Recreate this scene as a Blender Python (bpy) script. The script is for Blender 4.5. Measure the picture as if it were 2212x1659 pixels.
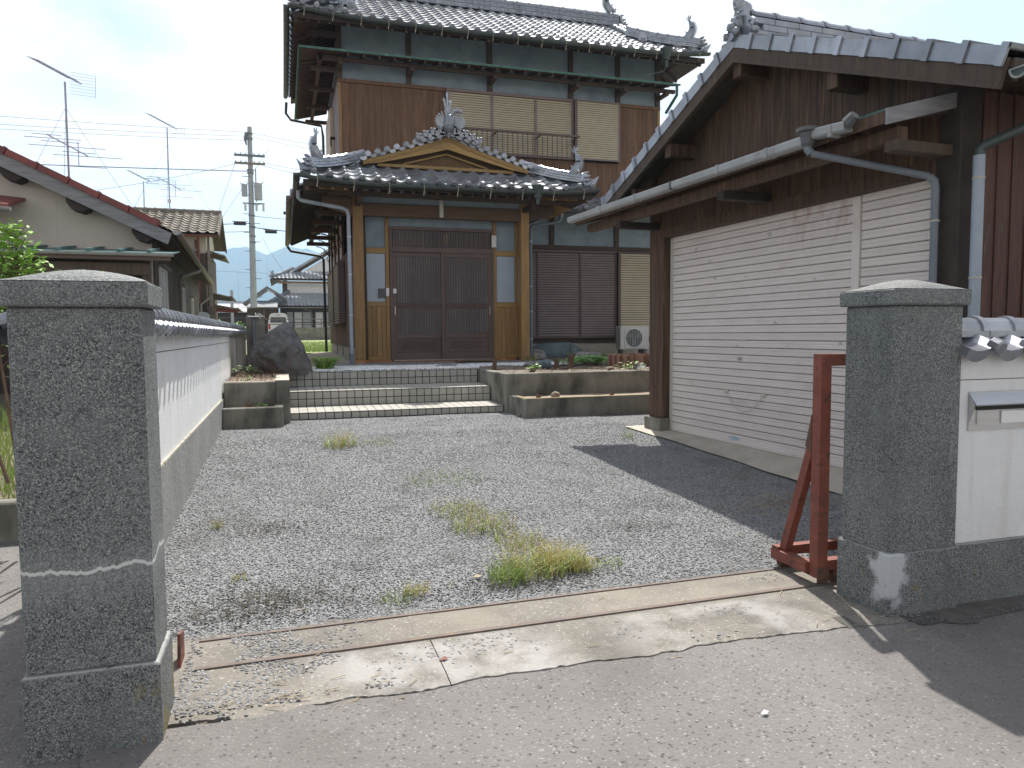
import bpy, bmesh, math, random
from mathutils import Vector, Matrix, noise
rnd = random.Random(7)
PI = math.pi
R = math.radians
SC = bpy.context.scene
COL = SC.collection
for o in list(bpy.data.objects):
    bpy.data.objects.remove(o)

# ------------------------------------------------------------------ camera
cam_d = bpy.data.cameras.new('camera')
cam = bpy.data.objects.new('camera', cam_d)
COL.objects.link(cam)
cam.location = (0, 0, 1.08)
_yaw, _pit, _rol = R(17.1), math.atan(110.3 / 1598), R(0.43)
_f = Vector((math.sin(_yaw) * math.cos(_pit), math.cos(_yaw) * math.cos(_pit), -math.sin(_pit)))
_r = Vector((math.cos(_yaw), -math.sin(_yaw), 0))
_u = _r.cross(_f)
_r2 = _r * math.cos(_rol) - _u * math.sin(_rol)
_u2 = _r * math.sin(_rol) + _u * math.cos(_rol)
cam.rotation_euler = Matrix((_r2, _u2, -_f)).transposed().to_euler()
cam_d.sensor_width = 36
cam_d.lens = 36 * 1598 / 2212
cam_d.clip_start = 0.05
cam_d.clip_end = 9000
SC.camera = cam

# ------------------------------------------------------------------ light
SUN_DIR = Vector((0.225, 0.60, 1.0)).normalized()
sun_el = math.asin(SUN_DIR.z)
sun_az = math.atan2(SUN_DIR.x, SUN_DIR.y)
sd = bpy.data.lights.new('sun', 'SUN')
sd.energy = 4.6
sd.angle = R(0.8)
sd.color = (1.0, 0.955, 0.89)
sun = bpy.data.objects.new('sun', sd)
COL.objects.link(sun)
sun.rotation_euler = SUN_DIR.to_track_quat('Z', 'Y').to_euler()

w = bpy.data.worlds.new('World')
SC.world = w
w.use_nodes = True
nt = w.node_tree
nt.nodes.clear()
def wn(t, **k):
    n = nt.nodes.new(t)
    for a, b in k.items():
        setattr(n, a, b)
    return n
sky = wn('ShaderNodeTexSky', sky_type='NISHITA', sun_disc=False, sun_elevation=sun_el, sun_rotation=sun_az,
         air_density=1.0, dust_density=1.2, ozone_density=1.5, altitude=20)
tc = wn('ShaderNodeTexCoord')
mp = wn('ShaderNodeMapping')
mp.inputs['Scale'].default_value = (1.3, 1.3, 3.6)
nz = wn('ShaderNodeTexNoise')
nz.inputs['Scale'].default_value = 1.9
nz.inputs['Detail'].default_value = 7
nz.inputs['Roughness'].default_value = .55
nz.inputs['Distortion'].default_value = .35
rp = wn('ShaderNodeValToRGB')
rp.color_ramp.elements[0].position = .38
rp.color_ramp.elements[0].color = (.30, .30, .30, 1)
rp.color_ramp.elements[1].position = .56
rp.color_ramp.elements[1].color = (1, 1, 1, 1)
bw = wn('ShaderNodeRGBToBW')
mul = wn('ShaderNodeMath', operation='MULTIPLY')
mul.inputs[1].default_value = 1.0
add = wn('ShaderNodeMath', operation='ADD')
add.inputs[1].default_value = 1.75
cmb = wn('ShaderNodeMixRGB', blend_type='MULTIPLY')
cmb.inputs[0].default_value = 1
cmb.inputs[2].default_value = (1.07, 1.0, .945, 1)
mix = wn('ShaderNodeMixRGB')
bg = wn('ShaderNodeBackground')
bg.inputs['Strength'].default_value = 0.118
out = wn('ShaderNodeOutputWorld')
L = nt.links.new
L(tc.outputs['Generated'], mp.inputs['Vector'])
L(mp.outputs[0], nz.inputs['Vector'])
L(nz.outputs['Fac'], rp.inputs['Fac'])
L(sky.outputs[0], bw.inputs[0])
L(bw.outputs[0], mul.inputs[0])
L(mul.outputs[0], add.inputs[0])
L(add.outputs[0], cmb.inputs[1])
L(rp.outputs[0], mix.inputs[0])
L(sky.outputs[0], mix.inputs[1])
L(cmb.outputs[0], mix.inputs[2])
L(mix.outputs[0], bg.inputs[0])
L(bg.outputs[0], out.inputs[0])
SC.view_settings.view_transform = 'Standard'
SC.view_settings.look = 'None'
SC.view_settings.exposure = 0.74
SC.view_settings.gamma = 1.0
SC.view_settings.use_curve_mapping = False
SC.cycles.max_bounces = 6
SC.cycles.volume_bounces = 2
SC.cycles.use_denoising = True

# ------------------------------------------------------------------ materials
def mat(name, c1, c2=None, rough=.8, metal=0., scale=6., stretch=(1, 1, 1), detail=5, lo=.35, hi=.65, bump=0., bscale=40.,
        bstretch=None, c3=None, s3=2., lo3=.5, hi3=.7, rand=0., spec=.5, speck=None, coat=0., stripes=None, trans=0.):
    """c1/c2 blended by noise; c3 stains by a second noise; rand = brightness per object; speck = (scale, colour, threshold)."""
    m = bpy.data.materials.new(name)
    m.use_nodes = True
    t = m.node_tree
    b = t.nodes['Principled BSDF']
    b.inputs['Roughness'].default_value = rough
    b.inputs['Metallic'].default_value = metal
    b.inputs['Specular IOR Level'].default_value = spec
    b.inputs['Coat Weight'].default_value = coat
    c2 = c2 or tuple(x * .8 for x in c1)
    N = lambda ty, **k: _n(t, ty, **k)
    co = N('ShaderNodeTexCoord')
    def mapped(st):
        mpn = N('ShaderNodeMapping')
        mpn.inputs['Scale'].default_value = st
        t.links.new(co.outputs['Object'], mpn.inputs['Vector'])
        oi = N('ShaderNodeObjectInfo')
        vm = N('ShaderNodeVectorMath', operation='ADD')
        sc = N('ShaderNodeMath', operation='MULTIPLY')
        sc.inputs[1].default_value = 37.0 if rand else 0.0
        t.links.new(oi.outputs['Random'], sc.inputs[0])
        t.links.new(mpn.outputs[0], vm.inputs[0])
        t.links.new(sc.outputs[0], vm.inputs[1])
        return vm.outputs[0]
    v = mapped(stretch)
    def noisef(vec, s, d, a, c):
        n = N('ShaderNodeTexNoise')
        n.inputs['Scale'].default_value = s
        n.inputs['Detail'].default_value = d
        n.inputs['Roughness'].default_value = .62
        t.links.new(vec, n.inputs['Vector'])
        r = N('ShaderNodeMapRange')
        r.inputs['From Min'].default_value = a
        r.inputs['From Max'].default_value = c
        t.links.new(n.outputs['Fac'], r.inputs['Value'])
        return r.outputs[0]
    mx = N('ShaderNodeMixRGB')
    mx.inputs[1].default_value = (*c1, 1)
    mx.inputs[2].default_value = (*c2, 1)
    t.links.new(noisef(v, scale, detail, lo, hi), mx.inputs[0])
    col = mx.outputs[0]
    if speck:
        for (ss, sc_, th) in (speck if isinstance(speck, list) else [speck]):
            vo = N('ShaderNodeTexVoronoi')
            vo.inputs['Scale'].default_value = ss
            t.links.new(v, vo.inputs['Vector'])
            sp = N('ShaderNodeSeparateColor')
            t.links.new(vo.outputs['Color'], sp.inputs[0])
            r = N('ShaderNodeMapRange')
            r.inputs['From Min'].default_value = th
            r.inputs['From Max'].default_value = th + .12
            t.links.new(sp.outputs[0], r.inputs['Value'])
            m2 = N('ShaderNodeMixRGB')
            m2.inputs[2].default_value = (*sc_, 1)
            t.links.new(col, m2.inputs[1])
            t.links.new(r.outputs[0], m2.inputs[0])
            col = m2.outputs[0]
    if c3:
        m3 = N('ShaderNodeMixRGB')
        m3.inputs[2].default_value = (*c3, 1)
        t.links.new(col, m3.inputs[1])
        t.links.new(noisef(v, s3, 6, lo3, hi3), m3.inputs[0])
        col = m3.outputs[0]
    if rand:
        oi = N('ShaderNodeObjectInfo')
        r = N('ShaderNodeMapRange')
        r.inputs['To Min'].default_value = 1 - rand
        r.inputs['To Max'].default_value = 1 + rand
        t.links.new(oi.outputs['Random'], r.inputs['Value'])
        m4 = N('ShaderNodeMixRGB', blend_type='MULTIPLY')
        m4.inputs[0].default_value = 1
        t.links.new(col, m4.inputs[1])
        t.links.new(r.outputs[0], m4.inputs[2])
        col = m4.outputs[0]
    t.links.new(col, b.inputs['Base Color'])
    if bump:
        bn = N('ShaderNodeTexNoise')
        bn.inputs['Scale'].default_value = bscale
        bn.inputs['Detail'].default_value = 5
        t.links.new(mapped(bstretch or stretch), bn.inputs['Vector'])
        bp = N('ShaderNodeBump')
        bp.inputs['Strength'].default_value = 1
        bp.inputs['Distance'].default_value = bump
        t.links.new(bn.outputs['Fac'], bp.inputs['Height'])
        t.links.new(bp.outputs[0], b.inputs['Normal'])
    if trans:
        b.inputs['Transmission Weight'].default_value = trans
    m['out'] = 1
    return m
def _n(t, ty, **k):
    n = t.nodes.new(ty)
    for a, b in k.items():
        setattr(n, a, b)
    return n

def wood(name, c1, c2, sx=(9, 9, .7), **k):
    k.setdefault('bump', .0015)
    k.setdefault('rand', .14)
    return mat(name, c1, c2, stretch=sx, scale=3, detail=7, bscale=6, **k)

M = {}
M['asphalt'] = mat('asphalt', (.205, .193, .186), (.160, .150, .144), rough=.92, scale=1.3, bump=.006, bscale=95, lo=.3, hi=.7,
                   speck=[(150, (.44, .42, .40), .93), (110, (.05, .05, .05), .90)], c3=(.10, .092, .088), s3=.55, lo3=.56, hi3=.72)
M['concrete_apron'] = mat('apron_concrete', (.235, .215, .185), (.155, .143, .125), rough=.9, scale=2.2, bump=.004, bscale=60,
                          speck=[(140, (.5, .48, .45), .92), (120, (.07, .065, .06), .92)])
M['gravel_base'] = mat('gravel_bed', (.13, .13, .13), (.09, .09, .088), rough=.95, scale=30, bump=.012, bscale=70,
                       speck=[(75, (.30, .30, .31), .72)], c3=(.15, .13, .10), s3=1.2, lo3=.58, hi3=.75)
M['stone_chip'] = mat('gravel_stone', (.275, .28, .285), (.195, .202, .208), rough=.8, scale=5, rand=.34)
M['asphalt_dark'] = mat('dirty_asphalt_edge', (.115, .105, .095), (.08, .073, .067), rough=.95, scale=9, bump=.008, bscale=60)
M['pebble_white'] = mat('white_pebble', (.80, .80, .80), (.66, .66, .67), rough=.6, scale=5, rand=.25)
M['pebble_dark'] = mat('dark_pebble', (.16, .17, .19), (.10, .11, .12), rough=.6, scale=5, rand=.3)
M['pillar_stone'] = mat('washed_stone_chip', (.150, .162, .165), (.098, .107, .111), rough=.75, scale=5, bump=.004, bscale=120,
                        speck=[(290, (.29, .30, .285), .72), (230, (.036, .042, .045), .74), (360, (.42, .42, .39), .88)], c3=(.20, .215, .21), s3=3.4, lo3=.48, hi3=.92)
M['concrete'] = mat('weathered_concrete', (.27, .26, .22), (.17, .165, .14), rough=.92, scale=3, bump=.003, bscale=50, stretch=(1, 1, .5),
                    c3=(.075, .075, .06), s3=3.2, lo3=.48, hi3=.68)
M['concrete_light'] = mat('light_concrete', (.50, .46, .39), (.40, .37, .31), rough=.9, scale=4, bump=.002, bscale=60, c3=(.30, .27, .22), s3=2.5, lo3=.55, hi3=.75)
M['concrete_lichen'] = mat('lichen_concrete', (.36, .27, .10), (.26, .22, .14), rough=.92, scale=7, bump=.003, bscale=50)
M['plinth_grey'] = mat('wall_plinth_concrete', (.30, .30, .29), (.22, .225, .215), rough=.9, scale=2, bump=.004, bscale=110, stretch=(1, 1, .6),
                       speck=[(150, (.42, .42, .40), .85), (130, (.12, .12, .12), .85)], c3=(.22, .18, .10), s3=2.4, lo3=.62, hi3=.75)
M['plaster_white'] = mat('white_plaster', (.78, .785, .785), (.71, .72, .72), rough=.85, scale=2.5, bump=.003, bscale=55, c3=(.66, .62, .55), s3=2.1, lo3=.60, hi3=.8)
M['plaster_blue'] = mat('blue_grey_plaster', (.33, .40, .46), (.26, .33, .385), rough=.9, scale=3, bump=.001, bscale=80, c3=(.19, .25, .30), s3=2.2, lo3=.5, hi3=.75)
M['plaster_cream'] = mat('cream_mortar', (.64, .58, .51), (.56, .51, .45), rough=.92, scale=2, bump=.003, bscale=60, c3=(.36, .35, .33), s3=1.0, lo3=.62, hi3=.82)
M['tile_grey'] = mat('smoked_roof_tile', (.37, .39, .43), (.255, .27, .30), rough=.28, metal=.48, scale=4, rand=.28, bump=.001, bscale=30, c3=(.13, .14, .15), s3=3.5, lo3=.58, hi3=.8)
M['tile_weathered'] = mat('weathered_roof_tile', (.215, .190, .155), (.125, .115, .095), rough=.8, scale=9, rand=.25, c3=(.29, .26, .19), s3=6, lo3=.52, hi3=.7)
M['tile_red'] = mat('red_roof_tile', (.22, .050, .042), (.14, .035, .030), rough=.5, scale=5, rand=.15)
M['wood_dark'] = wood('dark_stained_board', (.125, .070, .042), (.045, .026, .018), rough=.75, c3=(.33, .19, .10), s3=2.2, lo3=.60, hi3=.80)
M['wood_red'] = wood('weathered_red_board', (.125, .062, .046), (.062, .032, .026), rough=.75, c3=(.23, .20, .18), s3=3.0, lo3=.60, hi3=.75)
M['wood_brown'] = wood('brown_wall_board', (.185, .098, .052), (.105, .057, .032), rough=.7, c3=(.30, .25, .22), s3=2.2, lo3=.62, hi3=.78)
M['wood_gold'] = wood('golden_cypress', (.34, .205, .075), (.235, .135, .050), rough=.55, c3=(.15, .09, .045), s3=2.0, lo3=.62, hi3=.82)
M['wood_gold_x'] = wood('golden_cypress_board', (.39, .245, .075), (.29, .175, .058), sx=(1.2, 8, 8), rough=.5)
M['wood_mid'] = wood('aged_timber', (.098, .068, .048), (.058, .042, .032), rough=.75)
M['wood_beam'] = wood('timber_beam', (.15, .095, .055), (.10, .062, .038), sx=(.7, 9, 9), rough=.75)
M['wood_black'] = wood('blackened_timber', (.050, .036, .028), (.028, .021, .018), sx=(2, 2, 2), rough=.8)
M['wood_grey'] = wood('grey_weathered_board', (.30, .30, .31), (.19, .19, .20), sx=(1.2, 9, 9), rough=.85)
M['wood_lattice'] = wood('dark_lattice_wood', (.125, .082, .070), (.085, .058, .050), rough=.6)
M['sash_brown'] = mat('brown_sash', (.130, .090, .076), (.105, .073, .062), rough=.5, scale=4)
M['slat_brown'] = mat('brown_shutter', (.235, .185, .175), (.20, .155, .15), rough=.6, scale=5)
M['slat_beige'] = mat('beige_shutter', (.50, .435, .31), (.45, .39, .28), rough=.6, scale=5)
M['shutter_cream'] = mat('cream_steel_shutter', (.72, .655, .62), (.67, .61, .575), rough=.45, scale=3, c3=(.58, .50, .46), s3=2.0, lo3=.6, hi3=.8, rand=.03)
M['shutter_rail'] = mat('cream_steel_rail', (.58, .56, .49), (.52, .50, .44), rough=.5, scale=4)
M['glass_dark'] = mat('dark_glass', (.065, .070, .078), (.045, .050, .056), rough=.22, scale=2, spec=.8)
M['ribbed_glass'] = mat('ribbed_door_glass', (.25, .255, .26), (.13, .135, .14), rough=.35, scale=1.2, stretch=(2.5, 1, .8))
M['glass_frost'] = mat('frosted_pane', (.42, .49, .56), (.36, .43, .50), rough=.35, scale=1.5, spec=.5)
M['glass_pale'] = mat('curtained_pane', (.42, .45, .47), (.33, .36, .38), rough=.25, scale=2, stretch=(6, 6, .5))
M['copper'] = mat('verdigris_copper', (.085, .20, .165), (.05, .11, .095), rough=.6, scale=9, metal=.2, c3=(.22, .42, .36), s3=7, lo3=.6, hi3=.72)
M['gutter_dark'] = mat('dark_green_gutter', (.060, .080, .075), (.045, .055, .055), rough=.45, scale=6)
M['gutter_grey'] = mat('grey_gutter', (.36, .37, .37), (.29, .30, .30), rough=.5, scale=5, c3=(.18, .18, .17), s3=4, lo3=.6, hi3=.8)
M['pipe_grey'] = mat('grey_pipe', (.175, .20, .225), (.145, .165, .19), rough=.45, scale=5)
M['pipe_blue'] = mat('pale_downpipe', (.34, .39, .45), (.28, .33, .38), rough=.45, scale=5)
M['pipe_dark'] = mat('dark_downpipe', (.045, .042, .045), (.03, .03, .032), rough=.5, scale=5)
M['gutter_tan'] = mat('weathered_tan_gutter', (.27, .235, .20), (.18, .15, .125), rough=.7, scale=7)
M['hook'] = mat('gutter_hook_metal', (.50, .48, .36), (.38, .36, .28), rough=.5, scale=8)
M['steel_red'] = mat('red_oxide_steel', (.235, .070, .045), (.165, .050, .035), rough=.62, scale=11, c3=(.080, .040, .030), s3=13, lo3=.56, hi3=.64, bump=.0015, bscale=60, speck=(70, (.33, .15, .10), .95))
M['rust'] = mat('rusted_steel', (.17, .085, .055), (.085, .048, .036), rough=.85, scale=25, bump=.003, bscale=90)
M['rail_rust'] = mat('rusty_rail', (.165, .125, .105), (.11, .088, .078), rough=.7, scale=18, c3=(.25, .15, .08), s3=9, lo3=.55, hi3=.7)
M['steel'] = mat('stainless_steel', (.58, .58, .59), (.50, .50, .51), rough=.30, metal=.85, scale=6, stretch=(.5, 6, 6))
M['chrome'] = mat('chrome', (.7, .7, .7), rough=.15, metal=1)
M['white'] = mat('white_paint', (.78, .78, .77), (.72, .72, .71), rough=.45, scale=3)
M['ac_white'] = mat('ivory_metal', (.60, .60, .56), (.54, .54, .51), rough=.45, scale=3)
M['black'] = mat('black_rubber', (.02, .02, .02), rough=.7)
M['dark_grey'] = mat('dark_grey_plastic', (.10, .105, .11), rough=.5)
M['red'] = mat('red_enamel', (.5, .03, .02), rough=.4)
M['pale_blue'] = mat('pale_blue_paint', (.45, .55, .62), rough=.5)
M['rock_dark'] = mat('dark_blue_rock', (.150, .155, .153), (.062, .065, .067), rough=.8, scale=6, bump=.035, bscale=11, c3=(.125, .098, .085), s3=3.2, lo3=.52, hi3=.72,
                     speck=[(22, (.34, .36, .35), .975)])
M['rock_blue'] = mat('blue_schist', (.135, .185, .20), (.085, .12, .13), rough=.7, scale=3, bump=.012, bscale=14, c3=(.22, .26, .26), s3=4, lo3=.58, hi3=.78)
M['rock_grey'] = mat('grey_garden_stone', (.27, .255, .235), (.17, .165, .155), rough=.85, scale=4, bump=.01, bscale=20)
M['soil'] = mat('dry_soil', (.25, .205, .155), (.15, .12, .095), rough=.95, scale=14, bump=.02, bscale=45, c3=(.11, .085, .065), s3=7, lo3=.5, hi3=.7)
M['soil_sand'] = mat('sandy_soil', (.40, .33, .25), (.26, .20, .155), rough=.95, scale=14, bump=.02, bscale=45, c3=(.14, .10, .08), s3=9, lo3=.55, hi3=.7)
M['lawn'] = mat('rough_lawn', (.24, .32, .11), (.34, .36, .17), rough=.95, scale=9, bump=.03, bscale=60)
M['earth'] = mat('open_ground', (.20, .18, .14), (.14, .15, .09), rough=.95, scale=.4, bump=.02, bscale=6)
M['leaf'] = mat('green_leaf', (.15, .27, .05), (.10, .20, .035), rough=.5, scale=5, rand=.2)
M['leaf_bright'] = mat('bright_green_leaf', (.30, .48, .09), (.20, .38, .06), rough=.5, scale=5)
M['leaf_fresh'] = mat('fresh_green_leaf', (.17, .40, .07), (.11, .29, .05), rough=.5, scale=5)
M['weed_green'] = mat('weed_green', (.34, .43, .12), (.24, .33, .085), rough=.7, scale=5)
M['weed_straw'] = mat('weed_straw', (.62, .58, .26), (.50, .40, .16), rough=.8, scale=9)
M['straw'] = mat('dead_straw', (.44, .37, .25), (.30, .23, .15), rough=.85, scale=9)
M['twig'] = mat('brown_twig', (.19, .12, .08), (.12, .075, .055), rough=.85, scale=9)
M['moss'] = mat('dry_moss', (.075, .066, .045), (.05, .044, .03), rough=.95, scale=20)
M['bark'] = mat('stump_bark', (.20, .12, .07), (.10, .06, .04), rough=.9, scale=9, stretch=(3, 3, .6), bump=.01, bscale=20)
M['terracotta'] = mat('terracotta', (.30, .175, .125), (.22, .13, .10), rough=.8, scale=6)
M['terracotta_tile'] = mat('brown_clay_tile', (.42, .20, .07), (.32, .15, .055), rough=.5, scale=4, rand=.3)
M['tile_step'] = mat('grey_porcelain_tile', (.42, .405, .36), (.36, .35, .31), rough=.5, scale=5, rand=.07, c3=(.23, .215, .18), s3=5, lo3=.6, hi3=.8)
M['grout'] = mat('dark_grout', (.060, .050, .045), (.045, .04, .035), rough=.95, scale=6)
M['grout_light'] = mat('tread_grout', (.14, .125, .11), (.10, .09, .08), rough=.95, scale=6)
M['porch_slab'] = mat('porch_granolithic', (.27, .275, .28), (.22, .225, .23), rough=.8, scale=5)
M['path'] = mat('sand_concrete_path', (.47, .41, .33), (.41, .355, .285), rough=.9, scale=3, bump=.001, bscale=60)
M['pole_concrete'] = mat('utility_pole_concrete', (.40, .41, .44), (.34, .35, .38), rough=.85, scale=2, stretch=(1, 1, .3))
M['transformer'] = mat('transformer_grey', (.42, .43, .46), (.36, .37, .40), rough=.5, scale=2)
M['insulator'] = mat('insulator_cream', (.62, .63, .67), rough=.3)
M['wire'] = mat('overhead_wire', (.20, .22, .27), rough=.6)
M['wire_black'] = mat('black_cable', (.035, .035, .045), rough=.6)
M['antenna'] = mat('antenna_aluminium', (.42, .43, .50), (.32, .33, .40), rough=.4, metal=.5)
M['metal_roof'] = mat('teal_sheet_roof', (.07, .16, .155), (.045, .10, .10), rough=.45, scale=5, metal=.2, rand=.15)
M['metal_roof_white'] = mat('pale_sheet_roof', (.58, .59, .62), (.50, .51, .54), rough=.4, scale=3)
M['block'] = mat('concrete_block', (.25, .235, .205), (.17, .16, .14), rough=.92, scale=5, bump=.004, bscale=40, rand=.12)
M['hill'] = mat('wooded_hill', (.035, .055, .03), (.022, .036, .022), rough=1, scale=.01, spec=0)
M['lamp_tube'] = mat('unlit_lamp_cover', (.50, .49, .42), (.45, .44, .38), rough=.3)

def world_patches(m, c, sc, lo, hi, amt, mask=(), st=(1, 1, 1)):
    t = m.node_tree
    b = t.nodes['Principled BSDF']
    col = b.inputs['Base Color'].links[0].from_socket
    ge = _n(t, 'ShaderNodeNewGeometry')
    n = _n(t, 'ShaderNodeTexNoise')
    n.inputs['Scale'].default_value = sc
    n.inputs['Detail'].default_value = 6
    n.inputs['Roughness'].default_value = .65
    mpw = _n(t, 'ShaderNodeMapping')
    mpw.inputs['Scale'].default_value = st
    t.links.new(ge.outputs['Position'], mpw.inputs['Vector'])
    t.links.new(mpw.outputs[0], n.inputs['Vector'])
    r = _n(t, 'ShaderNodeMapRange')
    r.inputs['From Min'].default_value = lo
    r.inputs['From Max'].default_value = hi
    r.inputs['To Max'].default_value = amt
    t.links.new(n.outputs['Fac'], r.inputs['Value'])
    mx = _n(t, 'ShaderNodeMixRGB')
    mx.inputs[2].default_value = (*c, 1)
    t.links.new(col, mx.inputs[1])
    fac = r.outputs[0]
    sx = _n(t, 'ShaderNodeSeparateXYZ')
    t.links.new(ge.outputs['Position'], sx.inputs[0])
    for (ax, a0, a1) in mask:      # fades from 0 at a0 to 1 at a1 along a world axis
        mr = _n(t, 'ShaderNodeMapRange')
        mr.inputs['From Min'].default_value = a0
        mr.inputs['From Max'].default_value = a1
        t.links.new(sx.outputs[ax], mr.inputs['Value'])
        mm = _n(t, 'ShaderNodeMath', operation='MULTIPLY')
        t.links.new(fac, mm.inputs[0])
        t.links.new(mr.outputs[0], mm.inputs[1])
        fac = mm.outputs[0]
    t.links.new(fac, mx.inputs[0])
    t.links.new(mx.outputs[0], b.inputs['Base Color'])
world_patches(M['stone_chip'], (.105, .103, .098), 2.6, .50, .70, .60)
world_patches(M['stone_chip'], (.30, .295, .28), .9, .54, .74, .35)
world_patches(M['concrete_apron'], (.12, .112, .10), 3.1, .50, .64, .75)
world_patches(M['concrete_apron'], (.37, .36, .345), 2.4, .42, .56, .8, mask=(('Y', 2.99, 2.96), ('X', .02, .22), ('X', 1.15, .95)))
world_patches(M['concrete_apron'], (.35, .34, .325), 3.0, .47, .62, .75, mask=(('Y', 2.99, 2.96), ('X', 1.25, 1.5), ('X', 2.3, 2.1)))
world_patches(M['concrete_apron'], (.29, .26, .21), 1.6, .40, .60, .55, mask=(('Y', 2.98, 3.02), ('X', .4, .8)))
world_patches(M['shutter_cream'], (.36, .17, .14), 3.0, .50, .68, .75, mask=(('Z', 1.70, 1.95), ('Y', 5.6, 5.2), ('Y', 4.7, 4.8)), st=(1, 2.2, .8))
world_patches(M['plaster_white'], (.56, .50, .41), 5.0, .42, .62, .55, mask=(('Z', .26, .08), ('X', 0, .1)), st=(1, 1, .5))
world_patches(M['plaster_white'], (.58, .56, .50), 9.0, .52, .70, .5, st=(1.5, 1.5, .12))
world_patches(M['shutter_cream'], (.50, .42, .36), 1.1, .50, .70, .5, mask=(('Z', .9, .0),))
world_patches(M['asphalt'], (.115, .105, .098), .8, .48, .66, .6)
# stone pillar: pale mortar crack lines and streaks with a shape of their own, orange lichen low down
def pillar_mat(name, zc, amp, zs, lichen, patch=None):
    m = M['pillar_stone'].copy()
    m.name = name
    t = m.node_tree
    b = t.nodes['Principled BSDF']
    lk = b.inputs['Base Color'].links[0]
    col = lk.from_socket
    co = _n(t, 'ShaderNodeTexCoord')
    ge = _n(t, 'ShaderNodeNewGeometry')
    sep = _n(t, 'ShaderNodeSeparateXYZ')
    t.links.new(ge.outputs['Position'], sep.inputs[0])
    def math_(op, a, bb=None, clamp=False):
        n = _n(t, 'ShaderNodeMath', operation=op, use_clamp=clamp)
        for i, v in enumerate((a, bb)):
            if v is None:
                continue
            if isinstance(v, (int, float)):
                n.inputs[i].default_value = v
            else:
                t.links.new(v, n.inputs[i])
        return n.outputs[0]
    def noi(sc, st=(1, 1, 1), det=4):
        mpn = _n(t, 'ShaderNodeMapping')
        mpn.inputs['Scale'].default_value = st
        t.links.new(ge.outputs['Position'], mpn.inputs['Vector'])
        n = _n(t, 'ShaderNodeTexNoise')
        n.inputs['Scale'].default_value = sc
        n.inputs['Detail'].default_value = det
        t.links.new(mpn.outputs[0], n.inputs['Vector'])
        return n.outputs['Fac']
    def line(zz, amp_, wd, soft):
        d = math_('ABSOLUTE', math_('SUBTRACT', math_('ADD', sep.outputs['Z'], math_('MULTIPLY', math_('SUBTRACT', noi(7, (1, 1, 0)), .5), amp_)), zz))
        return math_('SUBTRACT', 1, math_('DIVIDE', math_('SUBTRACT', d, wd), soft), True)
    def mixc(col, fac, c):
        n = _n(t, 'ShaderNodeMixRGB')
        n.inputs[2].default_value = (*c, 1)
        t.links.new(col, n.inputs[1])
        t.links.new(fac, n.inputs[0])
        return n.outputs[0]
    # broad drip haze just under the crack
    if amp:
        halo = math_('MULTIPLY', line(zc - .02, .12, .0, .10), math_('MULTIPLY', noi(11, (1, 1, .25)), .55))
        col = mixc(col, halo, (.30, .33, .33))
        lw = math_('ADD', .0005, math_('MULTIPLY', noi(24, (1, 1, 0)), .0060))
        jag = math_('ADD', sep.outputs['Z'], math_('ADD', math_('MULTIPLY', math_('SUBTRACT', noi(7, (1, 1, 0)), .5), amp), math_('MULTIPLY', math_('SUBTRACT', noi(60, (1, 1, 0)), .5), .022)))
        dd_ = math_('ABSOLUTE', math_('SUBTRACT', jag, zc))
        ln = math_('SUBTRACT', 1, math_('DIVIDE', math_('SUBTRACT', dd_, lw), .004), True)
        col = mixc(col, math_('MULTIPLY', ln, .9), (.62, .63, .61))
    sm = math_('MULTIPLY', line(zs, .004, .002, .004), math_('GREATER_THAN', noi(4, (1, 1, .1)), .44))
    col = mixc(col, math_('MULTIPLY', sm, .55), (.50, .51, .50))
    run = math_('MULTIPLY', math_('SUBTRACT', noi(6, (1, 1, .12), 5), .52, True), 2.6, True)
    col = mixc(col, math_('MULTIPLY', run, .6), (.060, .068, .068))
    streak = math_('MULTIPLY', math_('GREATER_THAN', noi(22, (1, 1, .10), 2), .735), .25)
    col = mixc(col, streak, (.34, .36, .35))
    if patch:
        px, py, pz, rr = patch
        d = _n(t, 'ShaderNodeVectorMath', operation='DISTANCE')
        mpn = _n(t, 'ShaderNodeMapping')
        mpn.inputs['Scale'].default_value = (1, 1, .62)
        t.links.new(ge.outputs['Position'], mpn.inputs['Vector'])
        t.links.new(mpn.outputs[0], d.inputs[0])
        d.inputs[1].default_value = (px, py, pz * .62)
        dd = math_('ADD', d.outputs['Value'], math_('MULTIPLY', math_('SUBTRACT', noi(14), .5), .17))
        below = math_('LESS_THAN', sep.outputs['Z'], zs)
        fac = math_('MULTIPLY', math_('SUBTRACT', 1, math_('DIVIDE', math_('SUBTRACT', dd, rr), .035), True), below)
        col = mixc(col, math_('MULTIPLY', fac, .80), (.55, .57, .59))
    lz = math_('SUBTRACT', 1, math_('DIVIDE', math_('ADD', sep.outputs['Z'], .13), .16), True)
    lf = math_('MULTIPLY', math_('MULTIPLY', math_('GREATER_THAN', noi(13, (1, 1, .7)), lichen), lz), math_('GREATER_THAN', sep.outputs['X'], -.475))
    col = mixc(col, math_('MULTIPLY', lf, .65), (.22, .16, .03))
    t.links.new(col, b.inputs['Base Color'])
    return m

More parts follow.
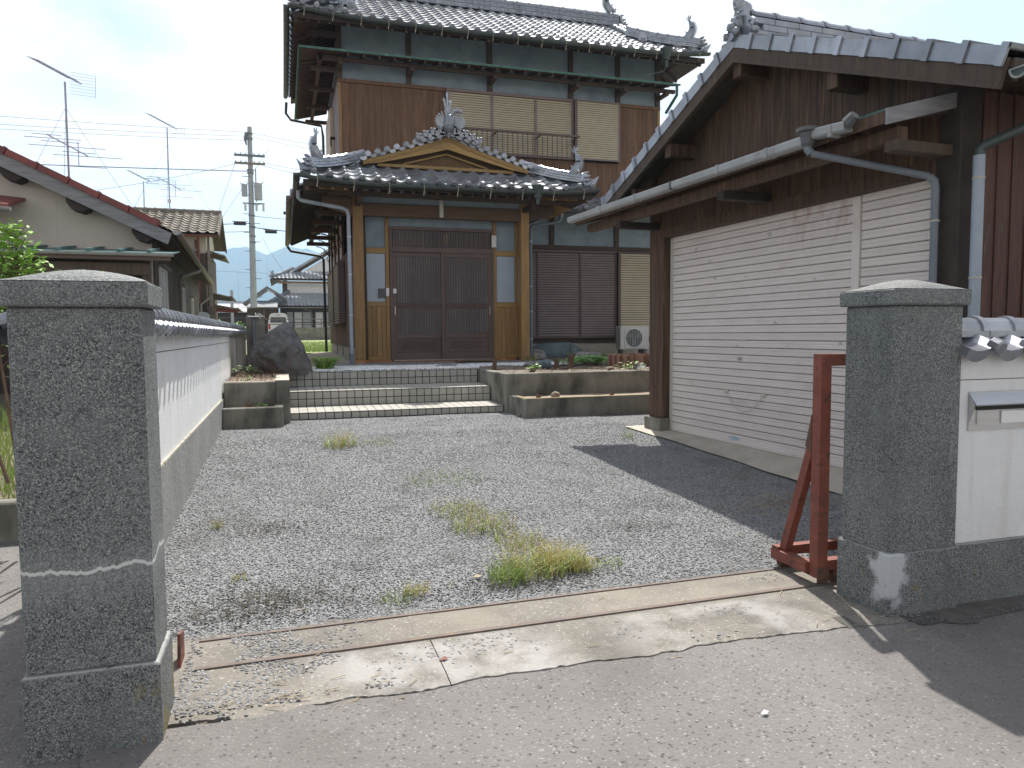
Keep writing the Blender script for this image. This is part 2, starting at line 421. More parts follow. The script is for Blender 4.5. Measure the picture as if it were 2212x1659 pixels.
# ------------------------------------------------------------------ mesh helpers
OFF = {}
class MB:
    def __init__(s):
        s.v, s.f = [], []
    def add(s, vs, fs):
        n = len(s.v)
        s.v += [tuple(p) for p in vs]
        s.f += [tuple(i + n for i in f) for f in fs]
        return s
    def box(s, x0, x1, y0, y1, z0, z1):
        return s.add([(x0, y0, z0), (x1, y0, z0), (x1, y1, z0), (x0, y1, z0), (x0, y0, z1), (x1, y0, z1), (x1, y1, z1), (x0, y1, z1)],
                     [(0, 3, 2, 1), (4, 5, 6, 7), (0, 1, 5, 4), (1, 2, 6, 5), (2, 3, 7, 6), (3, 0, 4, 7)])
    def cbox(s, x0, x1, y0, y1, z0, z1, c=.006):
        """box with chamfered vertical and top/bottom edges"""
        c = min(c, (x1 - x0) * .3, (y1 - y0) * .3, (z1 - z0) * .3)
        bm = bmesh.new()
        bmesh.ops.create_cube(bm, size=1, matrix=Matrix.Translation(((x0 + x1) / 2, (y0 + y1) / 2, (z0 + z1) / 2)) @ Matrix.Diagonal((x1 - x0, y1 - y0, z1 - z0, 1)))
        bmesh.ops.bevel(bm, geom=bm.edges[:], offset=c, segments=1, affect='EDGES', profile=.5)
        bm.verts.index_update()
        s.add([v.co for v in bm.verts], [[v.index for v in f.verts] for f in bm.faces])
        bm.free()
        return s
    def quad(s, a, b, c, d):
        return s.add([a, b, c, d], [(0, 1, 2, 3)])
    def slab(s, pts, t):
        """polygon (any plane) given thickness t downwards"""
        n = len(pts)
        lo = [(p[0], p[1], p[2] - t) for p in pts]
        return s.add(list(pts) + lo, [tuple(range(n)), tuple(range(2 * n - 1, n - 1, -1))] + [(i, n + i, n + (i + 1) % n, (i + 1) % n) for i in range(n)])
    def prism(s, pts, vec):
        """planar polygon swept along vec"""
        n = len(pts)
        vec = Vector(vec)
        hi = [tuple(Vector(p) + vec) for p in pts]
        return s.add(list(pts) + hi, [tuple(range(n - 1, -1, -1)), tuple(range(n, 2 * n))] + [(i, (i + 1) % n, n + (i + 1) % n, n + i) for i in range(n)])
    def beam(s, a, b, w_, h_, up=(0, 0, 1)):
        a, b = Vector(a), Vector(b)
        d = (b - a).normalized()
        r = d.cross(Vector(up))
        if r.length < 1e-4:
            r = d.cross(Vector((1, 0, 0)))
        r.normalize()
        u = r.cross(d)
        q = [r * (w_ / 2) * i + u * (h_ / 2) * j for i, j in ((-1, -1), (1, -1), (1, 1), (-1, 1))]
        return s.add([a + p for p in q] + [b + p for p in q], [(3, 2, 1, 0), (4, 5, 6, 7), (0, 1, 5, 4), (1, 2, 6, 5), (2, 3, 7, 6), (3, 0, 4, 7)])
    def tube(s, pts, r, n=8, cap=True, arc=None):
        pts = [Vector(p) for p in pts]
        rs = r if isinstance(r, (list, tuple)) else [r] * len(pts)
        base = len(s.v)
        ref = None
        for i, p in enumerate(pts):
            d = (pts[min(i + 1, len(pts) - 1)] - pts[max(i - 1, 0)]).normalized()
            if ref is None:
                ref = Vector((0, 0, 1)) if abs(d.z) < .9 else Vector((1, 0, 0))
            a = d.cross(ref).normalized()
            b = a.cross(d).normalized()
            for k in range(n):
                if arc:
                    t = arc[0] + (arc[1] - arc[0]) * k / (n - 1)
                else:
                    t = 2 * PI * k / n
                s.v.append(tuple(p + (a * math.cos(t) + b * math.sin(t)) * rs[i]))
        m = len(pts)
        for i in range(m - 1):
            for k in range(n - 1 if arc else n):
                k2 = (k + 1) % n
                s.f.append((base + i * n + k, base + i * n + k2, base + (i + 1) * n + k2, base + (i + 1) * n + k))
        if cap:
            s.f.append(tuple(base + k for k in range(n - 1, -1, -1)))
            s.f.append(tuple(base + (m - 1) * n + k for k in range(n)))
        return s
    def ball(s, c, r, seg=8, rings=5, sc=(1, 1, 1), jit=0., seed=0):
        bm = bmesh.new()
        bmesh.ops.create_icosphere(bm, subdivisions=rings if rings < 4 else 2, radius=1)
        bm.verts.index_update()
        vs = []
        for v in bm.verts:
            p = v.co.copy()
            if jit:
                p *= 1 + jit * noise.noise(p * 1.7 + Vector((seed, seed * .7, 0)))
            vs.append((c[0] + p.x * r * sc[0], c[1] + p.y * r * sc[1], c[2] + p.z * r * sc[2]))
        s.add(vs, [[v.index for v in f.verts] for f in bm.faces])
        bm.free()
        return s
    def mesh(s, name, m, smooth=False):
        me = bpy.data.meshes.new(name)
        me.from_pydata(s.v, [], s.f)
        me.materials.append(m)
        if smooth:
            me.polygons.foreach_set('use_smooth', [True] * len(me.polygons))
        me.update()
        return me
    def build(s, name, m, parent=None, smooth=False, **props):
        if parent is not None and parent in OFF:
            o0 = OFF[parent]
            s.v = [(p[0] - o0[0], p[1] - o0[1], p[2] - o0[2]) for p in s.v]
        o = bpy.data.objects.new(name, s.mesh(name, m, smooth))
        COL.objects.link(o)
        if parent is not None:
            o.parent = parent
            if parent in OFF:
                OFF[o] = OFF[parent]
        for k, v in props.items():
            o[k] = v
        return o
def tag(o, label, cat, group=None):
    o['label'] = label
    o['category'] = cat
    if group:
        o['group'] = group
    return o
def thing(name, label, cat, loc=(0, 0, 0), rz=0., group=None, world=False):
    """Empty at the base; world=True: its parts are written in world coordinates"""
    o = bpy.data.objects.new(name, None)
    COL.objects.link(o)
    o.location = loc
    o.rotation_euler = (0, 0, R(rz))
    o.empty_display_size = .1
    if world:
        OFF[o] = Vector(loc)
    return tag(o, label, cat, group)
def inst(name, me, parent, mtx):
    o = bpy.data.objects.new(name, me)
    COL.objects.link(o)
    if parent is not None:
        o.parent = parent
        if parent in OFF:
            mtx = Matrix.Translation(-Vector(OFF[parent])) @ mtx
    o.matrix_local = mtx
    return o
def smooth_angle(o):
    o.data.polygons.foreach_set('use_smooth', [True] * len(o.data.polygons))
T = Matrix.Translation
def RZ(a): return Matrix.Rotation(a, 4, 'Z')
def RX(a): return Matrix.Rotation(a, 4, 'X')
def RY(a): return Matrix.Rotation(a, 4, 'Y')

# ------------------------------------------------------------------ ground heights
def zy(y):
    """yard surface: level by the steps, falling to the gate"""
    return max(-.205, min(0.0, -.2 * (8 - y) / 4.8)) if y < 8 else 0.0
def sheet(name, x0, x1, y0, y1, nx, ny, fz, m, kind='structure', jit=0.):
    mb = MB()
    for j in range(ny + 1):
        for i in range(nx + 1):
            x = x0 + (x1 - x0) * i / nx
            y = y0 + (y1 - y0) * j / ny
            mb.v.append((x, y, fz(x, y) + (noise.noise(Vector((x * 1.3, y * 1.3, 3))) * jit)))
    for j in range(ny):
        for i in range(nx):
            a = j * (nx + 1) + i
            mb.f.append((a, a + 1, a + nx + 2, a + nx + 1))
    o = mb.build(name, m, smooth=True)
    o['kind'] = kind
    return o
# ================================================================== LARGE STRUCTURE
def ground_z(x, y):
    prof = [(-60, -.26), (4, -.26), (11, -.05), (13, .30), (20, .50), (45, .70), (80, .72), (5000, .72)]
    for (a, za), (b, zb) in zip(prof, prof[1:]):
        if y <= b:
            return za + (zb - za) * (y - a) / (b - a)
    return .72
mb = MB()
ysp = [-60, -20, 0, 4, 6, 8, 11, 13, 16, 20, 26, 34, 45, 60, 80, 200, 800, 2000, 5000]
xsp = [-2500, -400, -80, -20, -8, -2, 2, 8, 20, 80, 400, 2500]
for y in ysp:
    for x in xsp:
        mb.v.append((x, y, ground_z(x, y)))
for j in range(len(ysp) - 1):
    for i in range(len(xsp) - 1):
        a = j * len(xsp) + i
        mb.f.append((a, a + 1, a + len(xsp) + 1, a + len(xsp)))
mb.build('ground', M['earth'])['kind'] = 'structure'

# road with the worn edge of the asphalt against the apron
def edge_y(x):
    return 2.54 + .05 * math.sin(x * 1.1 + .5) + .035 * noise.noise(Vector((x * 3.1, .3, 0))) + .02 * noise.noise(Vector((x * 13, 1, 0)))
mb = MB()
NX = 150
rows = [-12, -4, -1, .5, 1.2, 1.7, 2.1, 2.3, 2.45]
for j in range(len(rows) + 1):
    for i in range(NX + 1):
        x = -.62 + (2.62 + .62) * i / NX
        y = rows[j] if j < len(rows) else edge_y(x)
        z = -.216 + (.005 * noise.noise(Vector((x * 1.5, y * 1.5, 0))) if j < len(rows) - 1 else 0)
        z += (.0180 if x < .05 else .010) * max(0, (y - 2.25) / .3 if j < len(rows) else 1)
        mb.v.append((x, y, z))
for j in range(len(rows)):
    for i in range(NX):
        a = j * (NX + 1) + i
        mb.f.append((a, a + 1, a + NX + 2, a + NX + 1))
# left and right continuation of the road sheet
for (xa, xb, yb) in ((-14, -.62, 5.35), (2.62, 16, 2.60)):
    n = len(mb.v)
    m_ = 12
    for j, y in enumerate(rows + [yb]):
        for i in range(m_ + 1):
            mb.v.append((xa + (xb - xa) * i / m_, y, -.216 - (.0 if j < len(rows) else 0)))
    for j in range(len(rows)):
        for i in range(m_):
            a = n + j * (m_ + 1) + i
            mb.f.append((a, a + 1, a + m_ + 2, a + m_ + 1))
mb.build('road', M['asphalt'], smooth=True)['kind'] = 'structure'
# concrete apron (gate sill) in two pours with an open joint
def apron_piece(xa, xb, nm):
    mb = MB()
    n = 90
    for i in range(n + 1):
        x = xa + (xb - xa) * i / n
        e = edge_y(x) + (.0 if x > -.2 else .03) + .012 * noise.noise(Vector((x * 40, 5, 0)))
        zz = -.198
        mb.v += [(x, e, -.245), (x, e + .006, zz - .004), (x, e + .10, zz + .002), (x, 2.9, zz + .001), (x, 3.34 + .03 * noise.noise(Vector((x * 6, 0, 0))), zz), (x, 3.36, -.25)]
    for i in range(n):
        for k in range(5):
            a = i * 6 + k
            mb.f.append((a, a + 6, a + 7, a + 1))
    return mb
apron = apron_piece(-.52, .549, 'a')
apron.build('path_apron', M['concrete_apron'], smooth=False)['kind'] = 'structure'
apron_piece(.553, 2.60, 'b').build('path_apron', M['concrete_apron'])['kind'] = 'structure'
sheet('path_joint', -.6, 3.0, 2.62, 2.95, 4, 2, lambda x, y: -.206, M['soil'])
sheet('path_joint', .50, .60, 2.98, 3.36, 2, 2, lambda x, y: -.1965, M['concrete_apron'])

# gravel yard bed
yard = sheet('yard_bed', -.72, 4.6, 3.33, 9.75, 80, 110, lambda x, y: zy(y) - .006, M['gravel_base'], jit=.006)
# garage forecourt strip (slopes with the yard)
GF = Vector((4.145, 3.72, 0))
GA = 2.8
def gw(u, v, z):
    """garage frame -> world; u runs back along its front, v goes inside"""
    a = R(GA)
    return Vector((GF.x - math.sin(a) * u + math.cos(a) * v, GF.y + math.cos(a) * u + math.sin(a) * v, z))
mb = MB()
for i in range(41):
    u = -.9 + 4.9 * i / 40
    wv = -.19 - .035 * noise.noise(Vector((u * 2.2, 0, 0))) - (.03 if u > 3.3 else 0)
    for v in (wv, .085, .3):
        p = gw(u, v, 0)
        mb.v.append((p.x, p.y, zy(p.y) + .012 if v == wv else max(-.004, zy(p.y) + .012)))
for i in range(40):
    for k in range(2):
        a = i * 3 + k
        mb.f.append((a, a + 1, a + 4, a + 3))
mb.build('path_forecourt', M['concrete_light'])['kind'] = 'structure'
# terrace in front of the house, porch slab, path round the corner, back lot
sheet('terrace', -.74, 9.6, 11.13, 21.0, 60, 60, lambda x, y: .515, M['soil'], jit=.02)
MB().slab([(.62, 12.62, .548), (4.62, 12.55, .548), (5.0, 12.9, .548), (5.0, 14.2, .548), (.95, 14.2, .548), (.62, 13.4, .548)][::1], .06).build('path_porch_slab', M['porch_slab'])['kind'] = 'structure'
MB().slab([(.40, 12.3, .542), (.9, 12.42, .542), (1.24, 12.62, .542), (1.24, 13.6, .542), (1.24, 20.4, .60), (.95, 20.7, .60), (.55, 19.0, .59), (.28, 16.2, .56), (.20, 14.0, .546), (.25, 12.9, .542)], .05).build('path', M['path'])['kind'] = 'structure'
def back_z(x, y):
    return .585 + .155 * max(0, min(1, (y - 20.5) / 24.0))
sheet('back_lawn_ground', -1.0, 14, 20.6, 46, 60, 90, back_z, M['lawn'], jit=.02)

# wooded mountains far off
mb = MB()
HP = [(-9000, 210), (-5200, 330), (-2600, 420), (-1500, 300), (-700, 270), (-330, 296), (-252, 310), (-215, 317), (-195, 322), (-170, 331), (-150, 329), (-129, 334), (-100, 326), (-54, 306), (-30, 318), (0, 330), (22, 340), (50, 334), (80, 331), (100, 334), (126, 324), (180, 300), (260, 320), (520, 270), (1400, 380), (3000, 290), (9000, 200)]
hx = []
for (xa, za), (xb, zb) in zip(HP, HP[1:]):
    n = max(1, int(min(40, (xb - xa) / 9)))
    for i in range(n):
        hx.append((xa + (xb - xa) * i / n, za + (zb - za) * i / n))
hx.append(HP[-1])
LV = [(-900, 0), (-560, .42), (-330, .68), (-150, .88), (0, 1), (300, .5), (500, -.1)]
for (x, z) in hx:
    for k, (dy, s_) in enumerate(LV):
        j = 22 * noise.noise(Vector((x * .012, dy * .01, 0))) + 9 * noise.noise(Vector((x * .05, dy * .03, 4)))
        zz = z * s_ + (j if 0 < s_ < 1 else (j * .12 if s_ == 1 else 0))
        mb.v.append((x, 3000 + dy, zz if s_ > 0 else s_ * 60 - 2))
m_ = len(LV)
for i in range(len(hx) - 1):
    for k in range(m_ - 1):
        a = i * m_ + k
        mb.f.append((a, a + m_, a + m_ + 1, a + 1))
mb.build('hills', M['hill'], smooth=True)['kind'] = 'structure'
# pale air between here and the mountains
hz = bpy.data.materials.new('pale_air')
hz.use_nodes = True
hz.node_tree.nodes.clear()
pv = hz.node_tree.nodes.new('ShaderNodeVolumePrincipled')
pv.inputs['Color'].default_value = (.54, .76, 1.0, 1)
pv.inputs['Density'].default_value = .00036
pv.inputs['Anisotropy'].default_value = .1
ho = hz.node_tree.nodes.new('ShaderNodeOutputMaterial')
hz.node_tree.links.new(pv.outputs[0], ho.inputs['Volume'])
MB().box(-9800, 9800, -200, 5200, -11, 470).build('haze', hz)['kind'] = 'stuff'
# the pale air needs a floor that reaches under the hills only: ground sheet ends inside it

# ================================================================== GRAVEL (stuff)
def stones(name, host, dens, size, m, seed, flat=.5, kind='stuff', dist_min=None):
    """stones strewn over a host sheet: one object with real stones"""
    g = bpy.data.node_groups.new(name, 'GeometryNodeTree')
    g.interface.new_socket('Geometry', in_out='INPUT', socket_type='NodeSocketGeometry')
    g.interface.new_socket('Geometry', in_out='OUTPUT', socket_type='NodeSocketGeometry')
    A = lambda ty, **k: _n(g, ty, **k)
    gi, go = A('NodeGroupInput'), A('NodeGroupOutput')
    dp = A('GeometryNodeDistributePointsOnFaces')
    dp.inputs['Density'].default_value = dens
    dp.inputs['Seed'].default_value = seed
    g.links.new(gi.outputs[0], dp.inputs['Mesh'])
    ico = A('GeometryNodeMeshIcoSphere')
    ico.inputs['Radius'].default_value = 1
    ico.inputs['Subdivisions'].default_value = 2
    sp = A('GeometryNodeSetPosition')
    pos = A('GeometryNodeInputPosition')
    ns = A('ShaderNodeTexNoise')
    ns.inputs['Scale'].default_value = 1.1
    sub = A('ShaderNodeVectorMath', operation='SUBTRACT')
    sub.inputs[1].default_value = (.5, .5, .5)
    g.links.new(ns.outputs['Color'], sub.inputs[0])
    scl = A('ShaderNodeVectorMath', operation='SCALE')
    scl.inputs['Scale'].default_value = 1.5
    g.links.new(sub.outputs[0], scl.inputs[0])
    g.links.new(ico.outputs[0], sp.inputs['Geometry'])
    g.links.new(scl.outputs[0], sp.inputs['Offset'])
    sm = A('GeometryNodeSetMaterial')
    sm.inputs['Material'].default_value = m
    g.links.new(sp.outputs[0], sm.inputs['Geometry'])
    ip = A('GeometryNodeInstanceOnPoints')
    g.links.new(dp.outputs['Points'], ip.inputs['Points'])
    g.links.new(sm.outputs[0], ip.inputs['Instance'])
    rr = A('FunctionNodeRandomValue', data_type='FLOAT_VECTOR')
    rr.inputs['Min'].default_value = (-.35, -.35, 0)
    rr.inputs['Max'].default_value = (.35, .35, 6.28)
    rr.inputs['Seed'].default_value = seed + 1
    g.links.new(rr.outputs['Value'], ip.inputs['Rotation'])
    rs = A('FunctionNodeRandomValue', data_type='FLOAT_VECTOR')
    rs.inputs['Min'].default_value = (size * .55, size * .4, size * flat * .5)
    rs.inputs['Max'].default_value = (size * 1.25, size * .95, size * flat)
    rs.inputs['Seed'].default_value = seed + 2
    g.links.new(rs.outputs['Value'], ip.inputs['Scale'])
    g.links.new(ip.outputs[0], go.inputs[0])
    md = host.modifiers.new('strew', 'NODES')
    md.node_group = g
    host['kind'] = kind
    return host
# the gravel is laid by a thin copy of the yard sheet, denser near the gate
def host_patch(name, poly_fn, x0, x1, y0, y1, nx, ny, fz):
    mb = MB()
    for j in range(ny):
        for i in range(nx):
            xa, xb = x0 + (x1 - x0) * i / nx, x0 + (x1 - x0) * (i + 1) / nx
            ya, yb = y0 + (y1 - y0) * j / ny, y0 + (y1 - y0) * (j + 1) / ny
            if poly_fn((xa + xb) / 2, (ya + yb) / 2):
                mb.quad((xa, ya, fz(xa, ya)), (xb, ya, fz(xb, ya)), (xb, yb, fz(xb, yb)), (xa, yb, fz(xa, yb)))
    return mb.build(name, M['gravel_base'])
def in_yard(x, y):
    if y > 9.62 and .05 < x < 2.87: return False
    if y > 9.0 and x < .02: return False
    if y > 8.85 and x > 2.88: return False
    if x > 3.90 + (8 - y) * .045 + .05 * noise.noise(Vector((y * 1.8, 2, 0))): return False
    if y < 3.30 + .05 * noise.noise(Vector((x * 2.5, 0, 0))): return False
    return True
fz_y = lambda x, y: zy(y) - .004 + .008 * noise.noise(Vector((x * 1.3, y * 1.3, 3)))
g1 = host_patch('gravel', in_yard, -.70, 4.0, 3.30, 6.4, 94, 62, lambda x, y: max(fz_y(x, y), -.203))
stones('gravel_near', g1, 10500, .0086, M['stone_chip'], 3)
g2 = host_patch('gravel', in_yard, -.70, 4.0, 6.4, 9.7, 94, 60, fz_y)
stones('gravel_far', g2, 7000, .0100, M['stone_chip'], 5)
def on_apron(x, y):
    v = noise.noise(Vector((x * 1.6, y * 3, 8))) + .55 * noise.noise(Vector((x * 7, y * 7, 1)))
    if x < .0: v += .22
    if abs(y - 2.62) < .06: v += .15
    return v > .30
g3 = host_patch('loose_gravel', on_apron, -.40, 2.7, 2.42, 3.42, 130, 60, lambda x, y: -.1975 if y > edge_y(x) + .02 else -.2145)
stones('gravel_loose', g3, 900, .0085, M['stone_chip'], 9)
g8 = host_patch('loose_gravel', lambda x, y: y < 3.34 and noise.noise(Vector((x * 5, y * 5, 2))) > -.25 + (x + .3) * .9, -.40, .35, 2.62, 3.36, 30, 30, lambda x, y: -.1965)
stones('gravel_loose', g8, 3200, .0085, M['stone_chip'], 39)
g4 = host_patch('road_grit', lambda x, y: noise.noise(Vector((x * 1.9, y * 1.9, 18))) > -.45, -1.6, 3.6, .6, 2.5, 40, 20, lambda x, y: -.2145)
stones('gravel_grit', g4, 110, .0036, M['stone_chip'], 19)
def on_peb(x, y):
    return y < 12.55 + .1 * math.sin(x * 2) and (x > .15 + .25 * (y - 11.1)) and not (x > 2.9 and y < 11.75) and x < 4.9
g5 = host_patch('pebbles', on_peb, 0, 5.0, 11.2, 12.7, 50, 15, lambda x, y: .541)
stones('pebble_light', g5, 900, .027, M['pebble_white'], 11, flat=.6)
g6 = host_patch('pebbles', on_peb, 0, 5.0, 11.2, 12.7, 50, 15, lambda x, y: .530)
stones('pebble_mid', g6, 900, .024, M['pebble_dark'], 12, flat=.6)
# ================================================================== TILE MESHES
def tile_profile(w_, amp, n=10):
    """wavy cross-section: broad pan on the left, roll on the right"""
    pts = []
    for i in range(n + 1):
        s_ = i / n
        if s_ < .66:
            z = -.55 * amp * math.sin(PI * s_ / .66)
        else:
            z = amp * math.sin(PI * (s_ - .66) / .34)
        pts.append((s_ * w_, z))
    return pts
def roof_tile_mesh(name, w_, l, amp=.032, t=.016, lift=.018, eave=False, m=None, n=10, boss=1.2):
    mb = MB()
    pr = tile_profile(w_, amp, n)
    N_ = len(pr)
    for (x, z) in pr: mb.v.append((x, 0, z + lift))
    for (x, z) in pr: mb.v.append((x, l, z))
    drop = []
    for (x, z) in pr:
        d = t
        if eave and x < .66 * w_:
            d = t + .030 + .012 * math.sin(PI * x / (.66 * w_))
        drop.append(d)
    for (x, z), d in zip(pr, drop): mb.v.append((x, 0, z + lift - d))
    for i in range(N_ - 1):
        mb.f.append((i, i + 1, N_ + i + 1, N_ + i))
        mb.f.append((2 * N_ + i, 2 * N_ + i + 1, i + 1, i))
    # side edges
    for a in (0, N_ - 1):
        mb.v.append((pr[a][0], l, pr[a][1] - t))
    mb.f.append((0, N_, len(mb.v) - 2, 2 * N_))
    mb.f.append((N_ - 1, 3 * N_ - 1, len(mb.v) - 1, 2 * N_ - 1))
    if eave:  # round boss closing the roll
        r = .17 * w_ * boss
        cx, cz = .83 * w_, amp * .25 + lift
        k = 10
        b0 = len(mb.v)
        for y, rr in ((-.022, r * .72), (-.016, r), (.03, r)):
            for i in range(k):
                a = 2 * PI * i / k
                mb.v.append((cx + rr * math.cos(a), y, cz + rr * math.sin(a)))
        mb.f.append(tuple(b0 + i for i in range(k)))
        for q in range(2):
            for i in range(k):
                mb.f.append((b0 + q * k + i, b0 + q * k + (i + 1) % k, b0 + (q + 1) * k + (i + 1) % k, b0 + (q + 1) * k + i)[::-1])
    return mb.mesh(name, m or M['tile_grey'], smooth=False)
def cap_tile_mesh(name, r, l, band=True, m=None, n=9, flat=1.):
    """half-round ridge cap lying along x"""
    mb = MB()
    secs = [(0, r * 1.16), (.035, r * 1.16), (.036, r), (l, r)] if band else [(0, r), (l, r)]
    for x, rr in secs:
        for i in range(n):
            a = PI * i / (n - 1)
            mb.v.append((x, -rr * math.cos(a), rr * flat * math.sin(a)))
    for j in range(len(secs) - 1):
        for i in range(n - 1):
            a = j * n + i
            mb.f.append((a, a + n, a + n + 1, a + 1))
    mb.f.append(tuple(range(n)))
    mb.f.append(tuple((len(secs) - 1) * n + i for i in range(n - 1, -1, -1)))
    me = mb.mesh(name, m or M['tile_grey'])
    me.polygons.foreach_set('use_smooth', [False] * len(me.polygons))
    return me
WT = roof_tile_mesh('wall_tile', .195, .155, .026, .014, .012, True, boss=1.08)
WC = cap_tile_mesh('wall_cap', .062, .197)

# ================================================================== GATE PILLARS
def gate_pillar(label, x0, x1, y0, y1, seam, m, capz=(1.168, 1.238, 1.305)):
    t = thing('gate_pillar', label, 'gate pillar', ((x0 + x1) / 2, (y0 + y1) / 2, -.23), world=True, group='stone gate pillars')
    mb = MB().cbox(x0, x1, y0, y1, seam, capz[0], .008)
    mb.build('shaft', m, t)
    MB().cbox(x0 - .012, x1 + .012, y0 - .012, y1 + .012, -.26, seam, .008).build('base', m, t)
    c = MB()
    o_ = .022
    # low pyramid cap with softened edge
    X0, X1, Y0, Y1 = x0 - o_, x1 + o_, y0 - o_, y1 + o_
    c.cbox(X0, X1, Y0, Y1, capz[0], capz[1], .007)
    n = 12
    b = len(c.v)
    for j in range(n + 1):
        for i in range(n + 1):
            u, v = i / n * 2 - 1, j / n * 2 - 1
            h = ((1 - abs(u) ** 1.7) * (1 - abs(v) ** 1.7)) ** .75
            e = .985
            c.v.append(((X0 + X1) / 2 + u * e * (X1 - X0) / 2, (Y0 + Y1) / 2 + v * e * (Y1 - Y0) / 2, capz[1] - .001 + (capz[2] - capz[1]) * max(0, h)))
    for j in range(n):
        for i in range(n):
            a = b + j * (n + 1) + i
            c.f.append((a, a + 1, a + n + 2, a + n + 1))
    c.build('cap', m, t)
    return t
pmL = pillar_mat('pillar_stone_cracked', .375, .09, .055, .55)
gate_pillar('speckled stone gate pillar split by a wavy white mortar crack, at the start of the long white wall', -.772, -.412, 2.50, 2.75, .055, pmL, (1.168, 1.245, 1.288))
pmR = pillar_mat('pillar_stone_patched', 0, 0, .085, .66, (2.555, 2.60, .0, .075))
tR = gate_pillar('speckled stone gate pillar with a white smear low on its corner, beside the letter slot', 2.550, 2.935, 2.60, 2.90, .082, pmR, (1.190, 1.262, 1.312))
# thin raised mortar crack on the second pillar's yard-side face
mb = MB()
pts = []
for i in range(26):
    z = .10 + .78 * i / 25
    pts.append((2.5535, 2.70 + .012 * noise.noise(Vector((0, z * 5, 2))) + .004 * noise.noise(Vector((0, z * 30, 2))), z))
mb.tube(pts, [.0022 * (1 - .6 * i / 25) for i in range(26)], 5)
mb.build('mortar_crack', M['concrete_light'], tR)

# ================================================================== TILED WALLS
def coping(t, origin, rz, length, half, z_e, sides=(1, -1), pitch=.195):
    """two sloping rows of tiles, a flat course and a round cap along local x"""
    base = T(Vector(origin)) @ RZ(rz)
    nT = int(length / pitch)
    for s_ in sides:
        for i in range(nT):
            if s_ > 0:   # faces local -y
                m_ = base @ T((i * pitch, -half, z_e)) @ RX(R(24))
            else:
                m_ = base @ T(((i + 1) * pitch, half, z_e)) @ RZ(PI) @ RX(R(24))
            inst('roof_tile', WT, t, m_ @ T((rnd.uniform(-.002, .002), rnd.uniform(-.003, .003), 0)))
    for i in range(nT):
        inst('ridge_tile', WC, t, base @ T((i * pitch, 0, z_e + .088)))
    c = MB()
    for k in range(int(length / .24)):
        for s_ in (-1, 1):
            c.box(k * .24 + .002, k * .24 + .236, s_ * .030 - .035, s_ * .030 + .035, z_e + .060, z_e + .088)
    mm = base
    c.v = [tuple(mm @ Vector(p)) for p in c.v]
    c.build('flat_course', M['tile_grey'], t, kind='stuff')

# long wall on the left of the yard (its yard face is x = -.72)
LW = thing('boundary_wall', 'long white plastered boundary wall with tiled coping running from the cracked pillar to the rock', 'wall', (-.80, 2.86, -.2), world=True)
z_e = 1.105
b = MB()
b.box(-.832, -.70, 2.752, 10.8, -.3, .315)
b.build('plinth', M['plinth_grey'], LW)
MB().box(-.832, -.70, 10.81, 15.6, -.3, .50).build('plinth', M['plinth_grey'], LW)
MB().box(-.828, -.716, 2.752, 10.8, .316, .978).build('plaster_face', M['plaster_white'], LW)
MB().box(-.828, -.720, 10.81, 15.6, .5, 1.17).build('plaster_face', M['plaster_cream'], LW)
MB().box(-.826, -.711, 2.752, 10.8, .986, 1.17).build('plaster_band', M['plaster_white'], LW)
MB().box(-.826, -.722, 2.862, 10.8, .972, .990).build('groove', M['concrete'], LW)
MB().box(-.826, -.719, 10.798, 10.812, .3, 1.16).build('expansion_joint', M['dark_grey'], LW)
# rough mortar fillet where plaster meets plinth
fil = MB()
for i in range(160):
    y = 2.87 + i * .0495
    r_ = .009 + .006 * noise.noise(Vector((y * 9, 0, 0)))
    fil.box(-.716, -.716 + r_ + .006, y, y + .0496, .312, .318 + r_)
fil.build('mortar_fillet', M['concrete_light'], LW)
coping(LW, (-.776, 2.76, 0), R(90), 12.8, .135, z_e)

# wall on the road beside the second pillar
RW = thing('boundary_wall', 'white plastered wall with tiled coping and letter slot beside the patched pillar', 'wall', (2.94, 2.72, -.23), world=True)
MB().box(2.949, 9.0, 2.612, 2.83, -.26, .082).build('plinth', pmR, RW)
MB().box(2.949, 9.0, 2.64, 2.81, .083, .846).build('plaster_face', M['plaster_white'], RW)
MB().box(2.949, 9.0, 2.645, 2.805, .844, .852).build('groove', M['concrete'], RW)
MB().box(2.949, 9.0, 2.635, 2.815, .851, .99).build('plaster_band', M['plaster_white'], RW)
coping(RW, (2.925, 2.725, 0), 0, 5.8, .165, .985)
# stainless letter slot set in the wall
ms = thing('letter_slot', 'stainless steel letter slot with hood and blank white name strip in the white wall', 'mailbox', (3.22, 2.64, .60), world=True)
x0, x1 = 3.02, 3.42
f_ = MB()
f_.box(x0, x1, 2.632, 2.64, .612, .79)
f_.build('back_plate', M['steel'], ms)
h_ = MB()
h_.prism([(x0, 2.636, .792), (x0, 2.636, .782), (x0 + .006, 2.600, .728), (x0 + .006, 2.598, .734)], (x1 - x0, 0, 0))
h_.build('hood', M['steel'], ms)
s_ = MB()
s_.prism([(x0, 2.634, .782), (x0, 2.604, .732), (x0, 2.632, .655)], (.006, 0, 0))
s_.build('side_cheek', M['steel'], ms)
s_ = MB()
s_.prism([(x1 - .006, 2.634, .782), (x1 - .006, 2.604, .732), (x1 - .006, 2.632, .655)], (.006, 0, 0))
s_.build('side_cheek', M['steel'], ms)
MB().box(x0 + .04, x1 - .03, 2.628, 2.632, .705, .735).build('slot_opening', M['black'], ms)
MB().prism([(x0 + .045, 2.632, .702), (x0 + .045, 2.632, .640), (x0 + .17, 2.632, .630), (x0 + .27, 2.632, .645), (x0 + .30, 2.632, .645), (x0 + .30, 2.632, .702)], (0, -.006, 0)).build('flap', M['steel'], ms)
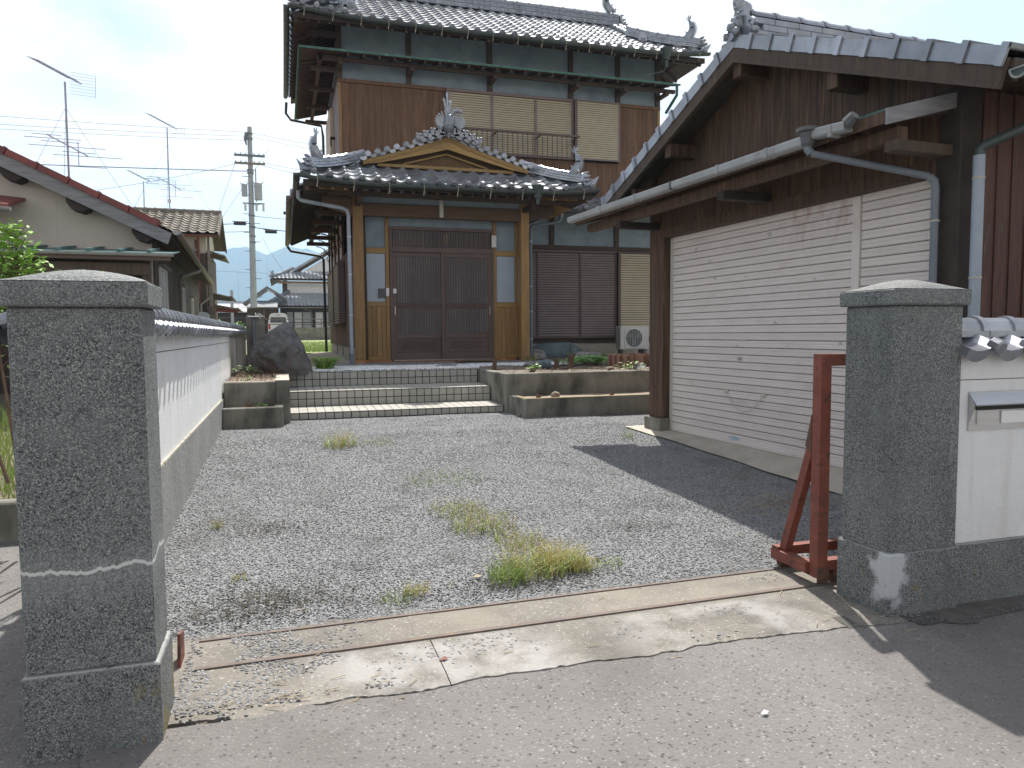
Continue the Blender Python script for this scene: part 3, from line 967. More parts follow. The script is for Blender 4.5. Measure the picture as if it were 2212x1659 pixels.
MB().cbox(x0 + .185, x0 + .36, 2.618, 2.626, .640, .700, .002).build('name_strip', M['white'], ms)

# ================================================================== SLIDING GATE, RAILS, STOP
GT = thing('sliding_gate', 'red oxide steel sliding gate pushed open behind the patched pillar', 'gate', (2.55, 3.05, -.2), world=True)
w_ = .026
def bar(nm, a, c, th=.048, mm='steel_red'):
    m_ = MB()
    m_.beam(a, c, th, th)
    return m_.build(nm, M[mm], GT)
bar('post', (2.55, 3.05, -.16), (2.55, 3.05, .965), .060)
bar('post', (4.9, 3.05, -.16), (4.9, 3.05, .965), .060)
bar('top_rail', (2.58, 3.05, .935), (4.87, 3.05, .935), .058)
bar('bottom_rail', (2.581, 3.05, -.10), (4.87, 3.05, -.10), .052)
bar('bottom_rail', (2.50, 3.33, -.10), (4.9, 3.33, -.10), .050)
bar('cross_member', (2.525, 3.082, -.12), (2.525, 3.36, -.12), .054)
bar('cross_member', (4.9, 3.082, -.12), (4.9, 3.36, -.12), .054)
bar('brace', (2.545, 3.30, -.085), (2.555, 3.072, .60), .044)
bar('brace', (4.9, 3.30, -.085), (4.9, 3.072, .60), .044)
for k in range(17):
    x = 2.72 + k * .13
    bar('baluster', (x, 3.05, -.073), (x, 3.05, .905), .022)
MB().prism([(2.517, 3.082, .46), (2.517, 3.082, .66), (2.517, 3.125, .50)], (.022, 0, 0)).build('gusset', M['rust'], GT)
MB().cbox(2.515, 2.585, 3.012, 3.02, -.18, -.105, .003).build('patch_plate', M['rust'], GT)
for (x, y) in ((2.655, 3.05), (2.56, 3.33), (4.7, 3.05), (4.7, 3.33)):
    m_ = MB()
    m_.tube([(x, y - .018, -.170), (x, y + .018, -.170)], .034, 12)
    wh = m_.build('wheel', M['rust'], GT)
    MB().box(x - .030, x + .030, y - .026, y - .0185, -.17, -.125).build('wheel_bracket', M['rust'], GT)
    MB().box(x - .03, x + .03, y + .0185, y + .026, -.17, -.125).build('wheel_bracket', M['rust'], GT)
for (nm, y, x0, lab) in (('gate_rail', 2.995, -.36, 'rusty flat gate rail nearer the road, let into the concrete apron'), ('gate_rail', 3.275, -.37, 'rusty gate rail along the edge of the gravel')):
    m_ = MB()
    for i in range(30):
        xa, xb = x0 + (4.95 - x0) * i / 30, x0 + (4.95 - x0) * (i + 1) / 30
        yo = y + .05 * (xa / 3) - .006
        yb = y + .05 * (xb / 3) - .006
        z = -.206
        h = .016 if y < 3.1 else .014
        wd = .013 if y < 3.1 else .009
        m_.add([(xa, yo - wd, z), (xb, yb - wd, z), (xb, yb + wd, z), (xa, yo + wd, z), (xa, yo - wd, z + h), (xb, yb - wd, z + h), (xb, yb + wd, z + h), (xa, yo + wd, z + h)],
               [(4, 5, 6, 7), (0, 1, 5, 4), (2, 3, 7, 6)])
    tag(m_.build(nm, M['rail_rust']), lab, 'rail', 'gate rails')
m_ = MB()
m_.prism([(-.425, 3.02, -.21), (-.425, 3.14, -.21), (-.425, 3.15, -.10), (-.425, 3.05, -.075)], (.012, 0, 0))
m_.box(-.46, -.40, 3.0, 3.17, -.213, -.200)
tag(m_.build('gate_stop', M['steel_red']), 'small rusty red gate stop plate at the foot of the cracked pillar', 'gate stop')
# half-buried rusted angle running along the far rail
# ================================================================== GARDEN BOXES AND STEPS
def grow_box(name, label, walls, soil, mm='concrete'):
    t = thing(name, label, 'planter', walls[0][0:1] + walls[0][2:3] + (0,) if False else (walls[0][0], walls[0][2], 0), world=True)
    for wl in walls:
        MB().cbox(*wl[:6], .010).build('wall', M[wl[6] if len(wl) > 6 else mm], t)
    for so in soil:
        s_ = MB()
        n = 14
        x0, x1, y0, y1, z = so
        for j in range(n + 1):
            for i in range(n + 1):
                x, y = x0 + (x1 - x0) * i / n, y0 + (y1 - y0) * j / n
                s_.v.append((x, y, z + .016 * noise.noise(Vector((x * 6, y * 6, 1)))))
        for j in range(n):
            for i in range(n):
                a = j * (n + 1) + i
                s_.f.append((a, a + 1, a + n + 2, a + n + 1))
        s_.build('soil', M['soil_sand'], t, smooth=True)
    return t
grow_box('planter', 'low concrete planter box against the long wall, in front of the taller one',
         [(-.698, -.03, 9.05, 9.15, -.1, .235), (-.125, -.025, 9.15, 9.388, -.1, .237)], [(-.69, -.12, 9.14, 9.4, .215)])
grow_box('planter', 'taller concrete planter box with sandy soil below the dark rock',
         [(-.698, -.115, 9.39, 9.50, -.1, .515), (-.113, .055, 9.392, 11.2, -.1, .52)], [(-.69, -.11, 9.49, 12.4, .497)])
tt = bpy.data.objects[-1] if False else None
MB().cbox(-.111, .053, 9.394, 11.2, .521, .530, .002).build('path_coping', M['concrete_light'])['kind'] = 'structure'
grow_box('planter', 'low mossy concrete planter box between the steps and the garage post',
         [(2.90, 5.3, 8.87, 8.97, -.1, .245), (2.898, 3.0, 8.971, 9.588, -.1, .243)], [(2.98, 5.3, 8.96, 9.60, .222)])
t = grow_box('planter', 'tall concrete retaining planter of the garden beside the tiled steps',
         [(2.87, 5.6, 9.59, 9.72, -.1, .530), (2.87, 2.99, 9.722, 11.9, -.1, .528)], [])
sheet('garden_soil', 2.98, 9.6, 9.71, 15.9, 60, 50, lambda x, y: .505 + .03 * max(0, min(1, (y - 10) / 4)), M['soil'], jit=.05)
# lichen-yellow top of the low right box
for (x0, x1, y0, y1) in ((2.91, 5.3, 8.875, 8.93), (2.905, 2.96, 8.932, 9.3)):
    MB().box(x0, x1, y0, y1, .2455, .2475).build('lichen_patch', M['concrete_lichen'], None)['kind'] = 'structure'

ST = thing('entrance_steps', 'three wide steps faced with square grey tiles leading up to the porch', 'steps', (1.46, 9.7, 0), world=True)
TP = .1077
NC = 26
X0 = .0575
def tmesh(w__, h__, th, nm):
    m_ = MB()
    m_.cbox(.0050, w__ - .0050, -th, 0, .0050, h__ - .0050, .002)
    return m_.mesh(nm, M['tile_step'])
risers = [(9.70, -.02, .092, 1), (10.38, .106, .312, 2), (11.11, .326, .535, 2)]
treads = [(9.70, 10.38, .092, .106), (10.38, 11.11, .312, .326), (11.11, 11.19, .535, .5355)]
for (y, za, zb, nr) in risers:
    MB().box(X0, X0 + NC * TP, y + .004, y + .05, za - .1, zb - .006).build('grout_bed', M['grout'], ST)
    hh = (zb - .010 - (0 if za < 0 else za)) / nr
    me = tmesh(TP, hh, .008, 'riser_tile_mesh')
    for r_ in range(nr):
        for i in range(NC):
            inst('step_tile', me, ST, T((X0 + i * TP, y + .004, (0 if za < 0 else za) + r_ * hh)) @ RX(rnd.uniform(-.004, .004)))
for (ya, yb, za, zb) in treads:
    sl = math.atan2(zb - za, yb - ya)
    m_ = MB()
    m_.add([(X0, ya + .002, za - .006), (X0 + NC * TP, ya + .002, za - .006), (X0 + NC * TP, yb, zb - .006), (X0, yb, zb - .006)], [(0, 1, 2, 3)])
    m_.build('grout_bed', M['grout_light'], ST)
    nr = max(1, round((yb - ya) / TP))
    dy = (yb - ya) / nr
    m_ = MB()
    for r_ in range(nr):
        for i in range(NC):
            xa, xb = X0 + i * TP + .0045, X0 + (i + 1) * TP - .0045
            y0_, y1_ = ya - (.006 if r_ == 0 else 0) + r_ * dy + .002, ya + (r_ + 1) * dy - .002
            f = lambda y: za + (zb - za) * (y - ya) / (yb - ya) + .0
            m_.add([(xa, y0_, f(y0_) - .008), (xb, y0_, f(y0_) - .008), (xb, y1_, f(y1_) - .006), (xa, y1_, f(y1_) - .006), (xa, y0_, f(y0_)), (xb, y0_, f(y0_)), (xb, y1_, f(y1_)), (xa, y1_, f(y1_))],
                   [(4, 5, 6, 7), (0, 1, 5, 4), (1, 2, 6, 5), (2, 3, 7, 6), (3, 0, 4, 7)])
    m_.build('tread_tiles', M['tile_step'], ST, kind='stuff')
# ================================================================== GARAGE  (own frame: x = along the front going back, y' = v outwards is negative)
# local axes: X = v (inside), Y = u (back along the front)
GA_T = thing('garage', 'dark boarded gabled garage with cream roller shutters and a lean-to eave with grey gutter', 'garage', tuple(GF), GA)
G = GA_T
UR, HW = 1.95, 2.45        # ridge position and half span at the verge
SL = .394
VD = 6.2
def rz_(u, top=3.545): return top - SL * abs(u - UR)
# timber frame
MB().cbox(-.02, .16, .0, .17, -.02, 2.62, .006).build('corner_post', M['wood_black'], G)
MB().cbox(-.01, .13, 3.55, 3.83, .13, 2.5, .006).build('corner_post', M['wood_dark'], G)
MB().cbox(-.05, .20, 3.53, 3.87, -.12, .128, .008).build('post_footing', M['concrete'], G)
MB().box(-.02, .10, .172, 3.548, 2.095, 2.195).build('header_beam', M['wood_dark'], G)
MB().box(.09, .14, .17, 3.60, -.30, .004).build('sill', M['concrete_light'], G)
# shutters
slat = MB()
pf = [(0, 0), (-.010, .006), (-.010, .030), (-.006, .036), (-.010, .042), (-.010, .060), (0, .066)]
def slat_mesh(L_):
    m_ = MB()
    n = len(pf)
    for y in (0, L_):
        for (x, z) in pf: m_.v.append((x, y, z))
    for i in range(n - 1):
        m_.f.append((i, i + 1, n + i + 1, n + i)[::-1])
    m_.add([(0, 0, .0), (.004, 0, .0), (.004, L_, 0), (0, L_, 0)], [(0, 1, 2, 3)])
    return m_.mesh('slat_mesh', M['shutter_cream'])
for (ua, ub) in ((.975, 3.50), (.19, .895)):
    me = slat_mesh(ub - ua)
    sh = MB().box(.105, .108, ua, ub, .0, 2.09).build('roller_shutter', M['wood_black'], G)
    for k in range(30):
        inst('slat', me, sh, T((.098, ua, .024 + k * .0695)) @ RY(rnd.uniform(-.01, .01)))
    MB().cbox(.082, .104, ua, ub, -.002, .030, .003).build('bottom_bar', M['shutter_cream'], sh)
    MB().box(.080, .125, ub + .001, ub + .045, 0, 2.09).build('guide_rail', M['shutter_rail'], sh)
MB().cbox(.070, .13, .898, .974, 0, 2.092, .004).build('centre_mullion', M['shutter_cream'], G)
# pull cord, handles, sticker and dents on the big shutter
bs = [o for o in G.children if o.name.startswith('roller_shutter')][0]
c_ = MB()
for (u, z) in ((2.53, .50), (1.98, .50)):
    c_.cbox(.072, .088, u - .035, u + .035, z - .012, z + .012, .003)
c_.build('pull_handle', M['shutter_rail'], bs)
cp = []
for i in range(15):
    t_ = i / 14
    cp.append((.075, 2.53 - .55 * t_, .50 - .17 * math.sin(PI * t_) ** .8))
MB().tube(cp, .003, 5).build('pull_cord', M['shutter_rail'], bs)
MB().prism([(.0855, 2.40 + .085 * math.cos(a * PI / 6), .055 + .020 * math.sin(a * PI / 6)) for a in range(12)], (-.002, 0, 0)).build('sticker', M['pale_blue'], bs)
rq = random.Random(21)
for k in range(13):
    u, z = rq.uniform(1.0, 3.3), rq.uniform(.5, 1.95)
    sz = rq.uniform(.012, .035)
    MB().prism([(.0868, u + sz * math.cos(a * PI / 4) * rq.uniform(.7, 1.2), z + sz * .6 * math.sin(a * PI / 4)) for a in range(8)], (-.0012, 0, 0)).build('paint_smudge', M['lamp_tube' if k % 3 else 'shutter_rail'], bs)
m_ = MB()
m_.prism([(.0855, 2.33 + .03 * math.cos(a * PI / 4), .82 + .018 * math.sin(a * PI / 4)) for a in range(8)], (-.006, 0, 0))
m_.build('lock_plate', M['steel'], bs)
# boards of the front: lower band between header and lean-to, then the gable
BWD = .118
def vboards(t, mat_, x, u0, u1, zlo, zhi, wd, axis='u', th=.018, gap=.004, batt=None):
    """vertical boards; zlo/zhi callables"""
    n = max(1, round((u1 - u0) / wd))
    d = (u1 - u0) / n
    for i in range(n):
        a, b_ = u0 + i * d + gap / 2, u0 + (i + 1) * d - gap / 2
        za, zb = zhi(a), zhi(b_)
        l0 = zlo(a)
        j = rnd.uniform(-.0025, .0025)
        m_ = MB()
        if axis == 'u':
            P = lambda u, xx, z: (xx, u, z)
            f0, f1 = x - th + j, x + .004
        else:
            P = lambda u, xx, z: (u, xx, z)
            f0, f1 = x - th + j, x + .004
        m_.add([P(a, f0, l0), P(b_, f0, l0), P(b_, f0, zb), P(a, f0, za), P(a, f1, l0), P(b_, f1, l0), P(b_, f1, zb), P(a, f1, za)],
               [(0, 1, 2, 3), (7, 6, 5, 4), (0, 3, 7, 4), (1, 5, 6, 2), (0, 4, 5, 1), (3, 2, 6, 7)])
        c = Vector(((a + b_) / 2, 0, 0))
        m_.build('wall_board', M[mat_], t)
fw = MB().box(.012, .10, .172, 3.548, 2.197, 2.6).build('front_wall', M['wood_black'], G)
vboards(fw, 'wood_dark', .010, .172, 3.55, lambda u: 2.198, lambda u: 2.60, BWD)
gw_ = MB().prism([(.045, .0, 2.601), (.045, 3.84, 2.601), (.045, 3.84, rz_(3.84) - .06), (.045, UR, 3.40), (.045, 0, rz_(0) - .06)], (.05, 0, 0)).build('gable_wall', M['wood_black'], G)
vboards(gw_, 'wood_dark', .040, .0, 3.84, lambda u: 2.602, lambda u: rz_(u) - .07, BWD)
# road-side wall (faces the road) and rest of the shell
sw = MB().box(.17, VD - .2, .025, .09, -.2, 2.60).build('side_wall', M['wood_black'], G)
vboards(sw, 'wood_red', .020, .17, VD - .2, lambda u: -.15, lambda u: 2.60, .140, axis='v', th=.020)
for i in range(int((VD - .5) / .14)):
    x = .17 + i * ((VD - .37) / round((VD - .37) / .14)) 
    if i and x < 3: MB().box(x - .014, x + .014, -.010, -.001, -.15, 2.6).build('cover_strip', M['wood_red'], sw)
MB().box(.1, VD - .2, 3.70, 3.80, -.05, 2.6).build('back_wall', M['wood_dark'], G)
MB().box(VD - .25, VD - .2, .1, 3.7, -.05, 2.6).build('end_wall', M['wood_dark'], G)
MB().box(-.26, VD, 3.72, 3.80, 2.56, 2.64).build('wall_plate', M['wood_dark'], G)
MB().box(.0, VD, .06, .14, 2.60, 2.72).build('wall_plate', M['wood_dark'], G)
for u in (UR, UR - 1.1, UR + 1.1):
    z = rz_(u) - .22
    MB().cbox(-.27, .06, u - .055, u + .055, z - .07, z + .06, .006).build('purlin_end', M['wood_dark'], G)
# roof deck and barge boards
for s_ in (-1, 1):
    ue = UR + s_ * HW
    pts = [(-.27, UR, 3.53), (VD, UR, 3.53), (VD, ue, rz_(ue) - .015), (-.27, ue, rz_(ue) - .015)]
    MB().slab(pts if s_ < 0 else pts[::-1], .035).build('roof_deck', M['wood_mid'], G)
    # soffit battens
    for k in range(14):
        x = -.2 + k * .455
        m_ = MB()
        m_.beam((x, UR + s_ * .1, 3.45), (x, ue - s_ * .02, rz_(ue) - .085), .045, .055)
        m_.build('rafter', M['wood_mid'], G)
    b_ = MB()
    b_.prism([(-.272, UR, 3.535), (-.272, ue, rz_(ue)), (-.272, ue - s_ * .055, rz_(ue) - .155), (-.272, UR, 3.375)], (-.030, 0, 0))
    b_.prism([(-.303, UR, 3.400), (-.303, ue - s_ * .045, rz_(ue) - .130), (-.303, ue - s_ * .055, rz_(ue) - .155), (-.303, UR, 3.375)], (-.012, 0, 0))
    b_.build('barge_board', M['wood_mid'], G)
    MB().cbox(-.27, VD, min(ue, ue + s_ * .02), max(ue, ue + s_ * .02), rz_(ue) - .10, rz_(ue) - .002, .003).build('eave_fascia', M['wood_mid'], G)
# verge tiles: flat hanging cheek plus lapped top
def verge_mesh(L_, s_):
    m_ = MB()
    t_ = .020
    # local x = down slope, y = out of the verge (negative = outwards), z up
    m_.box(-.003, L_ - .01, -.012, .004, -.080, .022)
    m_.box(-.003, L_ - .01, .004, .15, .006, .022)
    m_.box(L_ - .035, L_ + .012, -.022, .17, .012, .040)
    m_.box(L_ - .035, L_ + .012, -.026, -.008, -.086, .036)
    return m_.mesh('verge_tile_mesh', M['tile_grey'])
nV = 10
Ls = HW / math.cos(math.atan(SL)) / nV
vm = verge_mesh(Ls, 1)
for s_ in (-1, 1):
    for k in range(nV):
        u = UR + s_ * k * HW / nV
        z = rz_(u) + .040
        mm = T((-.300, u, z)) @ RX(-s_ * math.atan(SL) if s_ > 0 else math.atan(SL)) 
        if s_ > 0:
            mm = mm @ Matrix(((0, 1, 0, 0), (1, 0, 0, 0), (0, 0, 1, 0), (0, 0, 0, 1)))
        else:
            mm = mm @ Matrix(((0, 1, 0, 0), (-1, 0, 0, 0), (0, 0, 1, 0), (0, 0, 0, 1)))
        inst('verge_tile', vm, G, mm)
RT = roof_tile_mesh('garage_tile', .265, .235, .030, .016, .020)
for s_ in (-1, 1):
    m_ = MB()
    pr = tile_profile(.265, .030, 8)
    nc = int((VD + .12) / .265)
    for r_ in range(nV + 1):
        for c in range(nc):
            for i in range(8):
                (xa, za), (xb, zb) = pr[i], pr[i + 1]
                ua, ub = HW - r_ * HW / (nV + 1), HW - (r_ + 1) * HW / (nV + 1)
                A_ = -.13 + c * .265
                f = lambda x, u_, z, l: (A_ + x, UR + s_ * u_, 3.545 - SL * u_ + .05 + z + l)
                q = [f(xa, ua, za, .02), f(xb, ua, zb, .02), f(xb, ub, zb, 0), f(xa, ub, za, 0)]
                m_.quad(*(q if s_ < 0 else q[::-1]))
                q2 = [f(xa, ua, za, .0), f(xb, ua, zb, .0), f(xb, ua, zb, .02), f(xa, ua, za, .02)]
                m_.quad(*q2)
    m_.build('roof_tiles', M['tile_grey'], G, kind='stuff')
# ridge: three flat courses, round caps with raised bands
rg = MB()
for k in range(25):
    for c in range(3):
        x = -.18 + k * .255 + (.12 if c % 2 else 0)
        hw_ = .088 - c * .012
        rg.cbox(x, x + .250, UR - hw_, UR + hw_, 3.585 + c * .060, 3.585 + c * .060 + .053, .004)
rg.build('ridge_courses', M['tile_grey'], G, kind='stuff')
GC = cap_tile_mesh('garage_ridge_cap', .062, .268)
for k in range(23):
    inst('ridge_tile', GC, G, T((-.18 + k * .265, UR, 3.765)))
# demon-face end tile: plate, horn scrolls, bosses
def onigawara(t, loc, rz, s=1., horn=True, m=None):
    """ridge-end ornament facing local -x, about .45 m high at s=1"""
    m_ = MB()
    def sub(nm, mb_):
        q = T(Vector(loc)) @ RZ(rz) @ Matrix.Scale(s, 4)
        mb_.v = [tuple(q @ Vector(p)) for p in mb_.v]
        return mb_.build(nm, m or M['tile_grey'], t)
    pl = MB()
    prof = [(-.20, 0), (-.24, .06), (-.19, .14), (-.15, .24), (-.10, .34), (0, .38), (.10, .34), (.15, .24), (.19, .14), (.24, .06), (.20, 0)]
    pl.prism([(0, y, z) for y, z in prof], (.06, 0, 0))
    pl.ball((-.02, 0, .20), .10, sc=(.6, 1, 1), jit=.2, seed=2)
    pl.ball((-.04, .05, .26), .035).ball((-.04, -.05, .26), .035)
    pl.tube([(-.03, -.07, .13), (-.06, 0, .10), (-.03, .07, .13)], .02, 6)
    sub('end_tile_plate', pl)
    for q in (-1, 1):
        sc = MB()
        pts = [(0.0 + .02, q * (.20 + .09 * math.cos(a)), .10 + .09 * math.sin(a)) for a in [i * .55 for i in range(11)]]
        sc.tube(pts, [.030 - .0018 * i for i in range(11)], 6)
        sc.ball((.02, q * .20, .10), .035)
        sc.ball((.02, q * .30, .03), .045, jit=.3, seed=q + 3)
        sub('scroll', sc)
    if horn:
        h = MB()
        h.tube([(.03, 0, .36), (.02, 0, .42), (-.02, 0, .46), (-.07, 0, .47)], [.07, .085, .07, .03], 9)
        h.tube([(.03, 0, .30), (.10, 0, .40), (.16, 0, .42)], [.09, .10, .05], 9)
        sub('head_crest', h)
onigawara(G, (-.26, UR, 3.56), 0, .70)
# small bead ornament at the gable point below it
m_ = MB()
m_.tube([(-.34, UR, 3.60), (-.27, UR, 3.60)], .050, 10)
m_.ball((-.33, UR, 3.66), .045, jit=.3, seed=4).ball((-.33, UR + .06, 3.61), .035, jit=.3, seed=5).ball((-.33, UR - .06, 3.61), .035, jit=.3, seed=6)
m_.build('verge_boss', M['tile_grey'], G)
# lean-to eave over the shutters
U0, U1 = .06, 4.56
pr_ = MB().slab([(-.585, U0, 2.435), (.03, U0, 2.60), (.03, U1, 2.60), (-.585, U1, 2.435)][::-1], .012)
pr_.build('lean_to_roof', M['copper'], G)
MB().slab([(-.575, U0 + .01, 2.422), (.03, U0 + .01, 2.587), (.03, U1 - .01, 2.587), (-.575, U1 - .01, 2.422)][::-1], .018).build('lean_to_deck', M['wood_dark'], G)
for k in range(13):
    u = U0 + .05 + k * (U1 - U0 - .12) / 12
    m_ = MB()
    m_.beam((-.56, u, 2.385), (.02, u, 2.545), .038, .045)
    m_.build('rafter', M['wood_dark'], G)
for (u, mm) in ((U0, 'wood_grey'), (U1, 'wood_dark')):
    MB().prism([(-.586, u - .001, 2.432), (.03, u - .001, 2.597), (.03, u - .001, 2.50), (-.586, u - .001, 2.335)], (0, -.022, 0)).build('end_board', M[mm], G)
MB().box(-.590, -.574, U0, U1, 2.345, 2.420).build('lean_to_fascia', M['wood_dark'], G)
MB().cbox(-.46, -.37, U0 + .02, U1 - .05, 2.262, 2.350, .006).build('eave_purlin', M['wood_dark'], G)
for u in (.10, 1.85, 3.66):
    MB().cbox(-.50, .02, u - .045, u + .045, 2.19, 2.262, .006).build('bracket_arm', M['wood_mid' if u < 1 else 'wood_black'], G)
m_ = MB()
m_.beam((.0, .115, 2.50), (-.52, .115, 2.40), .07, .055)
m_.build('bracket_strut', M['wood_mid'], G)
# box gutter in two runs with collars, hopper and slanting downpipe
def gutter_run(u0, u1, za, zb, nm='gutter'):
    m_ = MB()
    x0, x1 = -.675, -.600
    pf_ = [(x0 + .002, .062), (x0, .056), (x0, .012), (x0 + .014, 0), (x1, 0), (x1, .056)]
    n = len(pf_)
    for (u, z) in ((u0, za), (u1, zb)):
        for (x, q) in pf_: m_.v.append((x, u, z + q))
    for i in range(n - 1): m_.f.append((i, i + 1, n + i + 1, n + i))
    # inner skin
    b0 = len(m_.v)
    for (u, z) in ((u0, za), (u1, zb)):
        for (x, q) in pf_: m_.v.append((x + (.003 if x < -.64 else -.003), u, z + q + .003))
    for i in range(n - 1): m_.f.append((b0 + i, b0 + n + i, b0 + n + i + 1, b0 + i + 1))
    m_.f.append(tuple(range(n - 1, -1, -1)))
    m_.f.append(tuple(range(n, 2 * n)))
    return m_.build(nm, M['gutter_grey'], G)
gutter_run(.66, 4.60, 2.350, 2.372)
gutter_run(.30, .61, 2.352, 2.376)
for u in (1.05, 1.65, 2.35, 3.0, 3.75, 4.3, .42):
    z = 2.350 + (u - .66) * .0056
    MB().box(-.681, -.598, u - .014, u + .014, z - .004, z + .068).build('gutter_collar', M['gutter_grey' if u != 2.35 else 'dark_grey'], G)
hp = MB()
hp.tube([(-.66, .635, 2.455), (-.66, .635, 2.43), (-.66, .635, 2.425), (-.66, .635, 2.35), (-.66, .635, 2.33)], [.078, .082, .055, .045, .030], 12)
hp.build('hopper', M['dark_grey'], G)
MB().tube([(-.645, .24, 2.44), (-.65, .29, 2.40)], [.034, .045], 8).build('gutter_elbow', M['dark_grey'], G)
dp = MB()
dp.tube([(-.66, .635, 2.345), (-.66, .635, 2.315), (-.645, .62, 2.285)], .029, 10)
dp.tube([(-.645, .62, 2.285), (-.10, .155, 2.075)], .0235, 10)
dp.tube([(-.10, .155, 2.075), (-.075, .135, 2.04), (-.072, .13, 1.99), (-.07, .13, -.05)], .0255, 10)
dp.build('downpipe', M['pipe_grey'], G)
for z in (1.78, .98, .1):
    MB().tube([(-.07, .13, z), (-.07, .13, z + .012)], .030, 10).build('pipe_bracket', M['hook'], G)
MB().tube([(-.071, .13, 1.06), (-.071, .13, 1.14)], .0275, 10).build('white_tape', M['white'], G)
# pale pipe on the road-side corner and dark pipe up to the near eave
dp = MB()
dp.tube([(.035, -.085, 2.165), (.035, -.085, -.15)], .034, 12)
dp.build('downpipe', M['pipe_blue'], G)
MB().tube([(.035, -.085, 2.15), (.035, -.088, 2.20), (.05, -.11, 2.225), (.45, -.43, 2.44), (.45, -.455, 2.47)], .030, 10).build('downpipe', M['gutter_dark'], G)
for z in (2.02, 1.4, .6):
    MB().tube([(.035, -.085, z), (.035, -.085, z + .012)], .038, 12).build('pipe_bracket', M['hook'], G)
MB().tube([(-.27, UR - HW - .045, 2.515), (VD, UR - HW - .045, 2.50)], .048, 9, cap=True, arc=(PI, 2 * PI)).build('gutter', M['gutter_dark'], G)
m_ = MB()
pa = [(-.275, UR - HW - .045 + .052 * math.cos(a), 2.515 + .052 * math.sin(a)) for a in [PI + i * PI / 10 for i in range(11)]]
m_.tube(pa, .007, 6)
m_.tube([pa[0], pa[-1]], .006, 6)
m_.build('gutter_end', M['gutter_grey'], G)
for k in range(4):
    x = .1 + k * .9
    m_ = MB()
    m_.tube([(x, UR - HW + .03, 2.52), (x, UR - HW + .01, 2.44), (x, UR - HW - .05, 2.445), (x, UR - HW - .105, 2.50)], .006, 5)
    m_.build('gutter_hook', M['hook'], G)
# ================================================================== MAIN HOUSE (world coordinates)
HS = thing('house', 'large two-storey timber house with smoked-tile roofs, brown boards, blue-grey plaster and golden entrance porch', 'house', (1.24, 13.6, .53), world=True)
XL, XR = 1.24, 8.70
YF, YB = 16.20, 20.45
def P_(nm, mb_, m, parent=None, **k):
    return mb_.build(nm, M[m] if isinstance(m, str) else m, parent or HS, **k)
# ---- shell
P_('upper_wall', MB().box(XL + .04, XR - .04, YF + .03, YB, 3.9, 7.62), 'plaster_blue')
P_('ground_wall', MB().box(XL + .04, 10.4, YF + .03, YB + .6, .40, 4.2), 'plaster_blue')
P_('foundation', MB().box(XL + .02, 11.0, YF - .0, YB + .6, .45, .835).box(XL + .015, XL + .16, 13.80, YF - .01, .45, .83), 'concrete_light')
for y in (15.1, 16.7, 18.6):
    P_('foundation_vent', MB().box(XL + .008, XL + .02, y, y + .10, .62, .80), 'dark_grey')
P_('gable_core', MB().prism([(1.62, 16.6, 7.9), (1.62, 19.5, 7.9), (1.62, 18.05, 8.75)], (6.8, 0, 0)), 'plaster_white')
# ---- second floor front: timber posts, plaster band above/below the copper canopy
ZC = 6.90
for x in (1.26, 2.72, 4.52, 6.44, 7.62, 8.66):
    P_('wall_post', MB().cbox(x - .055, x + .055, YF - .035, YF + .05, 6.40, 7.55, .004), 'wood_mid')
P_('head_beam', MB().cbox(XL, XR, YF - .05, YF + .05, 7.56, 7.72, .005), 'wood_mid')
P_('waist_rail', MB().cbox(XL - .02, XR + .01, YF - .058, YF + .02, 6.33, 6.405, .005), 'wood_brown')
# ---- boards on the front and left
def yboards(x0, x1, z0, z1, wd, mat_='wood_brown', y=YF, parent=None):
    n = max(1, round((x1 - x0) / wd))
    d = (x1 - x0) / n
    for i in range(n):
        j = rnd.uniform(-.003, .003)
        P_('wall_board', MB().box(x0 + i * d + .002, x0 + (i + 1) * d - .002, y - .022 + j, y + .01, z0, z1), mat_, parent)
fb = P_('front_board_wall', MB().box(XL + .05, XR - .05, YF + .010, YF + .03, 3.95, 6.33), 'wood_black')
yboards(XL + .06, 3.50, 3.98, 6.328, .135, parent=fb)
yboards(3.50, 7.62, 3.98, 5.02, .135, parent=fb)
yboards(7.62, XR - .06, 3.98, 6.328, .135, parent=fb)
P_('corner_trim', MB().cbox(XL - .015, XL + .055, YF - .035, YF + .04, 3.95, 6.33, .005), 'wood_gold')
P_('corner_trim', MB().cbox(XR - .055, XR + .015, YF - .035, YF + .04, 3.95, 6.33, .005), 'wood_gold')
lb = P_('left_board_wall', MB().box(XL + .012, XL + .04, YF + .04, YB, 3.95, 6.33), 'wood_black')
n = 28
for i in range(n):
    y0_ = YF + .045 + i * (YB - YF - .05) / n
    P_('wall_board', MB().box(XL - .01 + rnd.uniform(-.002, .002), XL + .012, y0_, y0_ + (YB - YF - .05) / n - .004, 3.98, 6.40), 'wood_grey', lb)
# upstairs left side window hood and brackets
P_('side_shutter_box', MB().cbox(XL - .10, XL - .012, 17.6, 19.3, 4.9, 6.2, .006), 'slat_beige')
P_('bracket', MB().box(XL - .13, XL - .02, 17.2, 17.24, 5.4, 5.46).box(XL - .13, XL - .10, 17.2, 17.24, 5.25, 5.46), 'black')
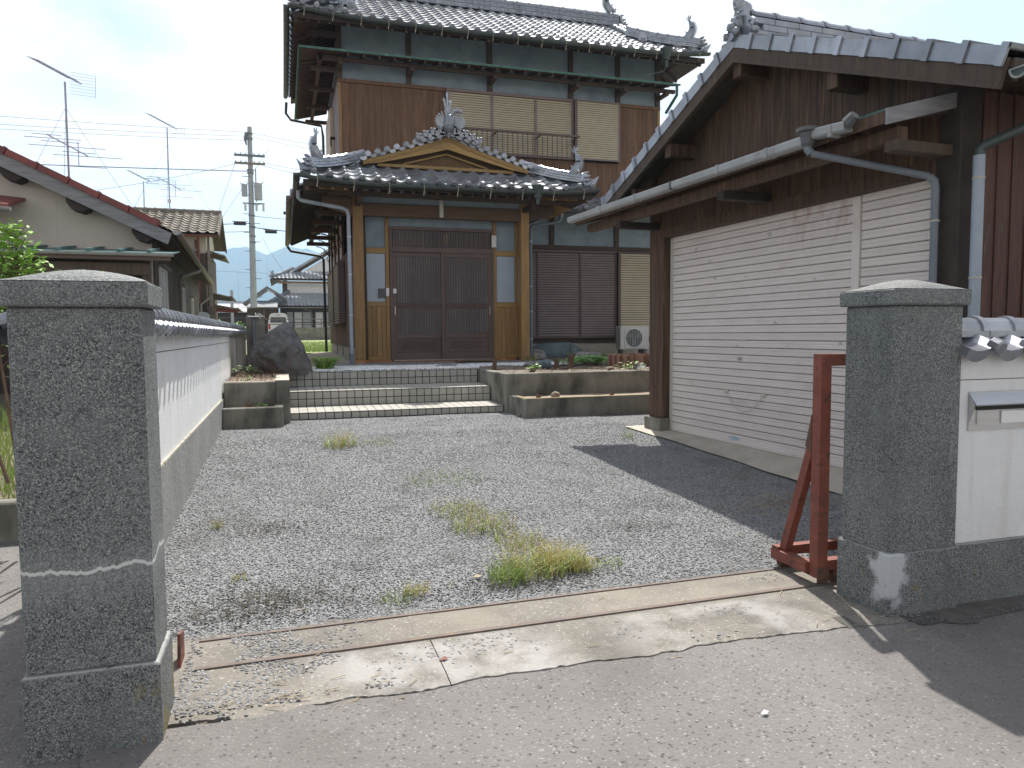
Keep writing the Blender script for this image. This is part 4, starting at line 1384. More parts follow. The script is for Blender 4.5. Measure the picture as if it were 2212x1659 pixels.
# ---- slatted shutters
def slat_panel(x0, x1, z0, z1, y, m, parent, pitch=.048, depth=.016, nm='slat_panel'):
    m_ = MB()
    n_ = int((z1 - z0) / pitch)
    d = (z1 - z0) / n_
    for k in range(n_):
        z = z0 + k * d
        m_.quad((x0, y - depth, z), (x1, y - depth, z), (x1, y - depth * .75, z + d * .78), (x0, y - depth * .75, z + d * .78))
        m_.quad((x0, y - depth * .75, z + d * .78), (x1, y - depth * .75, z + d * .78), (x1, y + .004, z + d * .78), (x0, y + .004, z + d * .78))
        m_.quad((x0, y, z + .001), (x1, y, z + .001), (x1, y - depth, z), (x0, y - depth, z))
    return m_.build(nm, M[m], parent, kind='stuff')
def shutter_window(x0, muls, x1, z0, z1, boxx, y, mt, mb_t, fr, pitch=.048):
    """frame, shutter leaves, then the storage box at the right"""
    t = P_('shutter_window', MB().box(x0, x1, y - .02, y + .02, z0, z1), 'black')
    xs = [x0] + muls + [x1]
    P_('frame', MB().cbox(x0 - .03, x1 + .02, y - .09, y - .021, z1 - .045, z1 + .015, .004), fr, t)
    P_('frame', MB().cbox(x0 - .03, x1 + .02, y - .10, y - .021, z0 - .03, z0 + .03, .004), fr, t)
    for i in range(len(xs) - 1):
        slat_panel(xs[i] + .025, xs[i + 1] - .025, z0 + .032, z1 - .047, y - .045, mt, t, pitch)
    for i, x in enumerate(xs):
        P_('stile', MB().cbox(x - .026, x + .026, y - .085 + .004 * (i % 2), y - .021, z0 + .031, z1 - .046, .003), fr, t)
    if boxx:
        b_ = P_('shutter_box', MB().box(x1 + .04, boxx, y - .13, y - .02, z0 - .015, z1 + .0), 'black')
        slat_panel(x1 + .085, boxx - .04, z0 + .02, z1 - .035, y - .145, mb_t, b_, pitch)
        P_('frame', MB().cbox(x1 + .022, x1 + .082, y - .16, y - .131, z0 - .02, z1 + .005, .003), 'sash_brown', b_)
        P_('frame', MB().cbox(boxx - .038, boxx + .005, y - .16, y - .131, z0 - .02, z1 + .005, .003), fr, b_)
        P_('frame', MB().cbox(x1 + .083, boxx - .04, y - .158, y - .131, z0 - .022, z0 + .018, .003), fr, b_)
        P_('frame', MB().cbox(x1 + .083, boxx - .04, y - .158, y - .131, z1 - .033, z1 + .004, .003), fr, b_)
    return t
shutter_window(3.55, [4.55, 5.57], 6.46, 5.06, 6.38, 7.60, YF, 'slat_beige', 'slat_beige', 'slat_brown')
# balcony railing
rl = P_('window_railing', MB().cbox(3.40, 6.50, YF - .42, YF - .37, 5.46, 5.505, .004), 'sash_brown')
P_('lower_rail', MB().cbox(3.40, 6.44, YF - .40, YF - .375, 4.99, 5.015, .003), 'sash_brown', rl)
for k in range(27):
    x = 3.42 + k * .1155
    P_('baluster', MB().tube([(x, YF - .395, 5.46), (x, YF - .395, 5.02), (x, YF - .39, 4.97), (x, YF - .34, 4.94)], .010, 5), 'sash_brown', rl)
for x in (4.55, 5.57, 6.44):
    P_('rail_bracket', MB().box(x - .02, x + .02, YF - .40, YF - .09, 5.44, 5.46), 'sash_brown', rl)

# ---- helper: eaves with rafters seen from below
def rafters(parent, pts_in, pts_out, n_, w__, h__, m, nm='rafter'):
    (a0, a1), (b0, b1) = pts_in, pts_out
    a0, a1, b0, b1 = map(Vector, (a0, a1, b0, b1))
    for i in range(n_):
        t_ = (i + .5) / n_
        MBx = MB()
        MBx.beam(a0.lerp(a1, t_), b0.lerp(b1, t_), w__, h__)
        P_(nm, MBx, m, parent)
# ---- main roof
EX0, EX1, EY0, EY1 = .30, 9.38, 15.22, 20.95
ZE = 7.27
def sori(s_, e=.13):
    """upsweep towards both ends of an eave, s in 0..1"""
    return e * abs(2 * s_ - 1) ** 5
RYc = (EY0 + EY1) / 2
RZt = 8.93
ROOF = P_('main_roof', MB().slab([(EX0 + .05, EY0 + .04, ZE - .02), (EX1 - .05, EY0 + .04, ZE - .02), (8.1, 16.5, 7.98), (8.45, RYc, RZt - .03), (1.3, RYc, RZt - .03), (1.55, 16.5, 7.98)], .05)
          .slab([(1.3, RYc, RZt - .03), (8.45, RYc, RZt - .03), (EX1 - .05, EY1 - .04, ZE - .02), (EX0 + .05, EY1 - .04, ZE - .02)], .05)
          .slab([(EX0 + .05, EY1 - .04, ZE - .02), (EX0 + .05, EY0 + .04, ZE - .02), (1.6, 16.5, 7.98), (1.6, 19.6, 7.98)], .05)
          .slab([(EX1 - .05, EY0 + .04, ZE - .02), (EX1 - .05, EY1 - .04, ZE - .02), (8.1, 19.6, 7.98), (8.1, 16.5, 7.98)], .05), 'wood_black')
sl_ = (RZt - ZE) / (RYc - EY0)
pit = math.atan(sl_)
NCm = 34
PW = (EX1 - EX0) / NCm
NRm = 13
EXP = (RYc - EY0) / NRm
TM = roof_tile_mesh('roof_tile_main', PW, EXP / math.cos(pit) + .02, .034, .018, .024)
TE = roof_tile_mesh('roof_tile_eave', PW, EXP / math.cos(pit) + .02, .034, .018, .024, True)
rest = MB()
cnt = 0
cells = []
for r_ in range(NRm):
    for c in range(NCm):
        x = EX0 + c * PW
        y = EY0 + r_ * EXP
        lim = min(x + PW * .6 - EX0, EX1 - x - PW * .4)
        if y - EY0 > lim and not (1.35 < x < 8.30):
            continue
        s_ = (x - EX0) / (EX1 - EX0)
        z = ZE + .035 + sl_ * (y - EY0) + sori(s_) * max(0, 1 - (y - EY0) / 1.1)
        zn = ZE + .035 + sl_ * (y + EXP - EY0) + sori(s_) * max(0, 1 - (y + EXP - EY0) / 1.1)
        cells.append((x, y, z, math.atan((zn - z) / EXP), r_))
for (x, y, z, p_, r_) in cells:
    q = T((x, y, z)) @ RX(p_) @ T((rnd.uniform(-.003, .003), rnd.uniform(-.004, .004), rnd.uniform(-.001, .002)))
    if r_ == 0:
        inst('eave_tile', TE, ROOF, q)
    elif cnt < 262:
        inst('roof_tile', TM, ROOF, q)
        cnt += 1
    else:
        b0 = len(rest.v)
        rest.v += [tuple(q @ v.co) for v in TM.vertices]
        rest.f += [tuple(b0 + i for i in f.vertices) for f in TM.polygons]
P_('roof_tiles', rest, 'tile_grey', ROOF, kind='stuff')
# left hip edge and side slope tiles (seen edge-on from the yard)
side = MB()
for c in range(20):
    y = EY0 + .1 + c * .285
    for r_ in range(4):
        q = T((EX0 + r_ * .25, y + .285, ZE + .03 + sori((y - EY0) / (EY1 - EY0)) * (1 if r_ == 0 else .5) + r_ * .145)) @ RZ(-PI / 2) @ RX(R(30))
        b0 = len(side.v)
        side.v += [tuple(q @ v.co) for v in TE.vertices]
        side.f += [tuple(b0 + i for i in f.vertices) for f in TE.polygons]
P_('side_tiles', side, 'tile_grey', ROOF, kind='stuff')
def ridge_line(parent, pts, courses, hw0, ch, cap_r, pitch=.27, cap_mesh=None, nm='ridge'):
    """stacked flat courses with joints along a polyline, round caps on top"""
    pts = [Vector(p) for p in pts]
    segs = []
    tot = sum((b - a).length for a, b in zip(pts, pts[1:]))
    n_ = max(1, int(tot / pitch))
    def at(d):
        for a, b in zip(pts, pts[1:]):
            L_ = (b - a).length
            if d <= L_ or b is pts[-1]:
                return a + (b - a) * (d / L_), (b - a).normalized()
            d -= L_
    st = MB()
    for c in range(courses):
        h_ = hw0 - c * (hw0 - cap_r * .95) / max(1, courses)
        off = (pitch / 2 if c % 2 else 0)
        k = 0
        d = -off
        while d < tot - .02:
            d0, d1 = max(d, 0) + .003, min(d + pitch, tot) - .003
            if d1 - d0 > .03:
                a, _ = at(d0 + .003)
                b_, _ = at(d1)
                st.beam(a + Vector((0, 0, ch * (c + .5))), b_ + Vector((0, 0, ch * (c + .5))), 2 * h_ - (.012 if c % 2 else 0), ch - .013)
            d += pitch
    P_('ridge_courses', st, 'tile_grey', parent, kind='stuff')
    me = cap_mesh or cap_tile_mesh(nm + '_cap', cap_r, tot / n_ + .012)
    for k in range(n_):
        a, dr = at(k * tot / n_)
        az = math.atan2(dr.y, dr.x)
        el = math.asin(dr.z)
        inst('ridge_tile', me, parent, T(a + Vector((0, 0, ch * courses))) @ RZ(az) @ RY(-el))
# big main ridge
RG = [(1.15, RYc, RZt), (8.50, RYc, RZt)]
ridge_line(ROOF, RG, 5, .15, .058, .075, .30)
# round bosses along the ridge foot and crown rows
bs_ = MB()
for k in range(27):
    x = 1.3 + k * .27
    bs_.tube([(x, RYc - .165, RZt + .045), (x, RYc - .10, RZt + .045)], .038, 8)
P_('ridge_bosses', bs_, 'tile_grey', ROOF, kind='stuff')
def fish(parent, loc, rz, s=1., nm='fish_ornament'):
    """upright dragon-fish: head low, body curling up to a forked tail; faces local +x"""
    q = T(Vector(loc)) @ RZ(rz) @ Matrix.Scale(s, 4)
    b = MB()
    pts, rs = [], []
    for i in range(13):
        t_ = i / 12
        x = -.13 + .26 * math.sin(t_ * 1.9 + .2) * (1 - t_ * .5)
        pts.append((x * 1.0, 0, .05 + t_ * .44))
        rs.append(.088 * (1 - t_) ** .8 + .024)
    b.tube(pts, rs, 8)
    b.v = [tuple(q @ Vector(p)) for p in b.v]
    o = P_(nm, b, 'tile_grey', parent)
    f = MB()
    for i in range(1, 11):       # back spines
        p = Vector(pts[i])
        f.prism([(p.x + rs[i] * .6, -.008, p.z - .022), (p.x + rs[i] + .070, -.010, p.z + .014), (p.x + rs[i] * .6, -.008, p.z + .026)], (0, .022, 0))
    for s_ in (-1, 1):
        f.prism([(pts[4][0] - .02, s_ * .03, .16), (pts[4][0] - .12, s_ * .09, .22), (pts[4][0] - .09, s_ * .08, .13)], (0, s_ * .012, .006))
    tl = Vector(pts[-1])
    for (dx, dz) in ((-.13, .055), (-.10, .115), (-.03, .15), (.045, .13)):
        f.prism([(tl.x - .012, -.009, tl.z - .015), (tl.x + dx * .55 - .02, -.009, tl.z + dz * .5 + .015), (tl.x + dx, -.009, tl.z + dz), (tl.x + dx * .55 + .025, -.009, tl.z + dz * .45 - .008)], (0, .018, 0))
    # curled jaw
    f.tube([(-.12, 0, .06), (-.19, 0, .08), (-.215, 0, .13), (-.185, 0, .155)], [.04, .035, .025, .012], 6)
    f.ball((-.13, .05, .09), .022).ball((-.13, -.05, .09), .022)
    f.v = [tuple(q @ Vector(p)) for p in f.v]
    P_('fin', f, 'tile_grey', parent, kind='stuff')
    return o
def end_stack(parent, loc, rz, s=1.):
    """stepped end of a ridge with scroll tiles"""
    q = T(Vector(loc)) @ RZ(rz) @ Matrix.Scale(s, 4)
    m_ = MB()
    m_.prism([(0, -.16, 0), (0, -.20, .08), (0, -.13, .20), (0, -.08, .30), (0, .08, .30), (0, .13, .20), (0, .20, .08), (0, .16, 0)], (.06, 0, 0))
    for k, (z, w_) in enumerate(((.30, .10), (.20, .13), (.08, .17))):
        m_.prism([(-.02, -w_ * .5, z), (.10 + .05 * k, -w_ * .5, z + .01), (.15 + .05 * k, -w_ * .5, z + .06), (.05, -w_ * .5, z + .05)], (0, w_, 0))
    for s_ in (-1, 1):
        m_.tube([(.05, s_ * .17, .03), (.10, s_ * .22, .06), (.11, s_ * .19, .12), (.08, s_ * .15, .10)], [.035, .032, .026, .015], 6)
    m_.ball((.07, 0, .13), .07, jit=.3, seed=5)
    m_.v = [tuple(q @ Vector(p)) for p in m_.v]
    return P_('end_tile', m_, 'tile_grey', parent)
end_stack(ROOF, (8.52, RYc, RZt - .02), 0, 1.05)
fish(ROOF, (8.24, RYc, RZt + .35), PI, 1.0)
end_stack(ROOF, (1.13, RYc, RZt - .02), PI, 1.05)
# verges: two rolls running down from the ridge ends, closing tiles at the foot
vg = MB()
for (xs_) in ((8.22, 8.46), (1.50, 1.26)):
    for j, x in enumerate(xs_):
        for k in range(9):
            ya = RYc - .15 - k * .205
            za = ZE + .09 + sl_ * (ya - EY0)
            vg.tube([(x, ya, za), (x, ya - .205, za - .205 * sl_ + .014)], [.058, .066], 8)
P_('verge_rolls', vg, 'tile_grey', ROOF, kind='stuff')
def leaf_plate(parent, loc, rz, s=1.):
    q = T(Vector(loc)) @ RZ(rz) @ Matrix.Scale(s, 4)
    m_ = MB()
    pl_ = [(0, 0), (.09, -.015), (.13, .03), (.11, .08), (.14, .12), (.09, .15), (.07, .19), (0, .22), (-.07, .19), (-.09, .15), (-.14, .12), (-.11, .08), (-.13, .03), (-.09, -.015)]
    m_.prism([(0, y, z) for y, z in pl_], (.03, 0, 0))
    m_.ball((-.02, 0, .08), .06, sc=(.6, 1, 1), jit=.2)
    m_.v = [tuple(q @ Vector(p)) for p in m_.v]
    return P_('closing_tile', m_, 'tile_grey', parent)
for x in (1.30, 1.52, 8.22, 8.46):
    leaf_plate(ROOF, (x, 16.10, ZE + .10 + sl_ * (16.10 - EY0)), PI / 2, .85)
# corner hips
for (xc, sgn) in ((EX0, 1), (EX1, -1)):
    pts = []
    for i in range(7):
        t_ = i / 6
        d = 1.35 * (1 - t_) + .12 * t_
        pts.append((xc + sgn * d, EY0 + d, ZE + .06 + sl_ * d + .14 * max(0, 1 - d / 1.2) ** 2))
    ridge_line(ROOF, pts, 4, .12, .048, .062, .24)
    c0 = Vector(pts[-1])
    az = math.atan2(-1, -sgn)
    end_stack(ROOF, (c0.x, c0.y, c0.z), az, .72)
    fish(ROOF, (c0.x + sgn * .16, c0.y + .16, c0.z + .22), az, .95)
    # upturned corner tile
    P_('corner_tile', MB().prism([(xc + sgn * .25, EY0 + .10, ZE + .16), (xc - sgn * .02, EY0 - .03, ZE + .20), (xc - sgn * .07, EY0 - .08, ZE + .32), (xc + sgn * .02, EY0 + .0, ZE + .27)], (0, .05, .0)), 'tile_grey', ROOF)
# eaves underside
SOF = P_('eave_soffit', MB().slab([(EX0 + .06, EY0 + .05, ZE - .07), (EX1 - .06, EY0 + .05, ZE - .07), (EX1 - .06, YF, 7.63), (EX0 + .06, YF, 7.63)], .02)
         .slab([(EX0 + .06, EY0 + .05, ZE - .07), (XL, YF, 7.63), (XL, YB, 7.63), (EX0 + .06, EY1, ZE - .07)][::-1], .02)
         .slab([(EX1 - .06, EY0 + .05, ZE - .07), (EX1 - .06, EY1, ZE - .07), (XR, YB, 7.63), (XR, YF, 7.63)][::-1], .02), 'wood_dark')
rafters(SOF, ((XL, YF, 7.56), (XR, YF, 7.56)), ((XL, EY0 + .05, ZE - .12), (XR, EY0 + .05, ZE - .12)), 26, .05, .06, 'wood_mid')
rafters(SOF, ((XL, YF + .1, 7.58), (XL, YB, 7.58)), ((EX0 + .06, YF + .1, ZE - .12), (EX0 + .06, YB, ZE - .12)), 17, .05, .06, 'wood_mid')
rafters(SOF, ((XR, YF + .1, 7.58), (XR, YB, 7.58)), ((EX1 - .06, YF + .1, ZE - .12), (EX1 - .06, YB, ZE - .12)), 12, .05, .06, 'wood_mid')
for (xc, xi) in ((EX0 + .1, XL), (EX1 - .1, XR)):
    for k in range(4):
        f = k / 4
        P_('fan_rafter', MB().beam((xi, YF, 7.58), (xc + (xi - xc) * f, EY0 + .08, ZE - .10), .05, .06), 'wood_mid', SOF)
    P_('hip_rafter', MB().beam((xi, YF, 7.56), (xc, EY0 + .1, ZE - .09), .09, .11), 'wood_mid', SOF)
P_('eave_board', MB().box(EX0 + .04, EX1 - .04, EY0 + .015, EY0 + .05, ZE - .10, ZE + .01), 'wood_black', SOF)
# gutters follow the sweep of the eave
def eave_gutter(x0, x1, y, ze, e, r, m, parent, hooks, axis='x', n_=26, hm='hook', hl=.10):
    pts = []
    for i in range(n_ + 1):
        t_ = i / n_
        v = x0 + (x1 - x0) * t_
        z = ze + sori(t_, e)
        pts.append((v, y, z) if axis == 'x' else (y, v, z))
    g_ = P_('gutter', MB().tube(pts, r, 9, cap=True, arc=(PI, 2 * PI)), m, parent)
    g_.modifiers.new('thick', 'SOLIDIFY').thickness = .004
    for k in range(hooks):
        t_ = (k + .5) / hooks
        v = x0 + (x1 - x0) * t_
        z = ze + sori(t_, e)
        if axis == 'x':
            hp_ = [(v, y - r - .004, z + .006), (v, y - r * .75, z - r * .8), (v + .01, y - .005, z - r - .004), (v - .004, y - .02, z - r - hl * .45), (v - .008, y - .01, z - r - hl)]
        else:
            hp_ = [(y - r - .004, v, z + .006), (y - r * .75, v, z - r * .8), (y, v, z - r - .006), (y + r * .8, v, z - r * .6), (y + r + .02, v, z + .03)]
        P_('gutter_hook', MB().tube(hp_, .0065, 5), hm, parent)
    return g_
eave_gutter(EX0 - .02, EX1 + .02, EY0 - .075, ZE - .03, .13, .058, 'gutter_dark', HS, 17)
eave_gutter(EY0 - .02, EY1, EX0 - .075, ZE - .03, .13, .055, 'gutter_dark', HS, 15, axis='y')
P_('rain_hopper', MB().tube([(8.30, EY0 - .09, ZE + .08), (8.30, EY0 - .09, ZE + .04), (8.30, EY0 - .09, ZE - .16), (8.30, EY0 - .09, ZE - .17), (8.30, EY0 - .09, ZE - .32)], [.15, .14, .075, .04, .035], 8), 'gutter_dark')
P_('leader_pipe', MB().tube([(8.30, EY0 - .09, ZE - .30), (8.28, EY0 + .0, ZE - .38), (7.75, 15.62, 6.83)], .009, 6), 'pipe_grey')
# corner braces of the left eave: two beams running back under the rafters
P_('eave_beam', MB().cbox(XL - .50, XL - .40, YF - .45, YB + .2, 7.34, 7.44, .005), 'wood_mid', SOF)
P_('eave_beam', MB().cbox(XL - .6, XR + .55, EY0 + .40, EY0 + .50, 7.30, 7.39, .005), 'wood_mid', SOF)
for y in (YF, 17.6, 19.0, 20.3):
    P_('eave_arm', MB().cbox(XL - .62, XL, y - .05, y + .05, 7.22, 7.335, .005), 'wood_mid', SOF)
# ---- copper canopy round the upper floor
CP = P_('copper_canopy', MB().slab([(.44, 15.47, 6.735), (8.84, 15.47, 6.735), (8.70, YF - .04, 6.93), (XL, YF - .04, 6.93)], .014)
        .slab([(.44, 15.47, 6.735), (XL, YF - .04, 6.93), (XL, YB, 6.93), (.44, 20.7, 6.735)][::-1], .014)
        .box(.43, 8.85, 15.455, 15.475, 6.70, 6.742).box(.425, .445, 15.455, 20.7, 6.70, 6.742), 'copper')
P_('canopy_deck', MB().slab([(.48, 15.49, 6.715), (8.80, 15.49, 6.715), (8.70, YF - .04, 6.905), (XL, YF - .04, 6.905)], .022)
   .slab([(.48, 15.49, 6.715), (XL, YF - .04, 6.905), (XL, YB, 6.905), (.48, 20.6, 6.715)][::-1], .022), 'wood_dark', CP)
rafters(CP, ((XL, YF, 6.86), (XR, YF, 6.86)), ((XL, 15.5, 6.67), (XR, 15.5, 6.67)), 24, .04, .045, 'wood_mid')
rafters(CP, ((XL, YF, 6.86), (XL, YB, 6.86)), ((.5, YF, 6.67), (.5, YB, 6.67)), 26, .04, .045, 'wood_mid')
P_('canopy_beam', MB().cbox(XL - .45, XR + .2, YF - .42, YF - .34, 6.63, 6.71, .004), 'wood_mid', CP)
P_('canopy_beam', MB().cbox(XL - .42, XL - .34, YF - .42, YB, 6.63, 6.71, .004), 'wood_mid', CP)
for x in (1.26, 2.72, 4.52, 6.44, 7.62, 8.66):
    P_('canopy_arm', MB().cbox(x - .045, x + .045, YF - .48, YF, 6.55, 6.63, .004), 'wood_mid', CP)
for y in (16.25, 17.6, 19.0, 20.3):
    P_('canopy_arm', MB().cbox(XL - .55, XL, y - .045, y + .045, 6.55, 6.63, .004), 'wood_mid', CP)
P_('canopy_downpipe', MB().tube([(8.78, 15.50, 6.72), (8.78, 15.50, 6.50), (8.72, 15.9, 6.2)], .035, 8), 'copper', CP)
# ---- ground floor right of the porch
XG = 4.62
P_('ground_beam', MB().cbox(XG, 10.3, YF - .03, YF + .03, 2.99, 3.09, .004), 'wood_mid')
P_('ground_beam', MB().cbox(XG, 10.3, YF - .035, YF + .03, .835, .945, .004), 'wood_mid')
for x in (5.97, 7.60, 9.3):
    P_('ground_post', MB().cbox(x - .055, x + .055, YF - .025, YF + .03, 3.091, 4.1, .004), 'wood_mid')
shutter_window(5.06, [5.60, 6.66], 7.56, .975, 2.965, 8.75, YF, 'slat_brown', 'slat_beige', 'sash_brown', pitch=.055)
# lower roof right of the porch
LR = P_('lower_roof', MB().slab([(5.4, 15.08, 3.72), (9.9, 15.08, 3.72), (9.9, YF, 4.20), (5.4, YF, 4.20)], .04), 'wood_dark')
ang = math.atan(.48 / 1.12)
TL_ = roof_tile_mesh('roof_tile_low', .262, .27, .032, .018, .022)
TLe = roof_tile_mesh('roof_tile_low_eave', .262, .27, .032, .018, .022, True)
for r_ in range(5):
    for c in range(15):
        inst('roof_tile' if r_ else 'eave_tile', TL_ if r_ else TLe, LR, T((5.85 + c * .262, 15.06 + r_ * .228, 3.745 + r_ * .0977)) @ RX(ang))
rafters(LR, ((5.5, YF, 4.12), (9.9, YF, 4.12)), ((5.5, 15.1, 3.66), (9.9, 15.1, 3.66)), 15, .045, .055, 'wood_mid')
eave_gutter(5.5, 9.9, 15.0, 3.69, 0, .05, 'gutter_dark', HS, 8)
# ---- left side of the ground floor
SD = P_('side_wall', MB().box(XL + .03, XL + .12, 13.80, YB + .5, .83, 3.95), 'plaster_white')
sb = P_('side_board_wall', MB().box(XL + .012, XL + .03, 13.82, YB + .5, .835, 2.60), 'wood_black')
for i in range(46):
    y0_ = 13.83 + i * .1535
    P_('wall_board', MB().box(XL - .010 + rnd.uniform(-.002, .002), XL + .012, y0_, y0_ + .1495, .84, 2.60), 'wood_brown', sb)
P_('side_rail', MB().cbox(XL - .02, XL + .03, 13.82, YB + .5, 2.60, 2.69, .004), 'wood_mid')
for y in (14.9, 16.2, 17.4, 18.6, 19.8, 20.9):
    P_('side_post', MB().cbox(XL - .008, XL + .04, y - .05, y + .05, 2.70, 3.95, .004), 'wood_mid')
for (ya, yb, z0_, z1_) in ((15.5, 17.0, 1.30, 2.56), (17.35, 19.2, 1.30, 2.56)):
    wdw = P_('slat_screen', MB().box(XL - .09, XL - .075, ya + .03, yb - .03, z0_ + .03, z1_ - .03), 'wood_black')
    n_ = 24
    for k in range(n_):
        z = z0_ + .03 + k * (z1_ - z0_ - .06) / n_
        P_('slat', MB().prism([(XL - .10, ya + .03, z + .006), (XL - .145, ya + .03, z - .006), (XL - .145, ya + .03, z + .020), (XL - .10, ya + .03, z + .032)], (0, yb - ya - .06, 0)), 'slat_beige', wdw)
    for (a, b_, c, d) in ((ya, ya + .03, z0_, z1_), (yb - .03, yb, z0_, z1_), (ya + .031, yb - .031, z0_, z0_ + .03), (ya + .031, yb - .031, z1_ - .03, z1_)):
        P_('frame', MB().box(XL - .15, XL - .02, a, b_, c, d), 'sash_brown', wdw)
LS = P_('side_roof', MB().slab([(.24, 13.5, 3.50), (.24, 20.9, 3.50), (XL + .05, 20.9, 3.98), (XL + .05, 13.5, 3.98)][::-1], .04), 'wood_dark')
for c in range(28):
    for r_ in range(5):
        inst('roof_tile' if r_ else 'eave_tile', TL_ if r_ else TLe, LS, T((.22 + r_ * .20, 13.55 + (c + 1) * .262, 3.525 + r_ * .096)) @ RZ(-PI / 2) @ RX(math.atan(.48)))
rafters(LS, ((XL, 13.6, 3.90), (XL, 20.8, 3.90)), ((.26, 13.6, 3.45), (.26, 20.8, 3.45)), 32, .035, .05, 'wood_mid')
P_('eave_beam', MB().cbox(XL - .52, XL - .43, 13.7, 20.8, 3.48, 3.57, .004), 'wood_mid', LS)
for y in (14.9, 16.2, 17.5, 18.8, 20.1):
    P_('eave_arm', MB().cbox(XL - .60, XL, y - .045, y + .045, 3.38, 3.475, .004), 'wood_beam', LS)
    br = MB()
    for (a0, a1, rr) in ((0, PI / 2, .34), ):
        pa = [(XL - .02 - rr + rr * math.cos(a), y, 3.36 - .40 + .40 * math.sin(a) - .0) for a in [i * PI / 16 for i in range(9)]]
        br.tube(pa, .012, 5)
    br.tube([(XL - .02, y, 2.90), (XL - .10, y, 3.05), (XL - .06, y, 3.16), (XL - .17, y, 3.22), (XL - .15, y, 3.32)], .010, 5)
    P_('scroll_bracket', br, 'black', LS)
eave_gutter(13.6, 21.0, .16, 3.47, .02, .05, 'gutter_tan', HS, 14, axis='y')
P_('downpipe', MB().tube([(.17, 20.9, 3.42), (.25, 20.95, 3.32), (1.02, 20.95, 3.20), (1.10, 20.95, 3.12), (1.12, 20.95, .60)], .035, 8), 'pipe_dark')
# end roof over the back eave of the upper floor and its gutter
P_('downpipe', MB().tube([(EX0 - .06, EY1 - .05, ZE - .06), (EX0 - .08, EY1 - .05, ZE - .34), (EX0 + .04, EY1 - .1, ZE - .52), (XL - .12, EY1 - .1, ZE - .62), (XL - .08, EY1 - .12, ZE - .9), (XL - .08, EY1 - .12, 4.2)], .035, 8), 'pipe_dark')
# ================================================================== ENTRANCE PORCH (parts of the house)
PX0, PX1, PY = 1.24, 4.55, 13.60
DY = 13.95
for (a, b_) in ((PX0, 1.42), (4.385, PX1)):
    po = P_('porch_post', MB().cbox(a, b_, PY, PY + .17, .61, 3.56, .008), 'wood_gold')
    P_('foot_tiles', MB().cbox(a - .006, b_ + .006, PY - .006, PY + .176, .53, .608, .004), 'terracotta_tile', po)
P_('side_pilaster', MB().cbox(PX0 + .012, PX0 + .10, PY + .172, PY + .25, .56, 3.5, .004), 'wood_mid')
P_('side_pilaster', MB().cbox(4.45, 4.54, PY + .172, PY + .25, .56, 3.5, .004), 'wood_mid')
P_('porch_beam', MB().cbox(1.422, 4.383, PY + .02, PY + .15, 3.20, 3.43, .008), 'wood_beam')
P_('porch_panel', MB().box(1.424, 4.38, PY + .07, PY + .12, 3.431, 3.68), 'plaster_blue')
P_('porch_ceiling', MB().box(1.26, 4.53, PY + .15, 14.4, 3.50, 3.53), 'wood_mid')
# door wall: plaster above, posts, rails
P_('door_wall', MB().box(1.30, 4.50, DY + .03, DY + .08, .53, 3.50), 'plaster_blue')
for (a, b_) in ((1.42, 1.49), (1.845, 1.915), (3.925, 3.985), (4.37, 4.43)):
    P_('wall_post', MB().cbox(a, b_, DY - .03, DY + .029, .60, 3.49, .004), 'wood_mid' if a < 1.5 else 'wood_gold')
P_('return_wall', MB().box(4.431, 4.45, PY + .17, DY - .03, .60, 3.49), 'plaster_blue')
for (a, b_, z0_, z1_) in ((1.491, 1.844, 2.57, 2.67), (3.986, 4.369, 2.57, 2.67), (1.491, 1.844, 1.585, 1.675), (3.986, 4.369, 1.585, 1.675), (1.491, 1.844, .60, .66), (3.986, 4.369, .60, .66)):
    P_('wall_rail', MB().cbox(a, b_, DY - .027, DY + .029, z0_, z1_, .004), 'wood_gold_x')
for (z0_, z1_) in ((2.57, 2.67), (1.585, 1.675), (.60, .66)):
    P_('return_rail', MB().cbox(4.405, 4.430, PY + .171, DY - .031, z0_, z1_, .003), 'wood_gold')
P_('frosted_pane', MB().box(1.50, 1.835, DY - .004, DY + .012, 1.68, 2.565), 'glass_frost')
P_('frosted_pane', MB().box(3.995, 4.36, DY - .004, DY + .012, 1.68, 2.565), 'glass_frost')
P_('frosted_pane', MB().box(4.418, 4.43, PY + .19, DY - .05, 1.68, 2.565), 'glass_frost')
for (a, b_) in ((1.491, 1.844), (3.986, 4.369)):
    n_ = 4
    for i in range(n_):
        d = (b_ - a) / n_
        P_('wainscot_board', MB().cbox(a + i * d + .0025, a + (i + 1) * d - .0025, DY - .012, DY + .02, .661, 1.584, .003), 'wood_gold')
for i in range(3):
    P_('wainscot_board', MB().box(4.412, 4.43, PY + .172 + i * .05, PY + .172 + i * .05 + .046, .661, 1.584), 'wood_gold')
for i in range(27):
    a = 1.43 + i * .1095
    P_('sill_tile', MB().cbox(a, a + .105, DY - .06, DY - .032, .535, .598 if not (1.9 < a < 3.9) else .573, .002), 'terracotta_tile')
